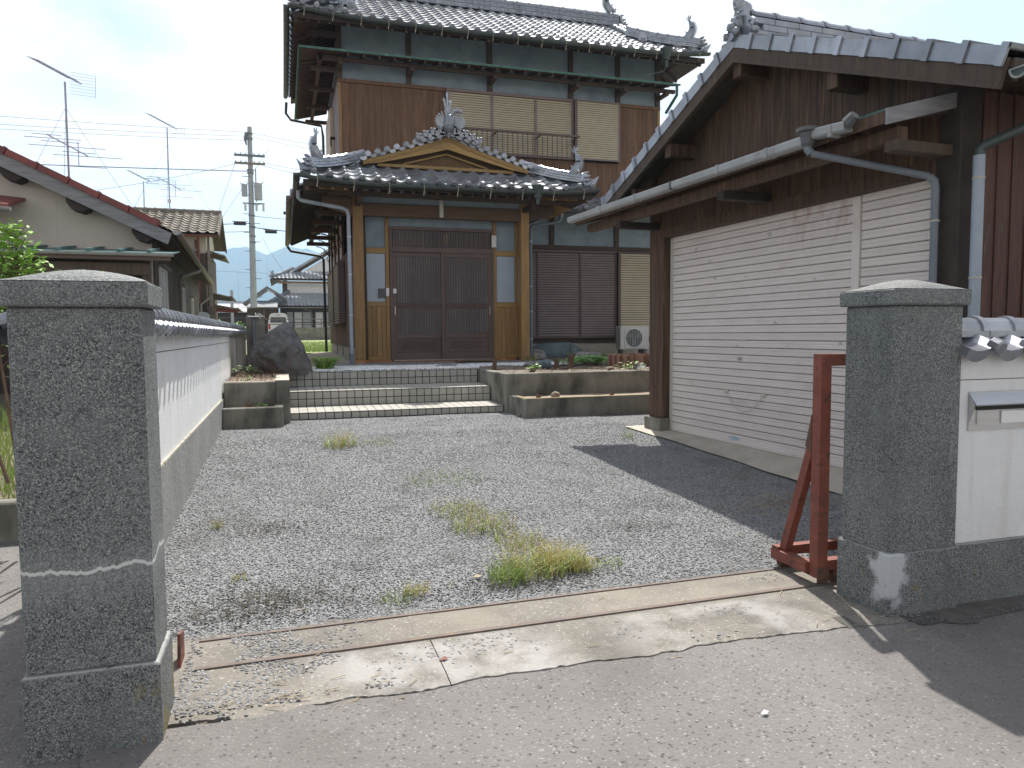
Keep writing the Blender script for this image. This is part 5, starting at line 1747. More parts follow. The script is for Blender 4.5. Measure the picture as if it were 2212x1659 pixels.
# entrance door
D = P_('entrance_door', MB().box(1.92, 3.92, DY + .012, DY + .028, .56, 3.06), 'black')
for (a, b_, c, d, nm) in ((1.918, 1.965, .56, 3.07, 'jamb'), (3.875, 3.922, .56, 3.07, 'jamb'), (1.966, 3.874, 3.01, 3.07, 'head'), (1.966, 3.874, 2.60, 2.70, 'transom_bar')):
    P_(nm, MB().cbox(a, b_, DY - .06, DY + .01, c, d, .004), 'sash_brown', D)
P_('transom_glass', MB().box(1.966, 3.874, DY + .0, DY + .011, 2.70, 3.01), 'ribbed_glass', D)
for i in range(38):
    x = 1.985 + i * .0500
    P_('lattice_bar', MB().box(x, x + .024, DY - .035, DY - .002, 2.702, 3.008), 'wood_lattice', D)
m_ = MB()
for s_ in (-1, 1):
    m_.tube([(2.985 + s_ * .012 + .0, DY - .04, 2.76), (2.985 + s_ * .026, DY - .043, 2.84), (2.985 + s_ * .022, DY - .043, 2.90), (2.985 + s_ * .008, DY - .04, 2.955)], [.004, .010, .010, .003], 6)
P_('door_charm', m_, 'straw', D)
for li, (a, b_, yy) in enumerate(((1.966, 2.955, DY - .022), (2.885, 3.874, DY - .052))):
    def DB(nm, x0, x1, z0_, z1_, m, dy0=0, dy1=.028):
        return P_(nm, MB().cbox(x0, x1, yy + dy0, yy + dy1, z0_, z1_, .003), m, D)
    DB('stile', a, a + .070, .565, 2.598, 'sash_brown')
    DB('stile', b_ - .070, b_, .565, 2.598, 'sash_brown')
    DB('door_rail', a + .071, b_ - .071, 2.52, 2.598, 'sash_brown')
    DB('door_rail', a + .071, b_ - .071, .99, 1.09, 'sash_brown')
    DB('door_rail', a + .071, b_ - .071, .565, .73, 'sash_brown')
    DB('door_panel', a + .071, b_ - .071, .731, .989, 'wood_lattice', .012, .022)
    DB('door_glass', a + .071, b_ - .071, 1.091, 2.519, 'ribbed_glass', .018, .022)
    DB('mid_rail', a + .072, b_ - .072, 1.555, 1.655, 'wood_lattice', .004, .0175)
    n_ = 17
    for i in range(n_):
        x = a + .080 + i * (b_ - a - .15) / n_
        P_('lattice_bar', MB().box(x, x + .022, yy - .008, yy + .003, 1.091, 2.519), 'wood_lattice', D)
    # carved relief on the lower panel
    c_ = MB()
    cx = (a + b_) / 2
    c_.tube([(cx - .34, yy + .010, .80), (cx + .34, yy + .010, .80)], .006, 4).tube([(cx - .34, yy + .010, .92), (cx + .34, yy + .010, .92)], .006, 4)
    for i in range(5):
        ox = cx - .26 + i * .13
        c_.tube([(ox - .06, yy + .010, .86), (ox, yy + .008, .905), (ox + .06, yy + .010, .86), (ox, yy + .008, .815), (ox - .06, yy + .010, .86)], .007, 4)
        c_.ball((ox, yy + .012, .86), .014)
    P_('carving', c_, 'sash_brown', D, kind='stuff')
P_('pull_handle', MB().cbox(2.0, 2.018, DY - .028, DY - .022, 1.43, 1.60, .002), 'steel', D)
P_('pull_handle', MB().cbox(3.83, 3.848, DY - .058, DY - .052, 1.43, 1.60, .002), 'steel', D)
P_('pull_handle', MB().cbox(2.91, 2.925, DY - .058, DY - .052, 1.44, 1.58, .002), 'dark_grey', D)
P_('door_threshold', MB().cbox(1.96, 3.88, DY - .075, DY - .02, .574, .590, .003), 'steel', D)
P_('lock_cover', MB().cbox(1.975, 2.04, DY - .035, DY - .023, 1.83, 1.92, .003), 'white', D)
# small fittings
ic = P_('intercom', MB().cbox(1.70, 1.835, DY - .05, DY - .005, 1.75, 1.92, .005), 'dark_grey')
P_('name_plate', MB().cbox(1.845, 1.905, DY - .040, DY - .031, 1.78, 1.93, .002), 'white')
np_ = P_('member_plate', MB().cbox(3.885, 3.975, DY - .074, DY - .062, 2.73, 2.955, .002), 'white')
MB_c = MB().box(3.922, 3.930, DY - .0755, DY - .074, 2.905, 2.935).box(3.9125, 3.9215, DY - .0755, DY - .074, 2.9165, 2.9235).box(3.9305, 3.9395, DY - .0755, DY - .074, 2.9165, 2.9235)
P_('red_cross', MB_c, 'red', np_, kind='stuff')
st = MB()
for k, z in enumerate((2.88, 2.85, 2.815, 2.78, 2.75)):
    st.box(3.912, 3.94, DY - .0752, DY - .074, z, z + .003).box(3.924, 3.927, DY - .0752, DY - .074, z - .012, z + .010)
    st.box(3.952, 3.955, DY - .0752, DY - .074, z - .008, z + .010)
P_('plate_writing', st, 'dark_grey', np_, kind='stuff')
lt = P_('porch_lamp', MB().cbox(2.805, 2.875, PY - .05, PY + .018, 3.21, 3.56, .006), 'ac_white')
P_('lamp_tube', MB().cbox(2.828, 2.846, PY - .056, PY - .0505, 3.24, 3.53, .003), 'lamp_tube', lt)
# ---- porch roof
QX0, QX1, QY0 = .33, 5.47, 12.60
QZ = 3.585
CX = 2.90
def vz(dx):
    """height of the verge / upper roof over the centre line"""
    d = abs(dx)
    return 4.60 - .50 * (d / 1.5) ** .86 if d < 1.5 else 4.10 - .455 * (d - 1.5)
PR = P_('porch_roof', MB().slab([(QX0 + .05, QY0 + .04, QZ - .02), (QX1 - .05, QY0 + .04, QZ - .02), (4.45, 13.48, 4.02), (1.35, 13.48, 4.02)], .04), 'wood_dark')
up = MB()
xs = [-2.52, -2.0, -1.5, -1.1, -.7, -.35, 0, .35, .7, 1.1, 1.5, 2.0, 2.52]
for a, b_ in zip(xs, xs[1:]):
    up.slab([(CX + a, 13.30, vz(a) - .045), (CX + b_, 13.30, vz(b_) - .045), (CX + b_, YF, vz(b_) - .045), (CX + a, YF, vz(a) - .045)], .04)
P_('upper_deck', up, 'wood_dark', PR)
up2 = MB()
for k, dx in enumerate([i * .235 for i in range(11)]):
    for s_ in (-1, 1):
        for c in range(11):
            y = 13.32 + c * .262
            z0_, z1_ = vz(dx + .235), vz(dx)
            sl2 = math.atan2(z1_ - z0_, .235)
            q = T((CX + s_ * (dx + .235), y if s_ > 0 else y + .262, z0_ + .0)) @ RZ(s_ * PI / 2) @ RX(sl2)
            b0 = len(up2.v)
            up2.v += [tuple(q @ v.co) for v in TL_.vertices]
            up2.f += [tuple(b0 + i for i in f.vertices) for f in TL_.polygons]
P_('roof_tiles', up2, 'tile_grey', PR, kind='stuff')
NCp = 20
PWp = (QX1 - QX0) / NCp
slp = .46 / .86
TP_ = roof_tile_mesh('roof_tile_porch', PWp, .265, .036, .020, .026)
TPe = roof_tile_mesh('roof_tile_porch_eave', PWp, .265, .036, .020, .026, True)
for r_ in range(5):
    for c in range(NCp):
        x = QX0 + c * PWp
        y = QY0 + r_ * .195
        lim = min(x + PWp * .8 - QX0, QX1 - x - PWp * .2) + .10
        if y - QY0 > lim or y > 13.42:
            continue
        s_ = (x + PWp / 2 - QX0) / (QX1 - QX0)
        f_ = lambda yy: QZ + .03 + slp * (yy - QY0) + sori(s_, .10) * max(0, 1 - (yy - QY0) / .8)
        inst('roof_tile' if r_ else 'eave_tile', TP_ if r_ else TPe, PR, T((x, y, f_(y))) @ RX(math.atan((f_(y + .195) - f_(y)) / .195)) @ T((0, 0, rnd.uniform(-.002, .003))))
# verge tiles on the gable: discs and lips
VT = roof_tile_mesh('verge_tile_round', .178, .24, .034, .020, .012, True, boss=1.75)
for s_ in (-1, 1):
    for k in range(9):
        d0, d1 = .06 + k * .166, .06 + (k + 1) * .166
        z0_, z1_ = vz(d0) + .045, vz(d1) + .045
        a = math.atan2(z1_ - z0_, d1 - d0)
        if s_ > 0:
            q = T((CX + d0, 13.17, z0_)) @ RY(-a)
        else:
            q = T((CX - d1, 13.17, z1_)) @ RY(a)
        inst('verge_tile', VT, PR, q)
# golden gable: barge boards, moulding, recessed triangle with lattice, tie board
gb = MB()
for s_ in (-1, 1):
    ds = [0, .3, .6, .9, 1.2, 1.5]
    top = [(CX + s_ * d, 13.20, vz(d) - .01) for d in ds]
    bot = [(CX + s_ * d, 13.20, 4.36 - .37 * (d / 1.5) ** .95) for d in ds][::-1]
    bot = [(x, y, max(z, 4.02)) for x, y, z in bot]
    b_ = MB()
    for i in range(5):
        a0, a1 = top[i], top[i + 1]
        c0, c1 = bot[::-1][i], bot[::-1][i + 1]
        w0 = (a0[2] - c0[2])
        b_.prism([a0, a1, c1, c0] if s_ > 0 else [a1, a0, c0, c1], (0, .045, 0))
    P_('barge_board', b_, 'wood_gold_x', PR)
    md = MB()
    for i in range(5):
        a0, a1 = Vector(top[i]), Vector(top[i + 1])
        md.beam(a0 + Vector((0, -.006, -.055)), a1 + Vector((0, -.006, -.055)), .020, .014)
        md.beam(a0 + Vector((0, -.004, -.082)), a1 + Vector((0, -.004, -.082)), .014, .008)
    P_('moulding', md, 'wood_gold_x', PR, kind='stuff')
P_('gable_panel', MB().prism([(CX - 1.42, 13.42, 4.035), (CX + 1.42, 13.42, 4.035), (CX, 13.42, 4.52)], (0, .03, 0)), 'wood_beam', PR)
P_('gable_frame', MB().beam((CX - .78, 13.38, 4.09), (CX, 13.38, 4.31), .04, .030).beam((CX + .78, 13.38, 4.09), (CX, 13.38, 4.31), .04, .030), 'wood_gold_x', PR, kind='stuff')
P_('tie_board', MB().cbox(CX - 1.25, CX + 1.25, 13.27, 13.36, 4.01, 4.065, .004), 'wood_gold_x', PR)
lt_ = MB()
for i in range(-15, 16):
    x = CX + i * .042
    h_ = .19 * (1 - abs(i) / 16)
    if h_ < .02: continue
    lt_.beam((x, 13.405, 4.075), (x + min(.07, h_ * .6), 13.405, 4.075 + h_), .008, .008)
    lt_.beam((x, 13.400, 4.075), (x - min(.07, h_ * .6), 13.400, 4.075 + h_), .008, .008)
P_('gable_lattice', lt_, 'wood_gold', PR, kind='stuff')
# ridge and hips
ridge_line(PR, [(CX, 13.30, 4.63), (CX, YF, 4.63)], 3, .10, .045, .055, .25)
for sgn, xc in ((1, QX0), (-1, QX1)):
    pts = []
    for i in range(8):
        t_ = i / 7
        d = .98 * (1 - t_) + .14 * t_
        pts.append((xc + sgn * d * 1.12, QY0 + d * .98, QZ + .045 + slp * d + .13 * max(0, 1 - d / .8) ** 2 + .06 * t_ * 0))
    ridge_line(PR, pts, 3, .10, .045, .056, .21)
    c0 = Vector(pts[-1])
    az = math.atan2(-1, -sgn)
    end_stack(PR, (c0.x, c0.y, c0.z - .03), az, .66)
    fish(PR, (c0.x + sgn * .10, c0.y + .10, c0.z + .15), az, .86)
    P_('corner_tile', MB().prism([(xc + sgn * .22, QY0 + .06, QZ + .14), (xc - sgn * .0, QY0 - .05, QZ + .17), (xc - sgn * .06, QY0 - .08, QZ + .31), (xc + sgn * .03, QY0 + .0, QZ + .25)], (0, .05, .0)), 'tile_grey', PR)
# phoenix over waves
PHX = P_('phoenix_ornament', MB().tube([(CX - .01, 13.10, 4.62), (CX - .03, 13.06, 4.74), (CX, 13.03, 4.84), (CX + .02, 13.05, 4.92)], [.10, .115, .10, .06], 10), 'tile_grey', PR, smooth=True)
wg = MB()
for s_ in (-1, 1):
    for k in range(9):
        a = R(12 + k * 15)
        L_ = .26 - .008 * k
        x0_, z0_ = CX + s_ * .05, 4.80
        x1_, z1_ = x0_ + s_ * L_ * math.sin(a), z0_ + L_ * math.cos(a) * .75 - .02
        wg.prism([(x0_, 13.02, z0_ - .02), (x1_ - s_ * .012, 12.99, z1_ + .012), (x1_ + s_ * .006, 12.98, z1_ - .004), (x1_ - s_ * .006, 12.99, z1_ - .024), (x0_ + s_ * .01, 13.02, z0_ - .05)], (0, .018, 0))
P_('wing_feathers', wg, 'tile_grey', PHX, kind='stuff')
tf = MB()
for (dx, h_, c) in ((-.015, .44, .010), (-.075, .33, -.03), (.055, .30, .03)):
    pts = [(CX - .02 + dx * t_, 13.08 + .0 * t_, 4.88 + h_ * t_) for t_ in [i / 8 for i in range(9)]]
    tf.tube(pts, [.030 * (1 - .45 * i / 8) * (1.25 if i % 2 else .85) for i in range(9)], 7)
P_('tail_plume', tf, 'tile_grey', PHX, kind='stuff')
hd = MB().tube([(CX + .02, 13.02, 4.90), (CX + .06, 12.97, 4.96), (CX + .12, 12.96, 4.98), (CX + .21, 12.97, 4.955), (CX + .235, 12.98, 4.93)], [.045, .035, .038, .02, .006], 7)
for k in range(4):
    hd.prism([(CX + .06 + .03 * k, 12.96, 4.985), (CX + .12 + .04 * k, 12.95, 5.045 - .012 * k), (CX + .09 + .03 * k, 12.96, 4.98)], (0, .015, 0))
P_('head', hd, 'tile_grey', PHX)
wv = MB()
for s_ in (-1, 1):
    for k in range(8):
        d = .06 + k * .068
        r0 = .105 - .006 * k
        zc = vz(d) + .085 + .035 * (k % 2)
        wv.tube([(CX + s_ * d, 13.07, zc), (CX + s_ * d, 13.14, zc)], r0, 10)
        wv.tube([(CX + s_ * (d + .03), 13.05, zc - .01), (CX + s_ * (d + .03), 13.10, zc - .01)], r0 * .55, 8)
        wv.ball((CX + s_ * (d + r0 * .7), 13.07, zc + r0 * .6), .024)
P_('wave_carving', wv, 'tile_grey', PHX, kind='stuff')
P_('ridge_tassel', MB().tube([(CX, 13.0, 4.74), (CX - .03, 12.97, 4.66), (CX - .02, 12.97, 4.57), (CX - .04, 13.0, 4.50)], [.02, .05, .045, .012], 8), 'tile_grey', PHX)
# underside and gutters
PS = P_('porch_soffit', MB().slab([(QX0 + .06, QY0 + .05, QZ - .07), (QX1 - .06, QY0 + .05, QZ - .07), (PX1, PY, 3.70), (PX0, PY, 3.70)], .02)
        .slab([(QX0 + .06, QY0 + .05, QZ - .07), (PX0, PY, 3.70), (PX0, 14.7, 3.70), (QX0 + .06, 14.7, QZ - .07)][::-1], .02)
        .slab([(QX1 - .06, QY0 + .05, QZ - .07), (QX1 - .06, 14.9, QZ - .07), (PX1, 14.9, 3.70), (PX1, PY, 3.70)][::-1], .02), 'wood_mid')
rafters(PS, ((PX0, PY, 3.65), (PX1, PY, 3.65)), ((PX0, QY0 + .05, QZ - .11), (PX1, QY0 + .05, QZ - .11)), 16, .04, .05, 'wood_mid')
rafters(PS, ((PX0, PY, 3.65), (PX0, 14.7, 3.65)), ((QX0 + .06, PY, QZ - .11), (QX0 + .06, 14.7, QZ - .11)), 9, .04, .05, 'wood_mid')
rafters(PS, ((PX1, PY, 3.65), (PX1, 14.9, 3.65)), ((QX1 - .06, PY, QZ - .11), (QX1 - .06, 14.9, QZ - .11)), 8, .04, .05, 'wood_gold')
for (xc, xi) in ((QX0 + .1, PX0), (QX1 - .1, PX1)):
    for k in range(4):
        f = k / 4
        P_('fan_rafter', MB().beam((xi, PY, 3.65), (xc + (xi - xc) * f, QY0 + .08, QZ - .10), .04, .05), 'wood_gold', PS)
    P_('hip_rafter', MB().beam((xi, PY, 3.63), (xc, QY0 + .1, QZ - .10), .08, .10), 'wood_mid', PS)
P_('eave_board', MB().box(QX0 + .04, QX1 - .04, QY0 + .015, QY0 + .05, QZ - .10, QZ + .01), 'wood_black', PS)
P_('eave_beam', MB().cbox(PX0 - .45, PX1 + .45, PY - .46, PY - .37, 3.46, 3.55, .005), 'wood_mid', PS)
for x in (PX0 + .085, PX1 - .085):
    P_('eave_arm', MB().cbox(x - .05, x + .05, PY - .52, PY, 3.36, 3.46, .005), 'wood_mid', PS)
P_('eave_arm', MB().prism([(PX0 - .52, PY + .03, 3.36), (PX0, PY + .03, 3.20), (PX0, PY + .03, 3.52), (PX0 - .52, PY + .03, 3.52)], (0, .10, 0)), 'wood_beam', PS)
P_('eave_arm', MB().prism([(PX1, PY + .03, 3.20), (PX1 + .52, PY + .03, 3.36), (PX1 + .52, PY + .03, 3.52), (PX1, PY + .03, 3.52)], (0, .10, 0)), 'wood_mid', PS)
eave_gutter(QX0 - .03, QX1 + .05, QY0 - .07, QZ - .02, .10, .055, 'gutter_dark', HS, 9, hl=.11)
eave_gutter(QY0 - .03, 14.6, QX0 - .06, QZ + .0, .09, .050, 'gutter_dark', HS, 5, axis='y')
eave_gutter(QY0 - .03, 14.9, QX1 + .06, QZ + .0, .09, .050, 'gutter_dark', HS, 6, axis='y')
P_('rain_hopper', MB().tube([(4.36, QY0 - .07, QZ + .09), (4.36, QY0 - .07, QZ + .06), (4.36, QY0 - .07, QZ - .03), (4.36, QY0 - .07, QZ - .13), (4.36, QY0 - .07, QZ - .15), (4.36, QY0 - .07, QZ - .24)], [.125, .115, .075, .065, .035, .030], 4), 'gutter_dark')
P_('downpipe', MB().tube([(.30, 13.15, 3.50), (.30, 13.15, 3.38), (.34, 13.15, 3.34), (1.02, 13.16, 3.24), (1.10, 13.16, 3.20), (1.125, 13.16, 3.12), (1.13, 13.16, .62)], .033, 9), 'pipe_blue')
P_('pipe_shoe', MB().tube([(1.13, 13.16, .74), (1.13, 13.16, .555)], .038, 9), 'pipe_grey')
for z in (2.75, 2.1, 1.4, .9):
    P_('pipe_bracket', MB().tube([(1.13, 13.16, z), (1.13, 13.16, z + .014)], .039, 9), 'steel')
P_('downpipe', MB().tube([(5.45, 14.25, 3.50), (5.44, 14.25, 3.36), (5.36, 14.25, 3.31), (4.86, 14.22, 3.22), (4.79, 14.2, 3.17), (4.78, 14.2, 3.1), (4.78, 14.2, .55)], .033, 9), 'pipe_grey')
for z in (2.9, 2.0, 1.5, .95):
    P_('pipe_bracket', MB().tube([(4.78, 14.2, z), (4.78, 14.2, z + .014)], .039, 9), 'steel')
# porch side walls
P_('porch_side_wall', MB().box(PX0 + .03, PX0 + .09, PY + .17, YF, .83, 3.55), 'plaster_blue')
P_('porch_side_wall', MB().box(PX1 - .09, PX1 - .03, PY + .17, YF, .50, 3.60), 'plaster_blue')
# ================================================================== ROCKS AND GARDEN
def rock(name, label, c, r, sc, m, seed, cat='rock', jit=.28, sub=4, flatten=None, group=None, parent=None):
    bm = bmesh.new()
    bmesh.ops.create_icosphere(bm, subdivisions=sub, radius=1)
    for v in bm.verts:
        p = v.co.copy()
        d = 1 + jit * noise.noise(p * 1.1 + Vector((seed, 0, 0))) + jit * .45 * noise.noise(p * 2.7 + Vector((0, seed, 0))) + jit * .2 * noise.noise(p * 7 + Vector((0, 0, seed)))
        d = round(d * 14) / 14 * .35 + d * .65
        v.co = p * d
    me = bpy.data.meshes.new(name)
    for v in bm.verts:
        v.co = Vector((v.co.x * r * sc[0], v.co.y * r * sc[1], v.co.z * r * sc[2]))
        if flatten: v.co = flatten(v.co)
    bm.to_mesh(me)
    bm.free()
    me.materials.append(M[m])
    me.polygons.foreach_set('use_smooth', [sub > 3] * len(me.polygons))
    o = bpy.data.objects.new(name, me)
    COL.objects.link(o)
    o.location = c
    return tag(o, label, cat, group)
# the big dark rock: peak right of centre, long shoulder falling to the left, steep right flank
def big_rock():
    bm = bmesh.new()
    prof = [(-.52, .02), (-.50, .24), (-.43, .34), (-.40, .42), (-.36, .50), (-.26, .58), (-.13, .66), (-.02, .735), (.06, .755), (.12, .745), (.17, .66), (.24, .52), (.31, .36), (.38, .18), (.43, .02)]
    def top(x):
        for (a, za), (b_, zb) in zip(prof, prof[1:]):
            if a <= x <= b_:
                return za + (zb - za) * (x - a) / (b_ - a)
        return .0
    nx, ny = 46, 30
    vs = []
    for side_ in (0, 1):
        for j in range(ny + 1):
            row = []
            for i in range(nx + 1):
                x = -.52 + .95 * i / nx
                h = top(x)
                t_ = j / ny
                z = h * t_
                dep = .36 * math.sqrt(max(0, 1 - t_ ** 2.2)) * (.55 + .45 * math.sin(PI * i / nx))
                n_ = noise.noise(Vector((x * 3, z * 3, side_ * 9))) * .14 + noise.noise(Vector((x * 8 + z * 4, z * 7, 3))) * .08 + noise.noise(Vector((x * 20, z * 20 - x * 9, 1))) * .03
                ledge = .03 * math.sin((z * 9 + x * 5))
                y = (-1 if side_ == 0 else 1) * (dep + (n_ + ledge) * (1 if t_ < .97 else .3) * math.sin(PI * min(1, max(0, i / nx)) * .98 + .03))
                xx = x + noise.noise(Vector((z * 5, side_ * 3 + .5, x))) * .03
                row.append(bm.verts.new((xx, y, z + noise.noise(Vector((x * 6, t_ * 4, 7))) * .03 * t_)))
            vs.append(row)
        base = side_ * (ny + 1)
        for j in range(ny):
            for i in range(nx):
                q = (vs[base + j][i], vs[base + j][i + 1], vs[base + j + 1][i + 1], vs[base + j + 1][i])
                bm.faces.new(q if side_ == 0 else q[::-1])
    for i in range(nx):
        bm.faces.new((vs[ny][i], vs[ny][i + 1], vs[2 * ny + 1][i + 1], vs[2 * ny + 1][i]))
    for j in range(ny):
        for i, fl in ((0, 1), (nx, 0)):
            a = (vs[j][i], vs[j + 1][i], vs[ny + 1 + j + 1][i], vs[ny + 1 + j][i])
            bm.faces.new(a if fl else a[::-1])
    me = bpy.data.meshes.new('garden_rock')
    bm.to_mesh(me)
    bm.free()
    me.materials.append(M['rock_dark'])
    me.polygons.foreach_set('use_smooth', [True] * len(me.polygons))
    o = bpy.data.objects.new('garden_rock', me)
    COL.objects.link(o)
    o.location = (-.02, 11.35, .50)
    return tag(o, 'big dark jagged garden rock at the end of the white wall', 'rock')
big_rock()
rock('garden_stone', 'flat-topped blue-green stone slab under the brown shutters', (5.80, 15.45, .60), .66, (1, .42, .45), 'rock_blue', 3, flatten=lambda p: Vector((p.x, p.y, min(p.z, .26))), jit=.18)
rock('garden_stone', 'rounded blue-grey stone beside the bright seedling in the garden', (3.92, 11.0, .58), .125, (1, .8, .6), 'rock_blue', 5)
rock('garden_stone', 'flat pale stone at the edge of the white pebbles', (3.86, 11.4, .560), .12, (1.1, .8, .4), 'rock_grey', 6)
rock('garden_stone', 'largest grey boulder behind the cut stump', (5.25, 12.65, .60), .20, (1, .8, .62), 'rock_grey', 8)
rock('garden_stone', 'grey stone at the foot of the blue downpipe by the porch post', (4.75, 13.85, .60), .16, (1.2, .9, .5), 'rock_grey', 9)
rock('garden_stone', 'small pale stone behind the porch pipe', (5.05, 14.6, .62), .17, (1, .8, .7), 'rock_grey', 12)
rock('garden_stone', 'low grey stone half hidden by creeping plants under the air conditioner', (5.75, 13.4, .62), .16, (1.3, .9, .5), 'rock_grey', 14)
rock('garden_stone', 'ochre pebble lying on the garden soil near the edging tiles', (4.62, 10.05, .545), .045, (1.3, .9, .6), 'soil_sand', 15, sub=3)
rock('garden_stone', 'dark grey stone in the white pebbles before the door', (2.55, 11.9, .545), .17, (1.2, .8, .18), 'rock_grey', 16, sub=3)
rock('garden_stone', 'buff stone lying on the soil of the low mossy planter', (3.45, 9.25, .25), .055, (1.2, .8, .8), 'soil_sand', 18, sub=3)
rock('garden_stone', 'round grey cobble on the gravel at the corner of the steps', (2.885, 9.05, .02), .028, (1, .9, .8), 'rock_grey', 19, sub=3)

def stem_tufts(mb_, n_, spread, h_, lean, w__=.004, seed=0, curve=.5):
    r_ = random.Random(seed)
    for i in range(n_):
        a = r_.uniform(0, 2 * PI)
        d = spread * math.sqrt(r_.random())
        x, y = d * math.cos(a), d * math.sin(a)
        hh = h_ * r_.uniform(.45, 1.1)
        la = r_.uniform(0, 2 * PI)
        lx, ly = lean * hh * math.cos(la) * r_.uniform(.2, 1), lean * hh * math.sin(la) * r_.uniform(.2, 1)
        ww = w__ * r_.uniform(.7, 1.3)
        px, py = -math.sin(la + .7) * ww, math.cos(la + .7) * ww
        p0, p1, p2 = (x, y, 0), (x + lx * curve * .6, y + ly * curve * .6, hh * .6), (x + lx, y + ly, hh)
        mb_.add([(p0[0] - px, p0[1] - py, 0), (p0[0] + px, p0[1] + py, 0), (p1[0] + px * .8, p1[1] + py * .8, p1[2]), (p1[0] - px * .8, p1[1] - py * .8, p1[2]), p2],
                [(0, 1, 2, 3), (3, 2, 4)])
    return mb_
def weed(label, x, y, z, n_, spread, h_, m1='weed_straw', m2='weed_green', seed=1, lean=.8, group='weeds in the gravel yard', name='weed_clump'):
    t = thing(name, label, 'weed', (x, y, z), group=group)
    stem_tufts(MB(), int(n_ * .7), spread * 1.05, h_, lean * 1.3, .0014, seed).build('stalks', M[m1], t)
    stem_tufts(MB(), n_ // 2, spread * 1.1, h_ * .75, lean * 2.4, .0030, seed + 50).build('blades', M[m2], t)
    # seed heads: tiny flecks
    sh = MB()
    r_ = random.Random(seed + 9)
    for i in range(n_ * 4):
        a, d = r_.uniform(0, 6.28), spread * 1.15 * math.sqrt(r_.random())
        zz = h_ * r_.uniform(.35, 1.05)
        c = Vector((d * math.cos(a), d * math.sin(a), zz))
        s_ = r_.uniform(.0015, .0035)
        sh.add([c + Vector((s_, 0, 0)), c + Vector((0, s_, s_)), c + Vector((-s_, 0, s_ * .5)), c + Vector((0, -s_, s_ * 2.2))], [(0, 1, 2), (0, 2, 3), (1, 2, 3)])
    sh.build('seed_heads', M[m1], t, kind='stuff')
    return t
WD = [
 ('largest yellow-green weed clump in the gravel before the rail, near the middle of the gate', 1.24, 3.66, 290, .17, .13),
 ('tall straw-coloured weed just right of the largest clump', 1.40, 3.66, 210, .12, .13),
 ('green weed clump left of the largest clump, closest to the rail', 1.06, 3.55, 170, .10, .10),
 ('reddish yellow weed at the right end of the tall straw weed', 1.50, 3.60, 90, .07, .06),
 ('small bright green tuft halfway between the clumps and the rail end', .58, 3.50, 60, .06, .06),
 ('low sprawling straw weed beside the small bright tuft', .48, 3.46, 40, .08, .04),
 ('thin wispy weed patch beyond the largest clump', 1.17, 4.45, 200, .20, .09),
 ('straw-tinted weed patch beyond and left of the wispy patch', 1.10, 4.85, 150, .18, .08),
 ('thin rusty weed patch halfway up the yard', 1.18, 5.75, 110, .28, .06),
 ('pale straw-yellow tuft standing alone before the left planter', .50, 7.40, 150, .15, .16),
 ('short reddish weed patch right of the pale tuft', .85, 7.45, 60, .20, .05),
 ('flat green weed by the rail, off to the right of the clumps', 1.66, 3.62, 40, .08, .035),
 ('tiny green sprout by the long wall plinth', -.43, 4.92, 26, .04, .05),
 ('tiny green sprout near the cracked pillar', -.25, 3.95, 18, .04, .035),
 ('thin green grass blade tuft in the shadow before the garage', 3.45, 7.05, 24, .05, .12),
 ('wispy weed between the largest clump and the far patch', 1.30, 4.10, 130, .15, .07),
]
for i, (lab, x, y, n_, sp, h_) in enumerate(WD):
    weed(lab, x, y, zy(y) - .004, n_, sp, h_, seed=i * 3 + 1, m1='weed_straw' if i % 3 != 2 else 'weed_green')
# loose dead stalks and moss flecks strewn on the yard
dd = MB()
r_ = random.Random(3)
for i in range(620):
    if i < 150:
        x, y = 3.30 + r_.gauss(0, .28), 4.33 + r_.gauss(0, .10)
    else:
        x, y = r_.uniform(-.6, 3.7), r_.uniform(3.4, 9.0)
        if noise.noise(Vector((x * 1.4, y * 1.4, 30))) < .05: continue
    if not in_yard(x, y): continue
    a, L_ = r_.uniform(0, PI), r_.uniform(.015, .085)
    z = zy(y) + .010 + (.02 if i < 150 else 0)
    dd.beam((x, y, z), (x + L_ * math.cos(a), y + L_ * math.sin(a), z + r_.uniform(-.002, .012)), .0022, .0018)
dd.build('dead_stalks', M['straw'])['kind'] = 'stuff'
ms_ = MB()
for i in range(2200):
    cx_, cy_ = r_.choice(((-.15, 3.69), (-.22, 3.49), (.0, 3.60), (1.35, 3.52), (1.25, 3.60), (-.1, 4.8), (1.0, 3.50), (2.1, 4.2)))
    x, y = cx_ + r_.gauss(0, .16), cy_ + r_.gauss(0, .09)
    if not in_yard(x, y): continue
    z = zy(y) + .006
    a = r_.uniform(0, 6.28)
    ms_.add([(x + .008 * math.cos(a + k * 2.1), y + .008 * math.sin(a + k * 2.1), z + r_.uniform(0, .009)) for k in range(3)], [(0, 1, 2)])
ms_.build('moss_flecks', M['moss'])['kind'] = 'stuff'
sr = MB()
for i in range(70):
    x = r_.uniform(-.35, .35) if i < 40 else r_.uniform(-.3, 2.7)
    y = 2.62 + r_.gauss(0, .05) if i < 40 else r_.uniform(2.45, 3.2)
    a, L_ = r_.uniform(-.4, .9), r_.uniform(.01, .06)
    z = -.192 if y > edge_y(x) + .03 else -.208
    sr.beam((x, y, z), (x + L_ * math.cos(a), y + L_ * math.sin(a), z + .004), .0028, .002)
sr.build('straw_scraps', M['straw'])['kind'] = 'stuff'
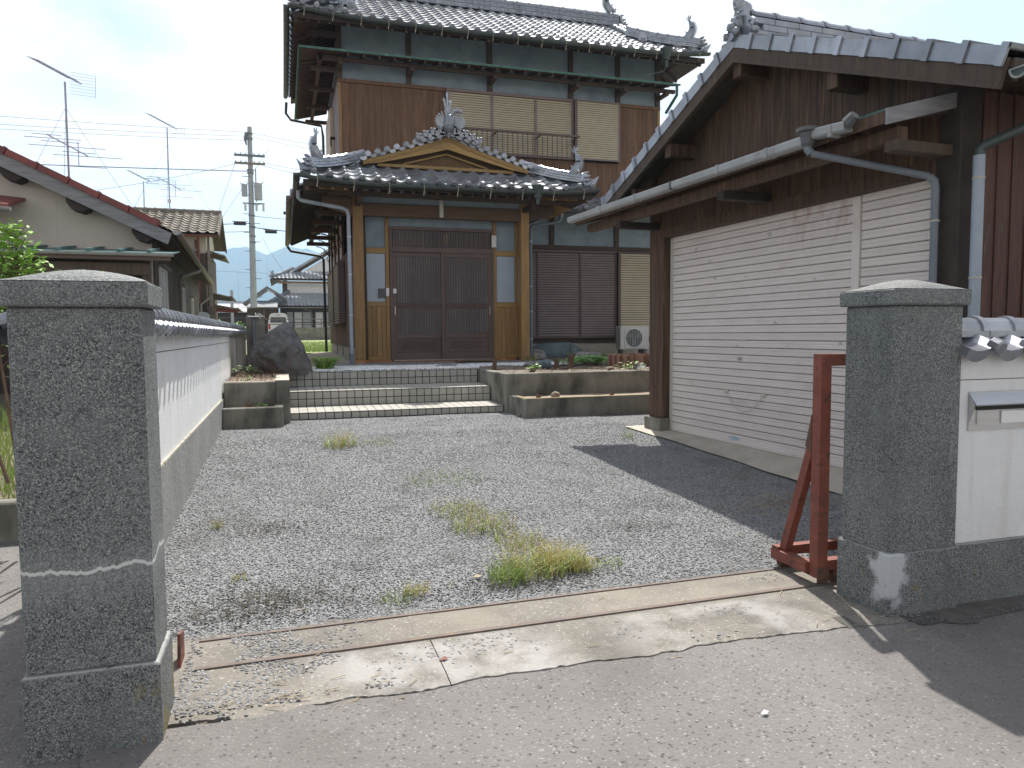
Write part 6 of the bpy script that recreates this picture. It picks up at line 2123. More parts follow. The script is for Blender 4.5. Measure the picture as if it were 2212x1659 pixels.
for (x, y, m, lab, s_) in ((.565, 2.77, 'steel_red', 'red paint flake lying on the apron near the joint', .022), (1.52, 2.06, 'white', 'white leaf scrap on the asphalt', .018), (.05, 2.86, 'white', 'white pebble on the apron by the left end of the rail', .010), (.92, 3.62, 'straw', 'curled dry leaf between the weed clumps', .028)):
    z = -.193 if y > 2.6 else -.208
    if y > 3.4: z = zy(y) + .012
    tag(MB().add([(x - s_, y, z), (x, y - s_ * .5, z + .004), (x + s_, y + s_ * .3, z + .002), (x + s_ * .2, y + s_ * .7, z + .007)], [(0, 1, 2, 3)]).build('scrap', M[m]), lab, 'scrap')
# garden litter, stumps, creeping plants
gl = MB()
for i in range(1100):
    x, y = r_.uniform(3.05, 7.5), 9.8 + 5.8 * r_.random() ** 1.4
    if i < 240: x, y = r_.uniform(-.66, -.12), r_.uniform(9.5, 11.2)
    a, L_ = r_.uniform(0, PI), r_.uniform(.015, .12)
    z = .515 + .03 * max(0, min(1, (y - 10) / 4)) + .008
    gl.beam((x, y, z), (x + L_ * math.cos(a), y + L_ * math.sin(a), z + r_.uniform(0, .035)), .0045, .003)
gl.build('garden_litter', M['twig'])['kind'] = 'stuff'
lf = MB()
for i in range(420):
    x, y = (r_.uniform(-.66, -.14), r_.uniform(9.5, 11.0)) if i < 130 else (r_.uniform(3.05, 5.6), r_.uniform(9.8, 12.5))
    a, s_ = r_.uniform(0, 6.28), r_.uniform(.008, .026)
    z = .517
    lf.add([(x + s_ * math.cos(a), y + s_ * math.sin(a), z), (x + s_ * .5 * math.cos(a + 1.6), y + s_ * .5 * math.sin(a + 1.6), z + .012), (x - s_ * math.cos(a), y - s_ * math.sin(a), z + .004), (x + s_ * .5 * math.cos(a - 1.6), y + s_ * .5 * math.sin(a - 1.6), z)], [(0, 1, 2, 3)])
lf.build('dry_leaf_litter', M['straw'])['kind'] = 'stuff'
def stump(label, x, y, z, r0, h_, shoots=0, seed=0):
    t = thing('tree_stump', label, 'stump', (x, y, z))
    MB().tube([(0, 0, -.03), (0, 0, h_ * .5), (.01, 0, h_)], [r0 * 1.15, r0, r0 * .92], 9).build('trunk', M['bark'], t)
    if shoots:
        rr = random.Random(seed)
        m_ = MB()
        for i in range(shoots):
            a, l_ = rr.uniform(0, 6.28), rr.uniform(.5, 1)
            m_.tube([(r0 * .8 * math.cos(a), r0 * .8 * math.sin(a), h_ * rr.uniform(.3, .9)), (r0 * 1.15 * math.cos(a), r0 * 1.15 * math.sin(a), h_ * (.9 + .2 * l_)), (r0 * (1.1 + l_) * math.cos(a), r0 * (1.1 + l_) * math.sin(a), h_ * (1.0 + .45 * l_))], [.0035, .0025, .001], 4)
        m_.build('shoots', M['twig'], t, kind='stuff')
stump('tallest brown cut stump bristling with twigs in the garden', 4.33, 10.9, .51, .045, .17, 70, 1)
stump('mossy stump just behind the bristling one', 4.20, 11.2, .51, .040, .14, 14, 2)
stump('small leaning stump at the corner of the steps', 3.10, 11.0, .52, .035, .11, 6, 3)
stump('short sawn stub beside the bright green seedling', 3.36, 9.95, .51, .035, .045)
stump('pale sawn stub on the soil of the low mossy planter', 3.20, 9.22, .22, .030, .05)
stump('sawn stub in the middle of the low mossy planter', 4.25, 9.20, .22, .028, .035)
stump('broken brown stub on the low planter beside the long wall', -.42, 9.27, .22, .035, .045, 3, 5)
def leafy(name, label, cat, x, y, z, n_, spread, h_, ls, m, seed, stems=True, lean=.3, flat=.5):
    t = thing(name, label, cat, (x, y, z))
    rr = random.Random(seed)
    m_ = MB()
    sm_ = MB()
    for i in range(n_):
        a = rr.uniform(0, 6.28)
        d = spread * math.sqrt(rr.random())
        zz = h_ * (rr.random() ** .7) * (1 - .5 * (d / spread) ** 2)
        c = Vector((d * math.cos(a), d * math.sin(a), zz))
        da = a + rr.gauss(0, .8)
        el = rr.uniform(-.2, .9) * (1 - flat) + .1
        dr = Vector((math.cos(da) * math.cos(el), math.sin(da) * math.cos(el), math.sin(el)))
        sd_ = dr.cross(Vector((0, 0, 1))).normalized()
        nn = sd_.cross(dr)
        L_ = ls * rr.uniform(.6, 1.2)
        W_ = L_ * .27
        m_.add([c, c + dr * L_ * .45 + sd_ * W_ - nn * L_ * .03, c + dr * L_ - nn * L_ * .12, c + dr * L_ * .45 - sd_ * W_ - nn * L_ * .03, c + dr * L_ * .45 + nn * L_ * .05],
               [(0, 1, 4), (1, 2, 4), (2, 3, 4), (3, 0, 4)])
        if stems and i % 3 == 0:
            sm_.beam((c.x * .25, c.y * .25, 0), tuple(c), .0035, .0035)
    m_.build('foliage', M[m], t)
    if stems and sm_.v:
        sm_.build('stem', M['twig'], t)
    return t
leafy('seedling', 'bright yellow-green seedling on the edge of the garden planter', 'plant', 3.36, 9.86, .53, 34, .055, .12, .075, 'leaf_bright', 1)
leafy('creeping_plant', 'broad patch of glossy green creeping leaves in front of the edging tiles', 'plant', 5.02, 11.7, .53, 300, .34, .17, .10, 'leaf_fresh', 2)
leafy('creeping_plant', 'small green leafy patch behind the bristling stump', 'plant', 4.45, 11.4, .53, 70, .14, .12, .08, 'leaf_fresh', 3)
leafy('creeping_plant', 'sparse light green plant at the foot of the clay edging tiles', 'plant', 4.95, 10.05, .52, 60, .20, .14, .06, 'leaf_bright', 4)
leafy('creeping_plant', 'green tuft before the flat blue-green slab', 'plant', 4.55, 13.6, .54, 50, .14, .12, .07, 'leaf', 5)
leafy('creeping_plant', 'dull green growth along the foundation under the air conditioner', 'plant', 6.4, 14.6, .55, 120, .7, .14, .07, 'leaf', 6)
leafy('seedling', 'dark upright twig plant against the pale foundation', 'plant', 6.05, 15.2, .56, 26, .07, .40, .05, 'leaf', 7)
leafy('seedling', 'small green sprout on the low planter by the long wall', 'plant', -.27, 9.27, .225, 14, .04, .05, .05, 'leaf_bright', 8)
leafy('seedling', 'little sprout in the sandy soil below the dark rock', 'plant', -.45, 9.75, .51, 22, .05, .06, .05, 'leaf', 9)
leafy('creeping_plant', 'low leafy sprig between the long wall and the dark rock', 'plant', -.52, 10.9, .51, 60, .16, .16, .08, 'leaf', 10)
weed('rusty dry tuft against the pale foundation in the garden', 5.95, 14.3, .55, 110, .16, .28, 'twig', 'twig', 60, group='dry tufts in the garden', name='dry_tuft')
weed('pale dry tuft beside the stone at the porch pipe', 4.45, 13.3, .54, 60, .14, .16, 'straw', 'weed_green', 61, group='dry tufts in the garden', name='dry_tuft')
# grassy lily beside the rock
t = thing('lily_clump', 'arching grassy clump growing at the right foot of the dark rock', 'plant', (.60, 11.75, .52))
m_ = MB()
rr = random.Random(4)
for i in range(230):
    a, L_ = rr.uniform(0, 6.28), rr.uniform(.24, .50)
    w__ = rr.uniform(.007, .013)
    pts = []
    x0_, y0_ = rr.gauss(0, .05), rr.gauss(0, .05)
    for k in range(5):
        s_ = k / 4
        rad = L_ * .62 * s_
        pts.append(Vector((x0_ + rad * math.cos(a), y0_ + rad * math.sin(a), L_ * (1.15 * s_ - .75 * s_ * s_))))
    sv = Vector((-math.sin(a), math.cos(a), 0))
    b0 = len(m_.v)
    for k, p in enumerate(pts):
        ww = w__ * (1 - (k / 4) ** 2 * .95)
        m_.v += [tuple(p - sv * ww), tuple(p + sv * ww)]
    for k in range(4):
        m_.f.append((b0 + 2 * k, b0 + 2 * k + 1, b0 + 2 * k + 3, b0 + 2 * k + 2))
m_.build('leaves', M['leaf_bright'], t)
m_ = MB()
for i in range(40):
    a, L_ = rr.uniform(0, 6.28), rr.uniform(.2, .4)
    m_.tube([(0, 0, .0), (L_ * .4 * math.cos(a), L_ * .4 * math.sin(a), L_ * .5), (L_ * .8 * math.cos(a), L_ * .8 * math.sin(a), L_ * .35)], [.004, .003, .002], 4)
m_.build('dry_stalks', M['straw'], t, kind='stuff')
# dry twiggy scrub at the foot of the rock
m_ = MB()
for i in range(700):
    x, y, z = rr.gauss(-.12, .22), 11.0 + rr.gauss(-.02, .08), .53 + abs(rr.gauss(0, .07))
    if rr.random() < .35: z += rr.uniform(0, .25); y = 11.02 + .0
    a, L_ = rr.uniform(0, 6.28), rr.uniform(.03, .10)
    m_.beam((x, y, z), (x + L_ * math.cos(a), y + L_ * .3 * math.sin(a), z + L_ * rr.uniform(-.5, .8)), .0022, .002)
m_.build('dry_scrub', M['twig'])['kind'] = 'stuff'
# clay edging tiles (scalloped log edging), set on end
def edging(label, pts, top, s_=1.):
    t = thing('edging_row', label, 'garden edging', (pts[0][0], pts[0][1], .5), world=True, group='clay garden edging')
    for k, (x, y) in enumerate(pts):
        ang_ = k
        o1 = MB()
        n_ = 10
        for kk in range(n_ + 1):
            a = PI * kk / n_
            for (rr_, z) in ((.062, .47), (.062, top), (.048, top), (.048, .47)):
                o1.v.append((x + rr_ * math.cos(a), y - rr_ * math.sin(a) * (1 if k % 2 == 0 else -1), z))
        for kk in range(n_):
            for q in range(4):
                a_ = kk * 4 + q
                b_ = kk * 4 + (q + 1) % 4
                o1.f.append((a_, a_ + 4, b_ + 4, b_))
        P_('edging_tile', o1, 'terracotta', t)
edging('row of terracotta scalloped edging tiles coming forward through the garden beside the creeping leaves', [(5.14, 11.15), (5.13, 11.04), (5.12, 10.93), (5.11, 10.82), (5.10, 10.71), (5.10, 10.60), (5.11, 10.49), (5.13, 10.38)], .715)
edging('second row of terracotta edging tiles running behind the garage post', [(5.20 + .108 * i, 11.2) for i in range(12)], .725)
edging('front group of terracotta edging tiles beside the garden tap', [(5.36 + .108 * i, 10.55) for i in range(5)], .725)
# taps
def tap(label, x, y, z, rz, s_=1.):
    t = thing('garden_tap', label, 'tap', (x, y, z), rz)
    MB().tube([(0, .10 * s_, 0), (0, 0, 0), (0, -.05 * s_, 0), (0, -.075 * s_, -.02 * s_), (0, -.075 * s_, -.055 * s_)], [.013 * s_, .015 * s_, .013 * s_, .012 * s_, .012 * s_], 8).build('spout', M['chrome'], t)
    MB().tube([(0, -.01 * s_, .01 * s_), (0, -.01 * s_, .05 * s_)], .008 * s_, 6).build('stem', M['chrome'], t)
    MB().box(-.035 * s_, .035 * s_, -.018 * s_, -.002 * s_, .048 * s_, .058 * s_).build('handle', M['chrome'], t)
tap('chrome tap over the edge of the garden planter next to the garage post', 4.92, 9.66, .58, -60, 1.1)
MB().tube([(4.92, 9.80, .45), (4.92, 9.80, .62)], .03, 8).build('tap_riser', M['concrete'])['kind'] = 'structure'
# air conditioner outdoor unit
AC = thing('air_conditioner', 'ivory air conditioner outdoor unit beneath the beige shutter box', 'air conditioner', (7.72, 15.55, .66), 0, world=True)
a0, a1, b0_, b1_, c0_, c1_ = 7.34, 8.06, 15.42, 15.68, .68, 1.21
MB().cbox(a0, a1, b0_, b1_, c0_, c1_, .012).build('casing', M['ac_white'], AC)
MB().cbox(a0 + .10, a1 - .12, b0_ - .010, b0_ + .004, c0_ + .03, c1_ - .05, .004).build('front_panel', M['ac_white'], AC)
MB().tube([(a0 + .34, b0_ - .012, .945), (a0 + .34, b0_ - .002, .945)], .205, 28).build('fan_opening', M['dark_grey'], AC)
m_ = MB()
for i in range(12):
    x = a0 + .12 + i * .042
    hh = math.sqrt(max(0, .205 ** 2 - (x - a0 - .34) ** 2))
    if hh > .02: m_.tube([(x, b0_ - .018, .945 - hh), (x, b0_ - .018, .945 + hh)], .004, 5)
m_.build('fan_guard', M['ac_white'], AC, kind='stuff')
fb_ = MB()
for k in range(3):
    a = k * 2.1 + .4
    fb_.prism([(a0 + .34 + .03 * math.cos(a - .5), b0_ - .014, .945 + .03 * math.sin(a - .5)), (a0 + .34 + .18 * math.cos(a - .25), b0_ - .014, .945 + .18 * math.sin(a - .25)), (a0 + .34 + .18 * math.cos(a + .45), b0_ - .014, .945 + .18 * math.sin(a + .45)), (a0 + .34 + .03 * math.cos(a + .5), b0_ - .014, .945 + .03 * math.sin(a + .5))], (0, .0015, 0))
fb_.build('fan_blades', M['pipe_grey'], AC, kind='stuff')
m_ = MB()
for r_i in range(11):
    for c_i in range(3):
        m_.box(a0 - .003, a0 + .001, b0_ + .04 + c_i * .07, b0_ + .085 + c_i * .07, c0_ + .05 + r_i * .043, c0_ + .075 + r_i * .043)
m_.build('side_vents', M['dark_grey'], AC, kind='stuff')
for x in (a0 + .06, a1 - .14):
    MB().cbox(x, x + .08, b0_ - .01, b1_ + .01, .53, c0_ - .001, .005).build('foot', M['concrete'], AC)
# green doormat rack by the door
dm = thing('door_mat', 'flat green-edged boot mat lying before the entrance door', 'mat', (3.4, 13.3, .55), world=True)
MB().cbox(3.0, 3.75, 13.02, 13.42, .549, .556, .002).build('mat_base', M['copper'], dm)
m_ = MB()
for k in range(12):
    m_.box(3.03, 3.72, 13.04 + k * .031, 13.052 + k * .031, .5562, .566)
m_.build('mat_ribs', M['black'], dm, kind='stuff')
# ================================================================== LANE AND LOT LEFT OF THE LONG WALL
MB().cbox(-9, -.93, 5.35, 5.50, -.3, .03, .01).build('kerb', M['concrete'])['kind'] = 'structure'
m_ = MB()
rr = random.Random(12)
for i in range(5200):
    x, y = rr.uniform(-4.8, -.98), 5.55 + 6.0 * rr.random() ** 1.3
    z = -.02
    h_, a = rr.uniform(.06, .34), rr.uniform(0, 6.28)
    w__ = .006
    px, py = -math.sin(a) * w__, math.cos(a) * w__
    lx, ly = .4 * h_ * math.cos(a + 1), .4 * h_ * math.sin(a + 1)
    m_.add([(x - px, y - py, z), (x + px, y + py, z), (x + lx * .4 + px * .7, y + ly * .4 + py * .7, z + h_ * .6), (x + lx * .4 - px * .7, y + ly * .4 - py * .7, z + h_ * .6), (x + lx, y + ly, z + h_)], [(0, 1, 2, 3), (3, 2, 4)])
m_.build('grass', M['weed_green'])['kind'] = 'stuff'
sheet('lot_soil', -9, -.93, 5.48, 12.6, 20, 16, lambda x, y: -.03, M['soil'], jit=.02)
# back lawn blades
m_ = MB()
for i in range(9000):
    y = 20.9 + 16 * rr.random() ** 1.6
    x = rr.uniform(-.6, 4.2) if y < 30 else rr.uniform(-.6, 6)
    if .1 < x < 1.3 and y < 21.2: continue
    z = back_z(x, y)
    h_, a = rr.uniform(.03, .13), rr.uniform(0, 6.28)
    w__ = .010
    px, py = -math.sin(a) * w__, math.cos(a) * w__
    m_.add([(x - px, y - py, z), (x + px, y + py, z), (x + .3 * h_ * math.cos(a), y + .3 * h_ * math.sin(a), z + h_)], [(0, 1, 2)])
m_.build('lawn_grass', M['weed_green'])['kind'] = 'stuff'
# climbing shrub rising above the cracked pillar
def shrub(name, label, cat, c, groups, leaf, m, seed, group=None, n_=600):
    t = thing(name, label, cat, c, group=group)
    rr_ = random.Random(seed)
    fo = MB()
    stm = MB()
    for (gx, gy, gz, gr, share) in groups:
        stm.tube([(gx * .3, gy * .3, -.1), (gx * .7, gy * .7, gz * .5), (gx, gy, gz)], [.012, .008, .004], 5)
        k = int(n_ * share)
        for i in range(k):
            d = Vector((rr_.gauss(0, 1), rr_.gauss(0, 1), rr_.gauss(0, 1))).normalized() * gr * rr_.random() ** .45
            p = Vector((gx, gy, gz)) + Vector((d.x, d.y, d.z * 1.0))
            if i % 6 == 0:
                stm.beam((gx + d.x * .2, gy + d.y * .2, gz + d.z * .2 - .03), tuple(p), .003, .003)
            da, el = rr_.uniform(0, 6.28), rr_.uniform(-.5, .8)
            dr = Vector((math.cos(da) * math.cos(el), math.sin(da) * math.cos(el), math.sin(el)))
            sd_ = dr.cross(Vector((0, 0, 1)))
            sd_ = (sd_ + Vector((0, 0, rr_.uniform(-.6, .6)))).normalized()
            L_ = leaf * rr_.uniform(.55, 1.2)
            W_ = L_ * .26
            fo.add([p, p + dr * L_ * .5 + sd_ * W_, p + dr * L_, p + dr * L_ * .5 - sd_ * W_], [(0, 1, 2), (0, 2, 3)])
    fo.build('foliage', M[m], t)
    stm.build('stem', M['twig'], t)
    return t
shrub('climbing_shrub', 'bright green leafy shrub rising behind the cracked gate pillar', 'shrub', (-1.50, 5.1, .30),
      [(-.03, 0, 1.22, .17, .24), (-.18, .1, 1.08, .20, .22), (.10, .1, 1.05, .19, .2), (.0, 0, 1.40, .08, .05), (.28, 0, 1.02, .10, .07), (-.36, .0, .95, .17, .10), (.0, .1, .80, .34, .12)], .056, 'leaf_bright', 3, n_=1900)
shrub('climbing_shrub', 'thin sprig of upright yellow-green leaves behind the pillar cap', 'shrub', (-.985, 4.6, .5), [(0, 0, .82, .05, .45), (-.015, 0, .91, .035, .3), (.03, 0, .76, .06, .25)], .055, 'leaf_bright', 4, n_=60)
shrub('climbing_shrub', 'two small leaf sprays just above the cracked pillar', 'shrub', (-1.20, 4.7, .5), [(0, 0, .76, .06, .5), (.11, 0, .77, .05, .5)], .055, 'leaf_bright', 5, n_=56)

# ================================================================== NEIGHBOUR HOUSE WITH CREAM GABLE (local frame)
NA = thing('neighbour_house', 'cream plastered gabled house with red roof tiles and weathered barge board', 'house', (-1.93, 12.78, -.1), 2.5)
OFF.pop(NA, None)
def A_(nm, mb_, m, parent=None, **k): 
    return mb_.build(nm, M[m], parent or NA, **k)
zo = .1
NRX, NSL = -6.0, .482
def nz_(x): return 2.63 + zo - NSL * (x - .33) if x > NRX else 2.63 + zo - NSL * (NRX - .33) - NSL * (NRX - x)
A_('gable_wall', MB().prism([(0, 0, 0), (0, 0, nz_(0) - .08), (NRX, 0, nz_(NRX) - .08), (-11.7, 0, nz_(-11.7) - .08), (-11.7, 0, 0)], (0, .12, 0)), 'plaster_cream')
for x in (-.53, -1.27, -3.3):
    A_('plaster_joint', MB().box(x - .005, x + .005, -.004, .0, 2.35, nz_(x) - .2), 'plaster_cream')
A_('side_wall', MB().box(-.06, 0, .12, 11.4, 0, nz_(0) - .1), 'wood_black')
for k in range(60):
    y = .14 + k * .188
    A_('wall_board', MB().box(0.001, .018 + rnd.uniform(-.003, .003), y, y + .182, 0, 2.68), 'wood_mid' if k % 7 else 'wood_dark')
for s_ in (1, -1):
    x1 = .33 if s_ > 0 else -12.3
    A_('roof_deck', MB().slab([(NRX, -.36, nz_(NRX)), (x1, -.36, nz_(x1)), (x1, 11.6, nz_(x1)), (NRX, 11.6, nz_(NRX))][::s_], .05), 'wood_mid')
    A_('barge_board', MB().prism([(NRX, -.40, nz_(NRX) - .0), (x1, -.40, nz_(x1) - .0), (x1 - s_ * .06, -.40, nz_(x1) - .17), (NRX, -.40, nz_(NRX) - .19)], (0, .035, 0)), 'wood_grey')
vtm = MB().box(0, .40, -.02, .30, -.045, .045).box(.375, .41, -.028, .30, -.05, .058).mesh('red_verge_tile', M['tile_red'])
for k in range(16):
    x = NRX + k * .385
    inst('verge_tile', vtm, NA, T((x, -.42, nz_(x) + .05)) @ RY(math.atan(NSL)))
rt = MB()
for r_ in range(16):
    for c in range(30):
        x = .36 - r_ * .385
        pr = tile_profile(.39, .03, 6)
        for i in range(6):
            (ya, za), (yb, zb) = pr[i], pr[i + 1]
            y0_ = -.1 + c * .39
            f = lambda xx, q, l: nz_(xx) + .05 + q + l
            rt.quad((x, y0_ + ya, f(x, za, .03)), (x, y0_ + yb, f(x, zb, .03)), (x - .385, y0_ + yb, f(x - .385, zb, 0)), (x - .385, y0_ + ya, f(x - .385, za, 0)))
A_('roof_tiles', rt, 'tile_red', kind='stuff')
for x in (-.08, -.93, -1.75):
    A_('purlin_end', MB().prism([(x - .14, -.35, nz_(x) - .06), (x + .14, -.35, nz_(x) - .19), (x + .14, -.35, nz_(x) - .29), (x + .05, -.35, nz_(x) - .33), (x - .08, -.35, nz_(x) - .29), (x - .14, -.35, nz_(x) - .20)], (0, .34, 0)), 'wood_black')
A_('gutter', MB().tube([(.40, -.42, 2.67 + zo), (.40, 5.6, 2.64 + zo)], .060, 9, arc=(PI, 2 * PI)), 'gutter_tan')
A_('gutter', MB().tube([(.40, 5.7, 2.66 + zo), (.40, 11.4, 2.63 + zo)], .060, 9, arc=(PI, 2 * PI)), 'gutter_tan')
A_('gutter_end', MB().tube([(.40, -.435, 2.665 + zo), (.40, -.42, 2.665 + zo)], .064, 9, arc=(PI, 2 * PI)), 'gutter_grey')
A_('downpipe', MB().tube([(.40, 5.5, 2.62 + zo), (.38, 5.2, 2.50 + zo), (.12, 4.0, 2.30 + zo), (.09, 3.9, 2.2 + zo), (.09, 3.9, 0)], .045, 8), 'gutter_tan')
for (y0_, y1_, z0_, z1_) in ((.75, 1.75, 1.05, 2.28), (4.9, 5.7, .95, 2.2), (7.8, 8.6, 1.0, 2.1)):
    wd = A_('window', MB().box(.019, .03, y0_, y1_, z0_, z1_), 'glass_pale')
    for (a, b_, c, d) in ((y0_ - .04, y0_, z0_, z1_), (y1_, y1_ + .04, z0_, z1_), ((y0_ + y1_) / 2 - .02, (y0_ + y1_) / 2 + .02, z0_, z1_), (y0_ - .04, y1_ + .04, z1_, z1_ + .04), (y0_ - .04, y1_ + .04, z0_ - .04, z0_)):
        A_('frame', MB().box(.02, .055, a, b_, c, d), 'white', wd)
    A_('window_head', MB().box(.02, .12, y0_ - .1, y1_ + .1, z1_ + .05, z1_ + .075), 'gutter_tan', wd)
# lean-to roof in front of the gable
LT = A_('lean_to', MB().slab([(-9, -1.32, 2.235 + zo), (.40, -1.32, 2.235 + zo), (.40, -.02, 2.40 + zo), (-9, -.02, 2.40 + zo)], .02), 'metal_roof')
A_('lean_to_fascia', MB().cbox(-9, .38, -1.34, -1.30, 2.13 + zo, 2.215 + zo, .004), 'sash_brown', LT)
A_('lean_to_beam', MB().cbox(-9, .10, -1.22, -1.12, 1.93 + zo, 2.10 + zo, .006), 'wood_mid', LT)
A_('eave_gutter', MB().tube([(-9, -1.38, 2.22 + zo), (.42, -1.38, 2.22 + zo)], .04, 8, arc=(PI, 2 * PI)), 'gutter_grey', LT)
for k in range(24):
    x = .1 - k * .38
    A_('roof_seam', MB().beam((x, -1.30, 2.262 + zo), (x, -.04, 2.425 + zo), .05, .035), 'metal_roof', LT)
for x in (.05, -.62, -2.0, -3.6, -5.2):
    A_('lean_to_post', MB().cbox(x - .05, x + .05, -1.21, -1.12, 0, 1.93 + zo, .004), 'wood_mid', LT)
A_('back_panel', MB().box(-9, -.02, -.06, -.01, 0, 2.33), 'wood_black', LT)
A_('lattice', MB().box(-1.6, -.62, -1.15, -1.13, 1.72, 1.74).box(-1.6, -.62, -1.15, -1.13, 1.55, 1.57), 'wood_black', LT, kind='stuff')
A_('dark_pipe', MB().tube([(.02, -1.0, 2.10), (.06, -1.0, 1.9), (.03, -1.0, 0)], .04, 8), 'pipe_dark', LT)
# small tiled hood with gutter at the far left
HD = A_('window_hood', MB().slab([(-3.2, -.95, 3.10), (-1.66, -.95, 2.98), (-1.66, -.01, 3.22), (-3.2, -.01, 3.34)], .05), 'tile_red')
A_('hood_gutter', MB().tube([(-3.2, -1.0, 3.06), (-1.60, -1.0, 2.93)], .05, 8, arc=(PI, 2 * PI)), 'gutter_grey', HD)

# ================================================================== SECOND NEIGHBOUR: two-storey with weathered tiles
NB = thing('neighbour_house', 'two-storey house with weathered brown-grey tiles, red downpipe and tilted side hoods', 'house', (-2.42, 28.0, .5), 1.0)
def B_(nm, mb_, m, parent=None, **k):
    return mb_.build(nm, M[m], parent or NB, **k)
zb_ = -.5
B_('front_wall', MB().box(-7, -.12, .35, .5, 0, 4.72 + zb_), 'plaster_cream')
B_('lower_wall', MB().box(-7, -.10, .30, .349, 0, 3.95 + zb_), 'wood_mid')
B_('side_wall', MB().box(-.25, -.10, .5, 4.6, 0, 4.9 + zb_), 'plaster_cream')
B_('side_lower_wall', MB().box(-.11, -.05, .36, 4.6, 0, 4.0 + zb_), 'wood_dark')
B_('side_gable', MB().prism([(-.2, .5, 4.85 + zb_), (-.2, 4.6, 4.85 + zb_), (-.2, 2.5, 5.5 + zb_)], (.1, 0, 0)), 'plaster_cream')
RB = B_('roof', MB().slab([(-7, 0, 4.58 + zb_), (.32, 0, 4.58 + zb_), (.32, 2.5, 5.62 + zb_), (-7, 2.5, 5.62 + zb_)], .06).slab([(-7, 2.5, 5.62 + zb_), (.32, 2.5, 5.62 + zb_), (.32, 5.0, 4.58 + zb_), (-7, 5.0, 4.58 + zb_)], .06), 'wood_mid')
tb = roof_tile_mesh('weathered_tile', .30, .32, .045, .022, .035, m=M['tile_weathered'], n=8)
for r_ in range(9):
    for c in range(19):
        inst('roof_tile', tb, RB, T((.34 - (c + 1) * .30, -.03 + r_ * .277, 4.63 + zb_ + r_ * .1153)) @ RX(math.atan(.416)))
for k in range(18):
    inst('ridge_tile', cap_tile_mesh('weathered_cap', .11, .33, m=M['tile_weathered']) if k == 0 else bpy.data.meshes['weathered_cap'], RB, T((-5.6 + k * .33, 2.5, 5.70 + zb_)))
B_('ridge_base', MB().box(-6, .34, 2.36, 2.64, 5.62 + zb_, 5.74 + zb_), 'tile_weathered', RB)
B_('gable_board', MB().beam((.34, 0, 4.52 + zb_), (.34, 2.5, 5.56 + zb_), .05, .16).beam((.34, 5.0, 4.52 + zb_), (.34, 2.5, 5.56 + zb_), .05, .16), 'wood_mid', RB, kind='stuff')
B_('gutter', MB().tube([(-7, -.06, 4.54 + zb_), (.25, -.06, 4.54 + zb_)], .06, 7, arc=(PI, 2 * PI)), 'steel_red')
B_('downpipe', MB().tube([(-.32, -.02, 4.50 + zb_), (-.34, .22, 4.30 + zb_), (-.34, .22, .2)], .045, 7), 'steel_red')
for (x0_, x1_, z0_, z1_) in ((-.95, -.48, 2.95, 3.45), (-.88, -.42, 1.75, 2.35)):
    wd = B_('window', MB().box(x0_, x1_, .27, .29, z0_, z1_), 'glass_pale')
    for (a, b_, c, d) in ((x0_ - .05, x0_, z0_, z1_), (x1_, x1_ + .05, z0_, z1_), (x0_ - .05, x1_ + .05, z1_, z1_ + .05), (x0_ - .05, x1_ + .05, z0_ - .05, z0_)):
        B_('frame', MB().box(a, b_, .24, .28, c, d), 'white', wd)
B_('window_awning', MB().box(-1.3, -.40, .10, .34, 3.52, 3.60), 'gutter_tan')
def side_hood(y, z, out, ln, m='wood_mid'):
    h_ = B_('side_hood', MB().slab([(-.1, y, z + .18), (out, y, z - .02), (out, y + ln, z - .02), (-.1, y + ln, z + .18)][::1], .05), 'tile_weathered')
    B_('hood_bracket', MB().beam((-.08, y + .1, z - .05), (out - .08, y + .1, z - .10), .07, .12), m, h_)
    B_('hood_board', MB().box(-.1, out - .05, y + .02, y + .06, z - .12, z + .02), m, h_)
side_hood(.7, 3.45, .52, 2.6)
side_hood(.4, 1.95, .75, 3.0)
side_hood(.9, 1.55, .95, 3.2, 'steel_red')
for (x, y, z, s_, m) in ((-.55, -.35, 1.25, .30, 'ac_white'), (-.22, -.10, 1.22, .34, 'pole_concrete'), (.0, .25, 1.45, .28, 'sash_brown')):
    m_ = MB()
    n_ = 8
    m_.prism([(x - s_ / 2, y, z - s_ / 2), (x + s_ / 2, y, z - s_ / 2), (x + s_ / 2, y, z + s_ * .1)] + [(x + s_ / 2 - s_ * .5 * (1 - math.cos(a)), y, z + s_ * .1 + s_ * .4 * math.sin(a)) for a in [i * PI / 2 / n_ for i in range(1, n_ + 1)]] + [(x - s_ / 2, y, z + s_ * .5)], (0, .3, 0))
    B_('vent_hood', m_, m)
B_('pipes', MB().tube([(-.28, .15, 2.9), (-.10, .15, 2.7), (-.12, .15, 0)], .035, 6).tube([(-.02, .1, 1.9), (-.3, .0, 1.65), (-.32, 0, 0)], .04, 6).tube([(.05, .3, 3.3), (.05, .3, 0)], .03, 6), 'gutter_tan', kind='stuff')
B_('wall_post', MB().box(-.46, -.38, .18, .24, 0, 3.9), 'wood_dark')
B_('wall_post', MB().box(-.06, .02, .30, .40, 0, 4.1), 'gutter_tan')

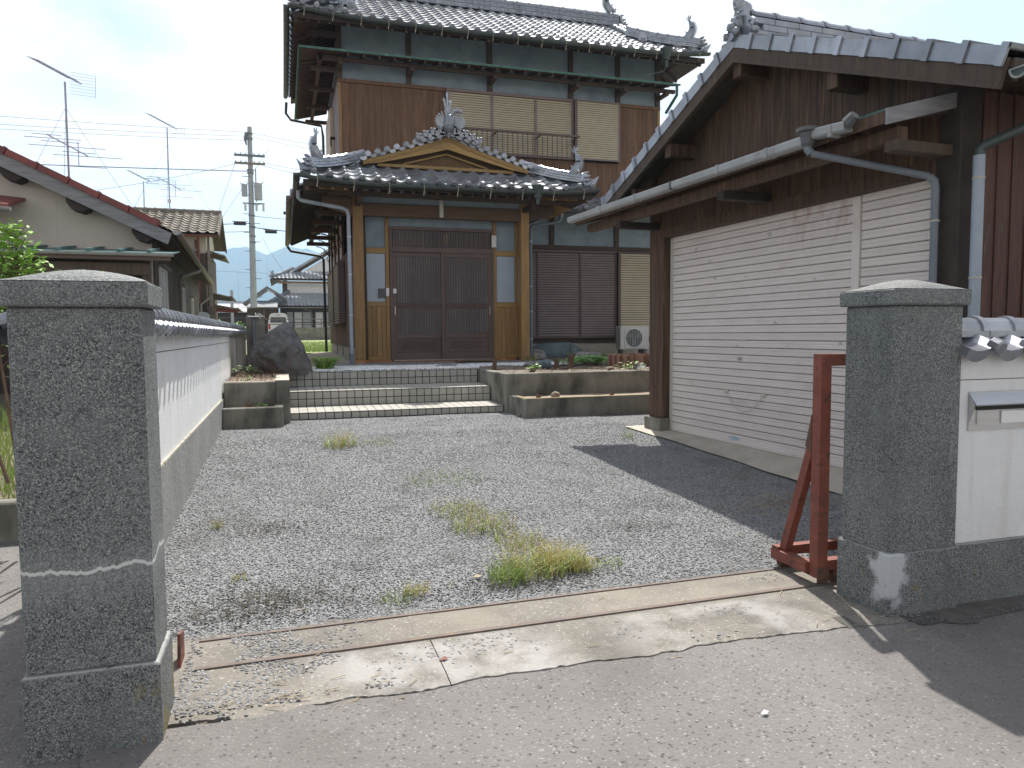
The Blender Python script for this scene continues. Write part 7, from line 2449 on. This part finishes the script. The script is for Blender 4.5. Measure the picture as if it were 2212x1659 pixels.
# ================================================================== TAP POSTS, BLOCK PILLAR BY THE ROCK
PO = thing('concrete_post', 'squat brownish concrete post with pointed cap beside the dark rock', 'post', (-.36, 12.5, .4), world=True)
MB().cbox(-.44, -.285, 12.45, 12.62, .4, 1.36, .01).build('shaft', M['block'], PO)
MB().add([(-.455, 12.43, 1.36), (-.27, 12.43, 1.36), (-.27, 12.64, 1.36), (-.455, 12.64, 1.36), (-.36, 12.53, 1.43)], [(0, 1, 4), (1, 2, 4), (2, 3, 4), (3, 0, 4), (0, 3, 2, 1)]).build('cap', M['concrete_light'], PO)
PO = thing('concrete_post', 'narrow dark concrete post at the end of the white wall', 'post', (-.52, 12.6, .4), world=True)
MB().cbox(-.565, -.475, 12.55, 12.66, .4, 1.38, .008).build('shaft', M['block'], PO)
MB().add([(-.572, 12.54, 1.38), (-.468, 12.54, 1.38), (-.468, 12.67, 1.38), (-.572, 12.67, 1.38), (-.52, 12.605, 1.405)], [(0, 1, 4), (1, 2, 4), (2, 3, 4), (3, 0, 4), (0, 3, 2, 1)]).build('cap', M['block'], PO)
MB().tube([(-.45, 12.40, .45), (-.45, 12.40, 1.38)], .016, 7).build('tap_standpipe', M['pipe_grey'], PO)
tap('chrome tap on the standpipe between the two concrete posts', -.42, 12.36, 1.36, 90, 1.1)
BP = thing('block_pillar', 'stacked concrete block pillar at the foot of the utility pole', 'wall', (-.60, 18.5, .5), world=True)
for k in range(5):
    for j in range(2):
        MB().cbox(-.80 + j * .20, -.605 + j * .20 - (0 if j == 0 else .02), 18.4, 18.7, .52 + k * .235, .52 + k * .235 + .228, .008).build('block', M['block'], BP)
MB().cbox(-.81, -.42, 18.38, 18.72, 1.70, 1.73, .008).build('coping', M['concrete_light'], BP)

# ================================================================== UTILITY POLE
UP = thing('utility_pole', 'tall concrete utility pole with crossarms and two grey transformers', 'utility pole', (-1.36, 39.0, .6), world=True)
px_ = -1.33
MB().tube([(px_ - .05, 39, .6), (px_ + .02, 39, 11.2)], [.175, .105], 16).build('shaft', M['pole_concrete'], UP)
for (z, yy, m) in ((9.80, 38.85, 'pipe_grey'), (9.42, 38.85, 'gutter_tan')):
    MB().cbox(px_ - .72, px_ + .70, yy - .05, yy + .05, z - .05, z + .05, .006).build('crossarm', M[m], UP)
    for dx in (-.66, -.42, -.2, .2, .42, .64):
        MB().tube([(px_ + dx, yy, z + .05), (px_ + dx, yy, z + .13)], [.035, .025], 7).build('insulator', M['insulator'], UP)
for (dx, dy, r_, z0_, z1_) in ((-.30, -.05, .14, 7.85, 8.42), (.34, -.05, .19, 7.70, 8.50)):
    t_ = MB().tube([(px_ + dx, 39 + dy, z0_), (px_ + dx, 39 + dy, z1_), (px_ + dx, 39 + dy, z1_ + .04)], [r_, r_, r_ * .7], 14).build('transformer', M['transformer'], UP)
    for q in (-1, 1):
        MB().tube([(px_ + dx + q * r_ * .8, 39 + dy - .05, z1_ - .05), (px_ + dx + q * r_ * 1.3, 39 + dy - .08, z1_ + .08)], [.03, .02], 6).build('bushing', M['insulator'], t_)
MB().cbox(px_ - .40, px_ + .62, 38.86, 38.92, 7.48, 7.54, .004).build('bracket_bar', M['pipe_grey'], UP)
for dx in (-.28, .24, .56):
    MB().tube([(px_ + dx, 38.85, 7.50), (px_ + dx, 38.85, 7.14)], .055, 8).build('cutout_switch', M['insulator'], UP)
MB().tube([(px_ + .24, 38.9, 7.6), (px_ + .24, 38.9, 9.2)], .035, 6).build('riser_duct', M['pole_concrete'], UP)
for k in range(17):
    z = 1.6 + k * .45
    sgn = 1 if k % 2 else -1
    MB().tube([(px_, 38.9, z), (px_ + sgn * .38, 38.9, z)], .018, 5).build('step_bolt', M['wire'], UP)
for z in (10.6, 10.85, 9.1, 8.95, 6.9, 6.35, 5.9, 5.6):
    MB().tube([(px_, 39, z), (px_, 39, z + .06)], .16, 12).build('pole_band', M['pipe_grey'], UP)
MB().tube([(px_ - .12, 38.9, 10.9), (px_ - .2, 38.9, 10.6), (px_ - .14, 38.9, 10.3)], [.09, .07, .03], 7).build('bracket', M['pipe_grey'], UP)
# overhead wires
def wire(label, a, b_, sag, r_=.009, m='wire', group='overhead power lines'):
    a, b_ = Vector(a), Vector(b_)
    pts = []
    for i in range(25):
        t_ = i / 24
        p = a.lerp(b_, t_)
        p.z -= sag * 4 * t_ * (1 - t_)
        pts.append(p)
    return tag(MB().tube(pts, r_, 5).build('overhead_wire', M[m]), label, 'wire', group)
wire('topmost high wire running left from the utility pole top', (px_, 39, 10.95), (-34, 39.5, 11.9), .35)
wire('second high wire running left from the utility pole top', (px_ - .1, 39, 10.75), (-34, 39.5, 11.2), .35)
wire('third high wire running left from the utility pole top', (px_ - .1, 39, 10.55), (-34, 39.5, 11.0), .35)
wire('twisted black bundle wire leaving the pole below its crossarms to the left', (px_, 39, 9.08), (-24, 38, 8.6), .1, .022)
wire('low service wire running left to the weathered tiled roof', (px_ - .6, 38.9, 9.4), (-12, 31, 5.6), .3)
wire('steep guy wire from the crossarm down to the left', (px_ - .7, 38.9, 9.4), (-6, 46, .7), .05)
wire('second steep wire crossing the first guy', (px_ + .9, 38.9, 10.2), (-6.4, 40, 1.5), .05)
wire('topmost high wire running right from the pole toward the house', (px_, 39, 10.95), (14, 36, 9.4), .4)
wire('second high wire running right from the pole toward the house', (px_, 39, 10.75), (14, 36, 9.1), .4)
wire('crossarm wire running right behind the house', (px_ + .66, 38.9, 9.5), (14, 35, 7.9), .4)
wire('lower crossarm wire running right behind the house', (px_ + .66, 38.9, 9.35), (12, 33, 7.0), .4)
wire('black cable carrying the left splice case', (px_, 38.9, 6.55), (-20, 38, 6.4), .35, .02, 'wire_black')
wire('black cable carrying the right splice case', (px_, 38.9, 6.35), (14, 36, 5.7), .3, .02, 'wire_black')
wire('lower telephone cable running left from the pole', (px_, 38.9, 6.15), (-20, 38, 5.9), .25, .016)
wire('lower telephone cable running right from the pole', (px_, 38.9, 6.9), (14, 37, 6.4), .2, .014)
wire('thin line crossing in front of the mountain high up', (-14, 52, 5.7), (10, 50, 4.9), .2)
wire('thin line crossing in front of the mountain low down', (-14, 56, 3.3), (10, 54, 3.0), .15)
wire('lowest thin line crossing in front of the mountain', (-14, 58, 2.6), (10, 56, 2.2), .1)
wire('slanting line descending to the tiled house behind the rock', (px_ + .5, 38.9, 5.8), (.4, 58, 5.6), .2)
for (x, z, lab) in ((-1.88, 6.50, 'dark splice case hanging on the cable left of the pole'), (-.45, 6.15, 'dark splice case hanging on the cable right of the pole')):
    t = thing('splice_case', lab, 'cable box', (x, 38.7, z), 0 if x < -1 else 0)
    MB().cbox(-.28, .28, -.08, .08, -.09, .07, .02).build('case', M['wire_black'], t)
    MB().box(-.36, .36, -.01, .01, .07, .10).build('hanger', M['wire_black'], t)
t = thing('splice_case', 'dark cable box by the eave of the main house', 'cable box', (1.05, 38.0, 6.98))
MB().cbox(-.9, .2, -.08, .08, -.08, .06, .02).build('case', M['wire_black'], t)

# ================================================================== TV AERIALS
def aerial(label, x, y, z0, z1, uhf=(0, 1.), vhf=None, s=1.):
    t = thing('tv_aerial', label, 'aerial', (x, y, z0), group='rooftop tv aerials')
    H_ = z1 - z0
    MB().tube([(0, 0, 0), (.01 * s, 0, H_)], .020 * s, 6).build('mast', M['antenna'], t)
    # uhf beam tilted up to the left
    b0_, b1_ = Vector((-.52 * s, 0, H_ + .40 * s)), Vector((.30 * s, 0, H_ - .02 * s))
    MB().beam(b0_, b1_, .022 * s, .022 * s).build('boom', M['antenna'], t)
    e = MB()
    for k in range(14):
        p = b0_.lerp(b1_, k / 16)
        e.beam(p + Vector((-.09 * s, -.10 * s, 0)), p + Vector((.09 * s, .10 * s, 0)), .009 * s, .009 * s)
    e.build('elements', M['antenna'], t, kind='stuff')
    g_ = MB()
    for k in range(8):
        g_.beam((.10 * s + .0, 0, H_ + .20 * s - k * .06 * s), (.52 * s, .2 * s, H_ + .22 * s - k * .06 * s), .005 * s, .005 * s)
    g_.beam((.52 * s, .2 * s, H_ + .22 * s), (.50 * s, .2 * s, H_ - .22 * s), .006 * s, .006 * s)
    g_.build('reflector', M['antenna'], t, kind='stuff')
    if vhf:
        zc = H_ * vhf
        MB().beam((-.36 * s, 0, zc + .22 * s), (.36 * s, 0, zc - .17 * s), .022 * s, .022 * s).build('boom', M['antenna'], t)
        e = MB()
        for (dx, dz, w_) in ((-.36, .22, .26), (-.25, .15, .50), (-.12, .09, .34), (0, 0, .68), (.2, -.10, .30), (.36, -.17, .62)):
            e.beam(((dx - w_ ) * s, 0, (dz) * s + zc), ((dx + w_) * s, 0, (dz - .015) * s + zc), .011 * s, .011 * s)
        e.beam((.19 * s, 0, zc + .10 * s), (.19 * s, 0, zc - .38 * s), .014 * s, .014 * s).beam((-.3 * s, 0, zc - .38 * s), (.7 * s, 0, zc - .39 * s), .010 * s, .010 * s)
        e.build('elements', M['antenna'], t, kind='stuff')
        MB().cbox(-.05 * s, .05 * s, -.04 * s, .04 * s, H_ * .10, H_ * .10 + .1 * s, .004).build('booster_box', M['white'], t)
    for (dx, dy) in ((-1.0, .4), (1.1, .5), (0, -1)):
        MB().tube([(0, 0, H_ * .8), (dx * H_ * .45, dy * H_ * .2, -.1)], .0035 * s, 4).build('guy_line', M['wire'], t)
    return t
aerial('tallest two-part tv aerial above the red-tiled house', -4.02, 17.0, 3.6, 6.12, vhf=.50)
aerial('second two-part tv aerial standing on the weathered tiled roof', -3.9, 30.3, 5.7, 8.70, vhf=.32, s=1.15)
t = aerial('small plain tv aerial behind the weathered tiled roof', -4.87, 31.0, 5.2, 6.85, s=.95)
# ================================================================== FAR HOUSES
FC = thing('far_house', 'two-storey house with grey tile roofs and white plaster band beyond the block wall', 'house', (3.0, 60, .7), world=True)
def F_(nm, mb_, m, parent=None, **k):
    return mb_.build(nm, M[m], parent or FC, **k)
F_('ground_wall', MB().box(-.2, 14, 61.0, 66, .6, 3.45), 'wood_mid')
F_('plaster_band', MB().box(.42, 14, 62.2, 68, 3.9, 5.12), 'plaster_white')
F_('corner_post', MB().box(.02, .40, 62.2, 62.6, 3.9, 5.4), 'wood_mid')
F_('eave_strip', MB().box(-.3, 14, 61.6, 61.8, 5.12, 5.30), 'wood_gold')
def far_slope(parent, x0, x1, y0, y1, z0, z1, lx=0., rx=0., pw=.30, nr=9, nm='roof_tiles'):
    """tiled slope facing the viewer; lx/rx: hip insets at the top"""
    m_ = MB()
    nc = int((x1 - x0) / pw)
    pr = tile_profile(pw, .045, 5)
    for r_ in range(nr):
        ta, tb2 = r_ / nr, (r_ + 1) / nr
        for c in range(nc):
            x = x0 + c * pw
            if x < x0 + lx * ta or x + pw > x1 - rx * ta: continue
            for i in range(5):
                (xa, za), (xb, zb) = pr[i], pr[i + 1]
                g = lambda xx, tt, q, l: (x + xx, y0 + (y1 - y0) * tt, z0 + (z1 - z0) * tt + q + l)
                m_.quad(g(xa, ta, za, .035), g(xb, ta, zb, .035), g(xb, tb2, zb, 0), g(xa, tb2, za, 0))
                m_.quad(g(xa, ta, za, 0), g(xb, ta, zb, 0), g(xb, ta, zb, .035), g(xa, ta, za, .035))
    return m_.build(nm, M['tile_grey'], parent, kind='stuff')
R1 = F_('lower_roof', MB().slab([(-1.4, 59.9, 3.25), (14, 59.9, 3.25), (14, 62.2, 4.35), (.5, 62.2, 4.35)], .08).slab([(-1.4, 59.9, 3.25), (.5, 62.2, 4.35), (.5, 66, 4.35), (-1.4, 66.5, 3.25)][::1], .08), 'wood_mid')
far_slope(R1, -1.4, 14, 59.85, 62.2, 3.33, 4.42, lx=1.8)
F_('hip_ridge', MB().tube([(-1.45, 59.85, 3.42), (-.8, 60.6, 3.72), (.5, 62.2, 4.55)], .13, 7), 'tile_grey', R1)
R2 = F_('upper_roof', MB().slab([(-.9, 61.2, 5.42), (14, 61.2, 5.42), (14, 62.5, 6.1), (.2, 62.5, 6.1)], .08).slab([(-.9, 61.2, 5.42), (.6, 62.8, 6.25), (.6, 68, 6.25), (-.9, 69, 5.42)], .08), 'wood_mid')
far_slope(R2, -.85, 14, 61.15, 62.5, 5.50, 6.18, lx=1.0, nr=5)
F_('hip_ridge', MB().tube([(-.9, 61.2, 5.65), (0, 62.0, 5.95), (.9, 62.6, 6.45)], .13, 7), 'tile_grey', R2)
F_('gable_wall', MB().prism([(1.6, 62.7, 6.1), (7.2, 62.7, 6.1), (4.4, 62.7, 7.9)], (0, .2, 0)), 'plaster_white')
F_('gable_board', MB().beam((1.0, 62.45, 6.05), (4.4, 62.45, 8.15), .12, .28).beam((7.8, 62.45, 6.05), (4.4, 62.45, 8.15), .12, .28), 'wood_mid', kind='stuff')
vt = MB()
for k in range(20):
    f = k / 20
    x, z = .9 + 3.5 * f, 6.22 + 2.14 * f
    vt.tube([(x, 62.2, z), (x, 62.5, z + .0)], .12, 6).tube([(7.9 - 3.5 * f, 62.2, z), (7.9 - 3.5 * f, 62.5, z)], .12, 6)
    vt.beam((x, 62.4, z), (x + .18, 62.4, z + .11), .3, .12).beam((7.9 - 3.5 * f, 62.4, z), (7.72 - 3.5 * f, 62.4, z + .11), .3, .12)
F_('verge_tiles', vt, 'tile_grey', kind='stuff')
F_('gutter', MB().tube([(-1.3, 59.75, 3.18), (14, 59.75, 3.18)], .07, 7, arc=(PI, 2 * PI)), 'gutter_tan')
F_('downpipe', MB().tube([(-.55, 59.8, 3.1), (-.5, 60.2, 2.9), (-.42, 60.9, 2.6), (-.42, 60.9, .7)], .06, 7), 'gutter_tan')
F_('downpipe', MB().tube([(1.6, 60.0, 3.05), (2.1, 60.8, 2.95), (2.2, 60.85, 2.7), (2.2, 60.85, .7)], .05, 7), 'gutter_tan')
for (a, b_, m) in ((.30, .75, 'glass_pale'), (.85, 1.45, 'white'), (1.5, 2.15, 'glass_pale'), (2.45, 3.05, 'white'), (3.2, 4.2, 'glass_pale'), (4.6, 5.6, 'glass_pale')):
    wd = F_('window', MB().box(a, b_, 60.93, 60.99, 1.3, 2.85), 'glass_pale')
    F_('curtain', MB().box(a + .04, b_ - .04, 60.90, 60.928, 1.34, 2.81), m, wd)
    F_('frame', MB().box(a - .03, a, 60.88, 60.99, 1.26, 2.9), 'sash_brown', wd)
    F_('frame', MB().box(a, b_, 60.88, 60.929, 2.0, 2.06), 'sash_brown', wd)
# ornament like a small bird on its corner
F_('end_tile', MB().tube([(-.7, 61.3, 5.75), (-.72, 61.3, 5.95), (-.62, 61.3, 6.12)], [.14, .10, .03], 7).tube([(-.70, 61.3, 5.95), (-.95, 61.3, 6.12)], [.06, .02], 5), 'tile_grey')
# block wall with rust-brown pipe rails
BW = thing('block_wall', 'grey concrete block wall topped with brown pipe rails beyond the lawn', 'wall', (4, 45.2, .7), world=True)
for k in range(22):
    for j in range(4):
        x = -.2 + k * .42 + (.21 if j % 2 else 0)
        MB().cbox(x, x + .41, 45.1, 45.3, .70 + j * .20, .70 + j * .20 + .195, .006).build('block', M['block'], BW)
for z in (1.68, 1.98):
    MB().tube([(-1.2, 45.2, z), (9, 45.2, z)], .028, 6).build('pipe_rail', M['rail_rust'], BW)
for k in range(10):
    MB().tube([(-1.15 + k * 1.1, 45.2, .8), (-1.15 + k * 1.1, 45.2, 1.99)], .024, 6).build('rail_post', M['rail_rust'], BW)
# white van, rear view
V = thing('parked_van', 'white box-shaped van parked beyond the block wall, seen from behind', 'van', (-.33, 56, .72))
m_ = MB()
pf = [(-.70, .35), (-.72, .9), (-.70, 1.25), (-.60, 1.75), (-.52, 1.86), (-.3, 1.92), (.3, 1.92), (.52, 1.86), (.60, 1.75), (.70, 1.25), (.72, .9), (.70, .35)]
m_.prism([(x, 0, z) for x, z in pf], (0, 3.2, 0))
m_.build('body', M['white'], V)
MB().prism([(-.56, -.012, 1.22), (.56, -.012, 1.22), (.50, -.012, 1.62), (-.50, -.012, 1.62)], (0, .01, 0)).build('rear_window', M['glass_dark'], V)
MB().box(-.14, .14, -.02, -.001, 1.74, 1.78).build('brake_light', M['red'], V)
for s_ in (-1, 1):
    MB().cbox(s_ * .62 - .06, s_ * .62 + .06, -.03, -.001, .75, 1.15, .01).build('tail_light', M['red'], V)
    for y in (.5, 2.7):
        MB().tube([(s_ * .58, y, .28), (s_ * .70, y, .28)], .28, 16).build('wheel', M['black'], V)
MB().cbox(-.70, .70, -.08, -.001, .30, .50, .02).build('bumper', M['ac_white'], V)
MB().box(-.17, .17, -.03, -.001, .62, .78).build('number_plate_blank', M['ac_white'], V)
# small grey-tiled roof and pale sheet roof behind the pole
t = thing('far_house', 'small grey-tiled gabled outbuilding just right of the pole foot', 'house', (-1.6, 57, .7), world=True)
MB().box(-2.1, -.3, 57.5, 60, .7, 3.3).build('wall', M['wood_dark'], t)
rf = MB().slab([(-2.7, 56.9, 3.35), (-1.05, 56.9, 4.55), (-1.05, 60.5, 4.55), (-2.7, 60.5, 3.35)][::-1], .1).slab([(-1.05, 56.9, 4.55), (.3, 56.9, 3.7), (.3, 60.5, 3.7), (-1.05, 60.5, 4.55)][::-1], .1).build('roof', M['tile_grey'], t)
MB().tube([(-2.75, 56.8, 3.3), (-1.05, 56.8, 4.55), (.3, 56.8, 3.7)], .07, 6).build('verge', M['wood_grey'], t)
sl = MB().slab([(-2.2, 55.4, 3.05), (-.35, 55.4, 3.05), (-.35, 56.9, 3.55), (-2.2, 56.9, 3.55)], .08).build('porch_canopy', M['pipe_grey'], t)
aerial('thin aerial mast on the small grey-tiled outbuilding', -1.05, 58, 4.5, 6.9, s=.35)
t = thing('far_house', 'long building with pale corrugated sheet roof left of the pole foot', 'house', (-4, 66, .7), world=True)
MB().box(-9, -1.2, 66.5, 70, .7, 3.0).build('wall', M['wood_mid'], t)
m_ = MB()
for k in range(52):
    x = -9 + k * .155
    m_.prism([(x, 66, 3.0), (x + .075, 66, 3.07), (x + .155, 66, 3.0), (x + .155, 66, 2.94), (x, 66, 2.94)], (0, 2.2, .78))
m_.build('sheet_roof', M['metal_roof_white'], t, kind='stuff')
MB().box(-9, -1, 68.2, 68.6, 3.85, 3.98).build('ridge', M['tile_grey'], t)
aerial('thin aerial mast on the pale sheet-roofed building', -3.5, 66, 3.4, 6.2, s=.4)
t = thing('short_pole', 'slim pale pole among the bushes left of the big utility pole', 'pole', (-3.05, 50, .7), world=True)
MB().tube([(-3.05, 50, .7), (-3.05, 50, 3.9)], .09, 8).build('shaft', M['pole_concrete'], t)
# bushes by the lane end
for i, (x, y, z, r_, lab, m) in enumerate(((-3.4, 42, 1.0, .55, 'bright green bush below the pale sheet roof', 'leaf_bright'), (-2.35, 43, .9, .50, 'green bush between the slim pole and the block pillar', 'leaf'), (-4.6, 40, 1.0, .6, 'rounded green bush at the foot of the neighbour house', 'leaf_bright'))):
    shrub('bush', lab, 'bush', (x, y, z), [(0, 0, .5, r_ * .8, .5), (r_ * .5, 0, .2, r_ * .6, .25), (-r_ * .5, 0, .3, r_ * .6, .25)], .16, m, 20 + i, 'bushes at the end of the lane', n_=900)

# ================================================================== DIRT ALONG THE WALL FOOT
m_ = MB()
n = 90
for i in range(n + 1):
    x = 2.30 + (9 - 2.30) * i / n
    yb = 2.66
    yo = 2.50 - .10 * abs(noise.noise(Vector((x * 4, 0, 2)))) - (.0 if x > 2.6 else -.04)
    m_.v += [(x, yo, -.2125), (x, (yo + yb) / 2, -.200 + .008 * noise.noise(Vector((x * 9, 1, 0)))), (x, yb, -.196)]
for i in range(n):
    for k in range(2):
        a = i * 3 + k
        m_.f.append((a, a + 3, a + 4, a + 1))
m_.build('path_dirt_strip', M['asphalt_dark'])['kind'] = 'structure'
g7 = host_patch('grit', lambda x, y: y > 2.50 - .06 * abs(noise.noise(Vector((x * 4, 0, 2)))), 2.62, 6.0, 2.40, 2.60, 90, 8, lambda x, y: -.205)
stones('gravel_grit', g7, 2600, .006, M['pebble_dark'], 29)
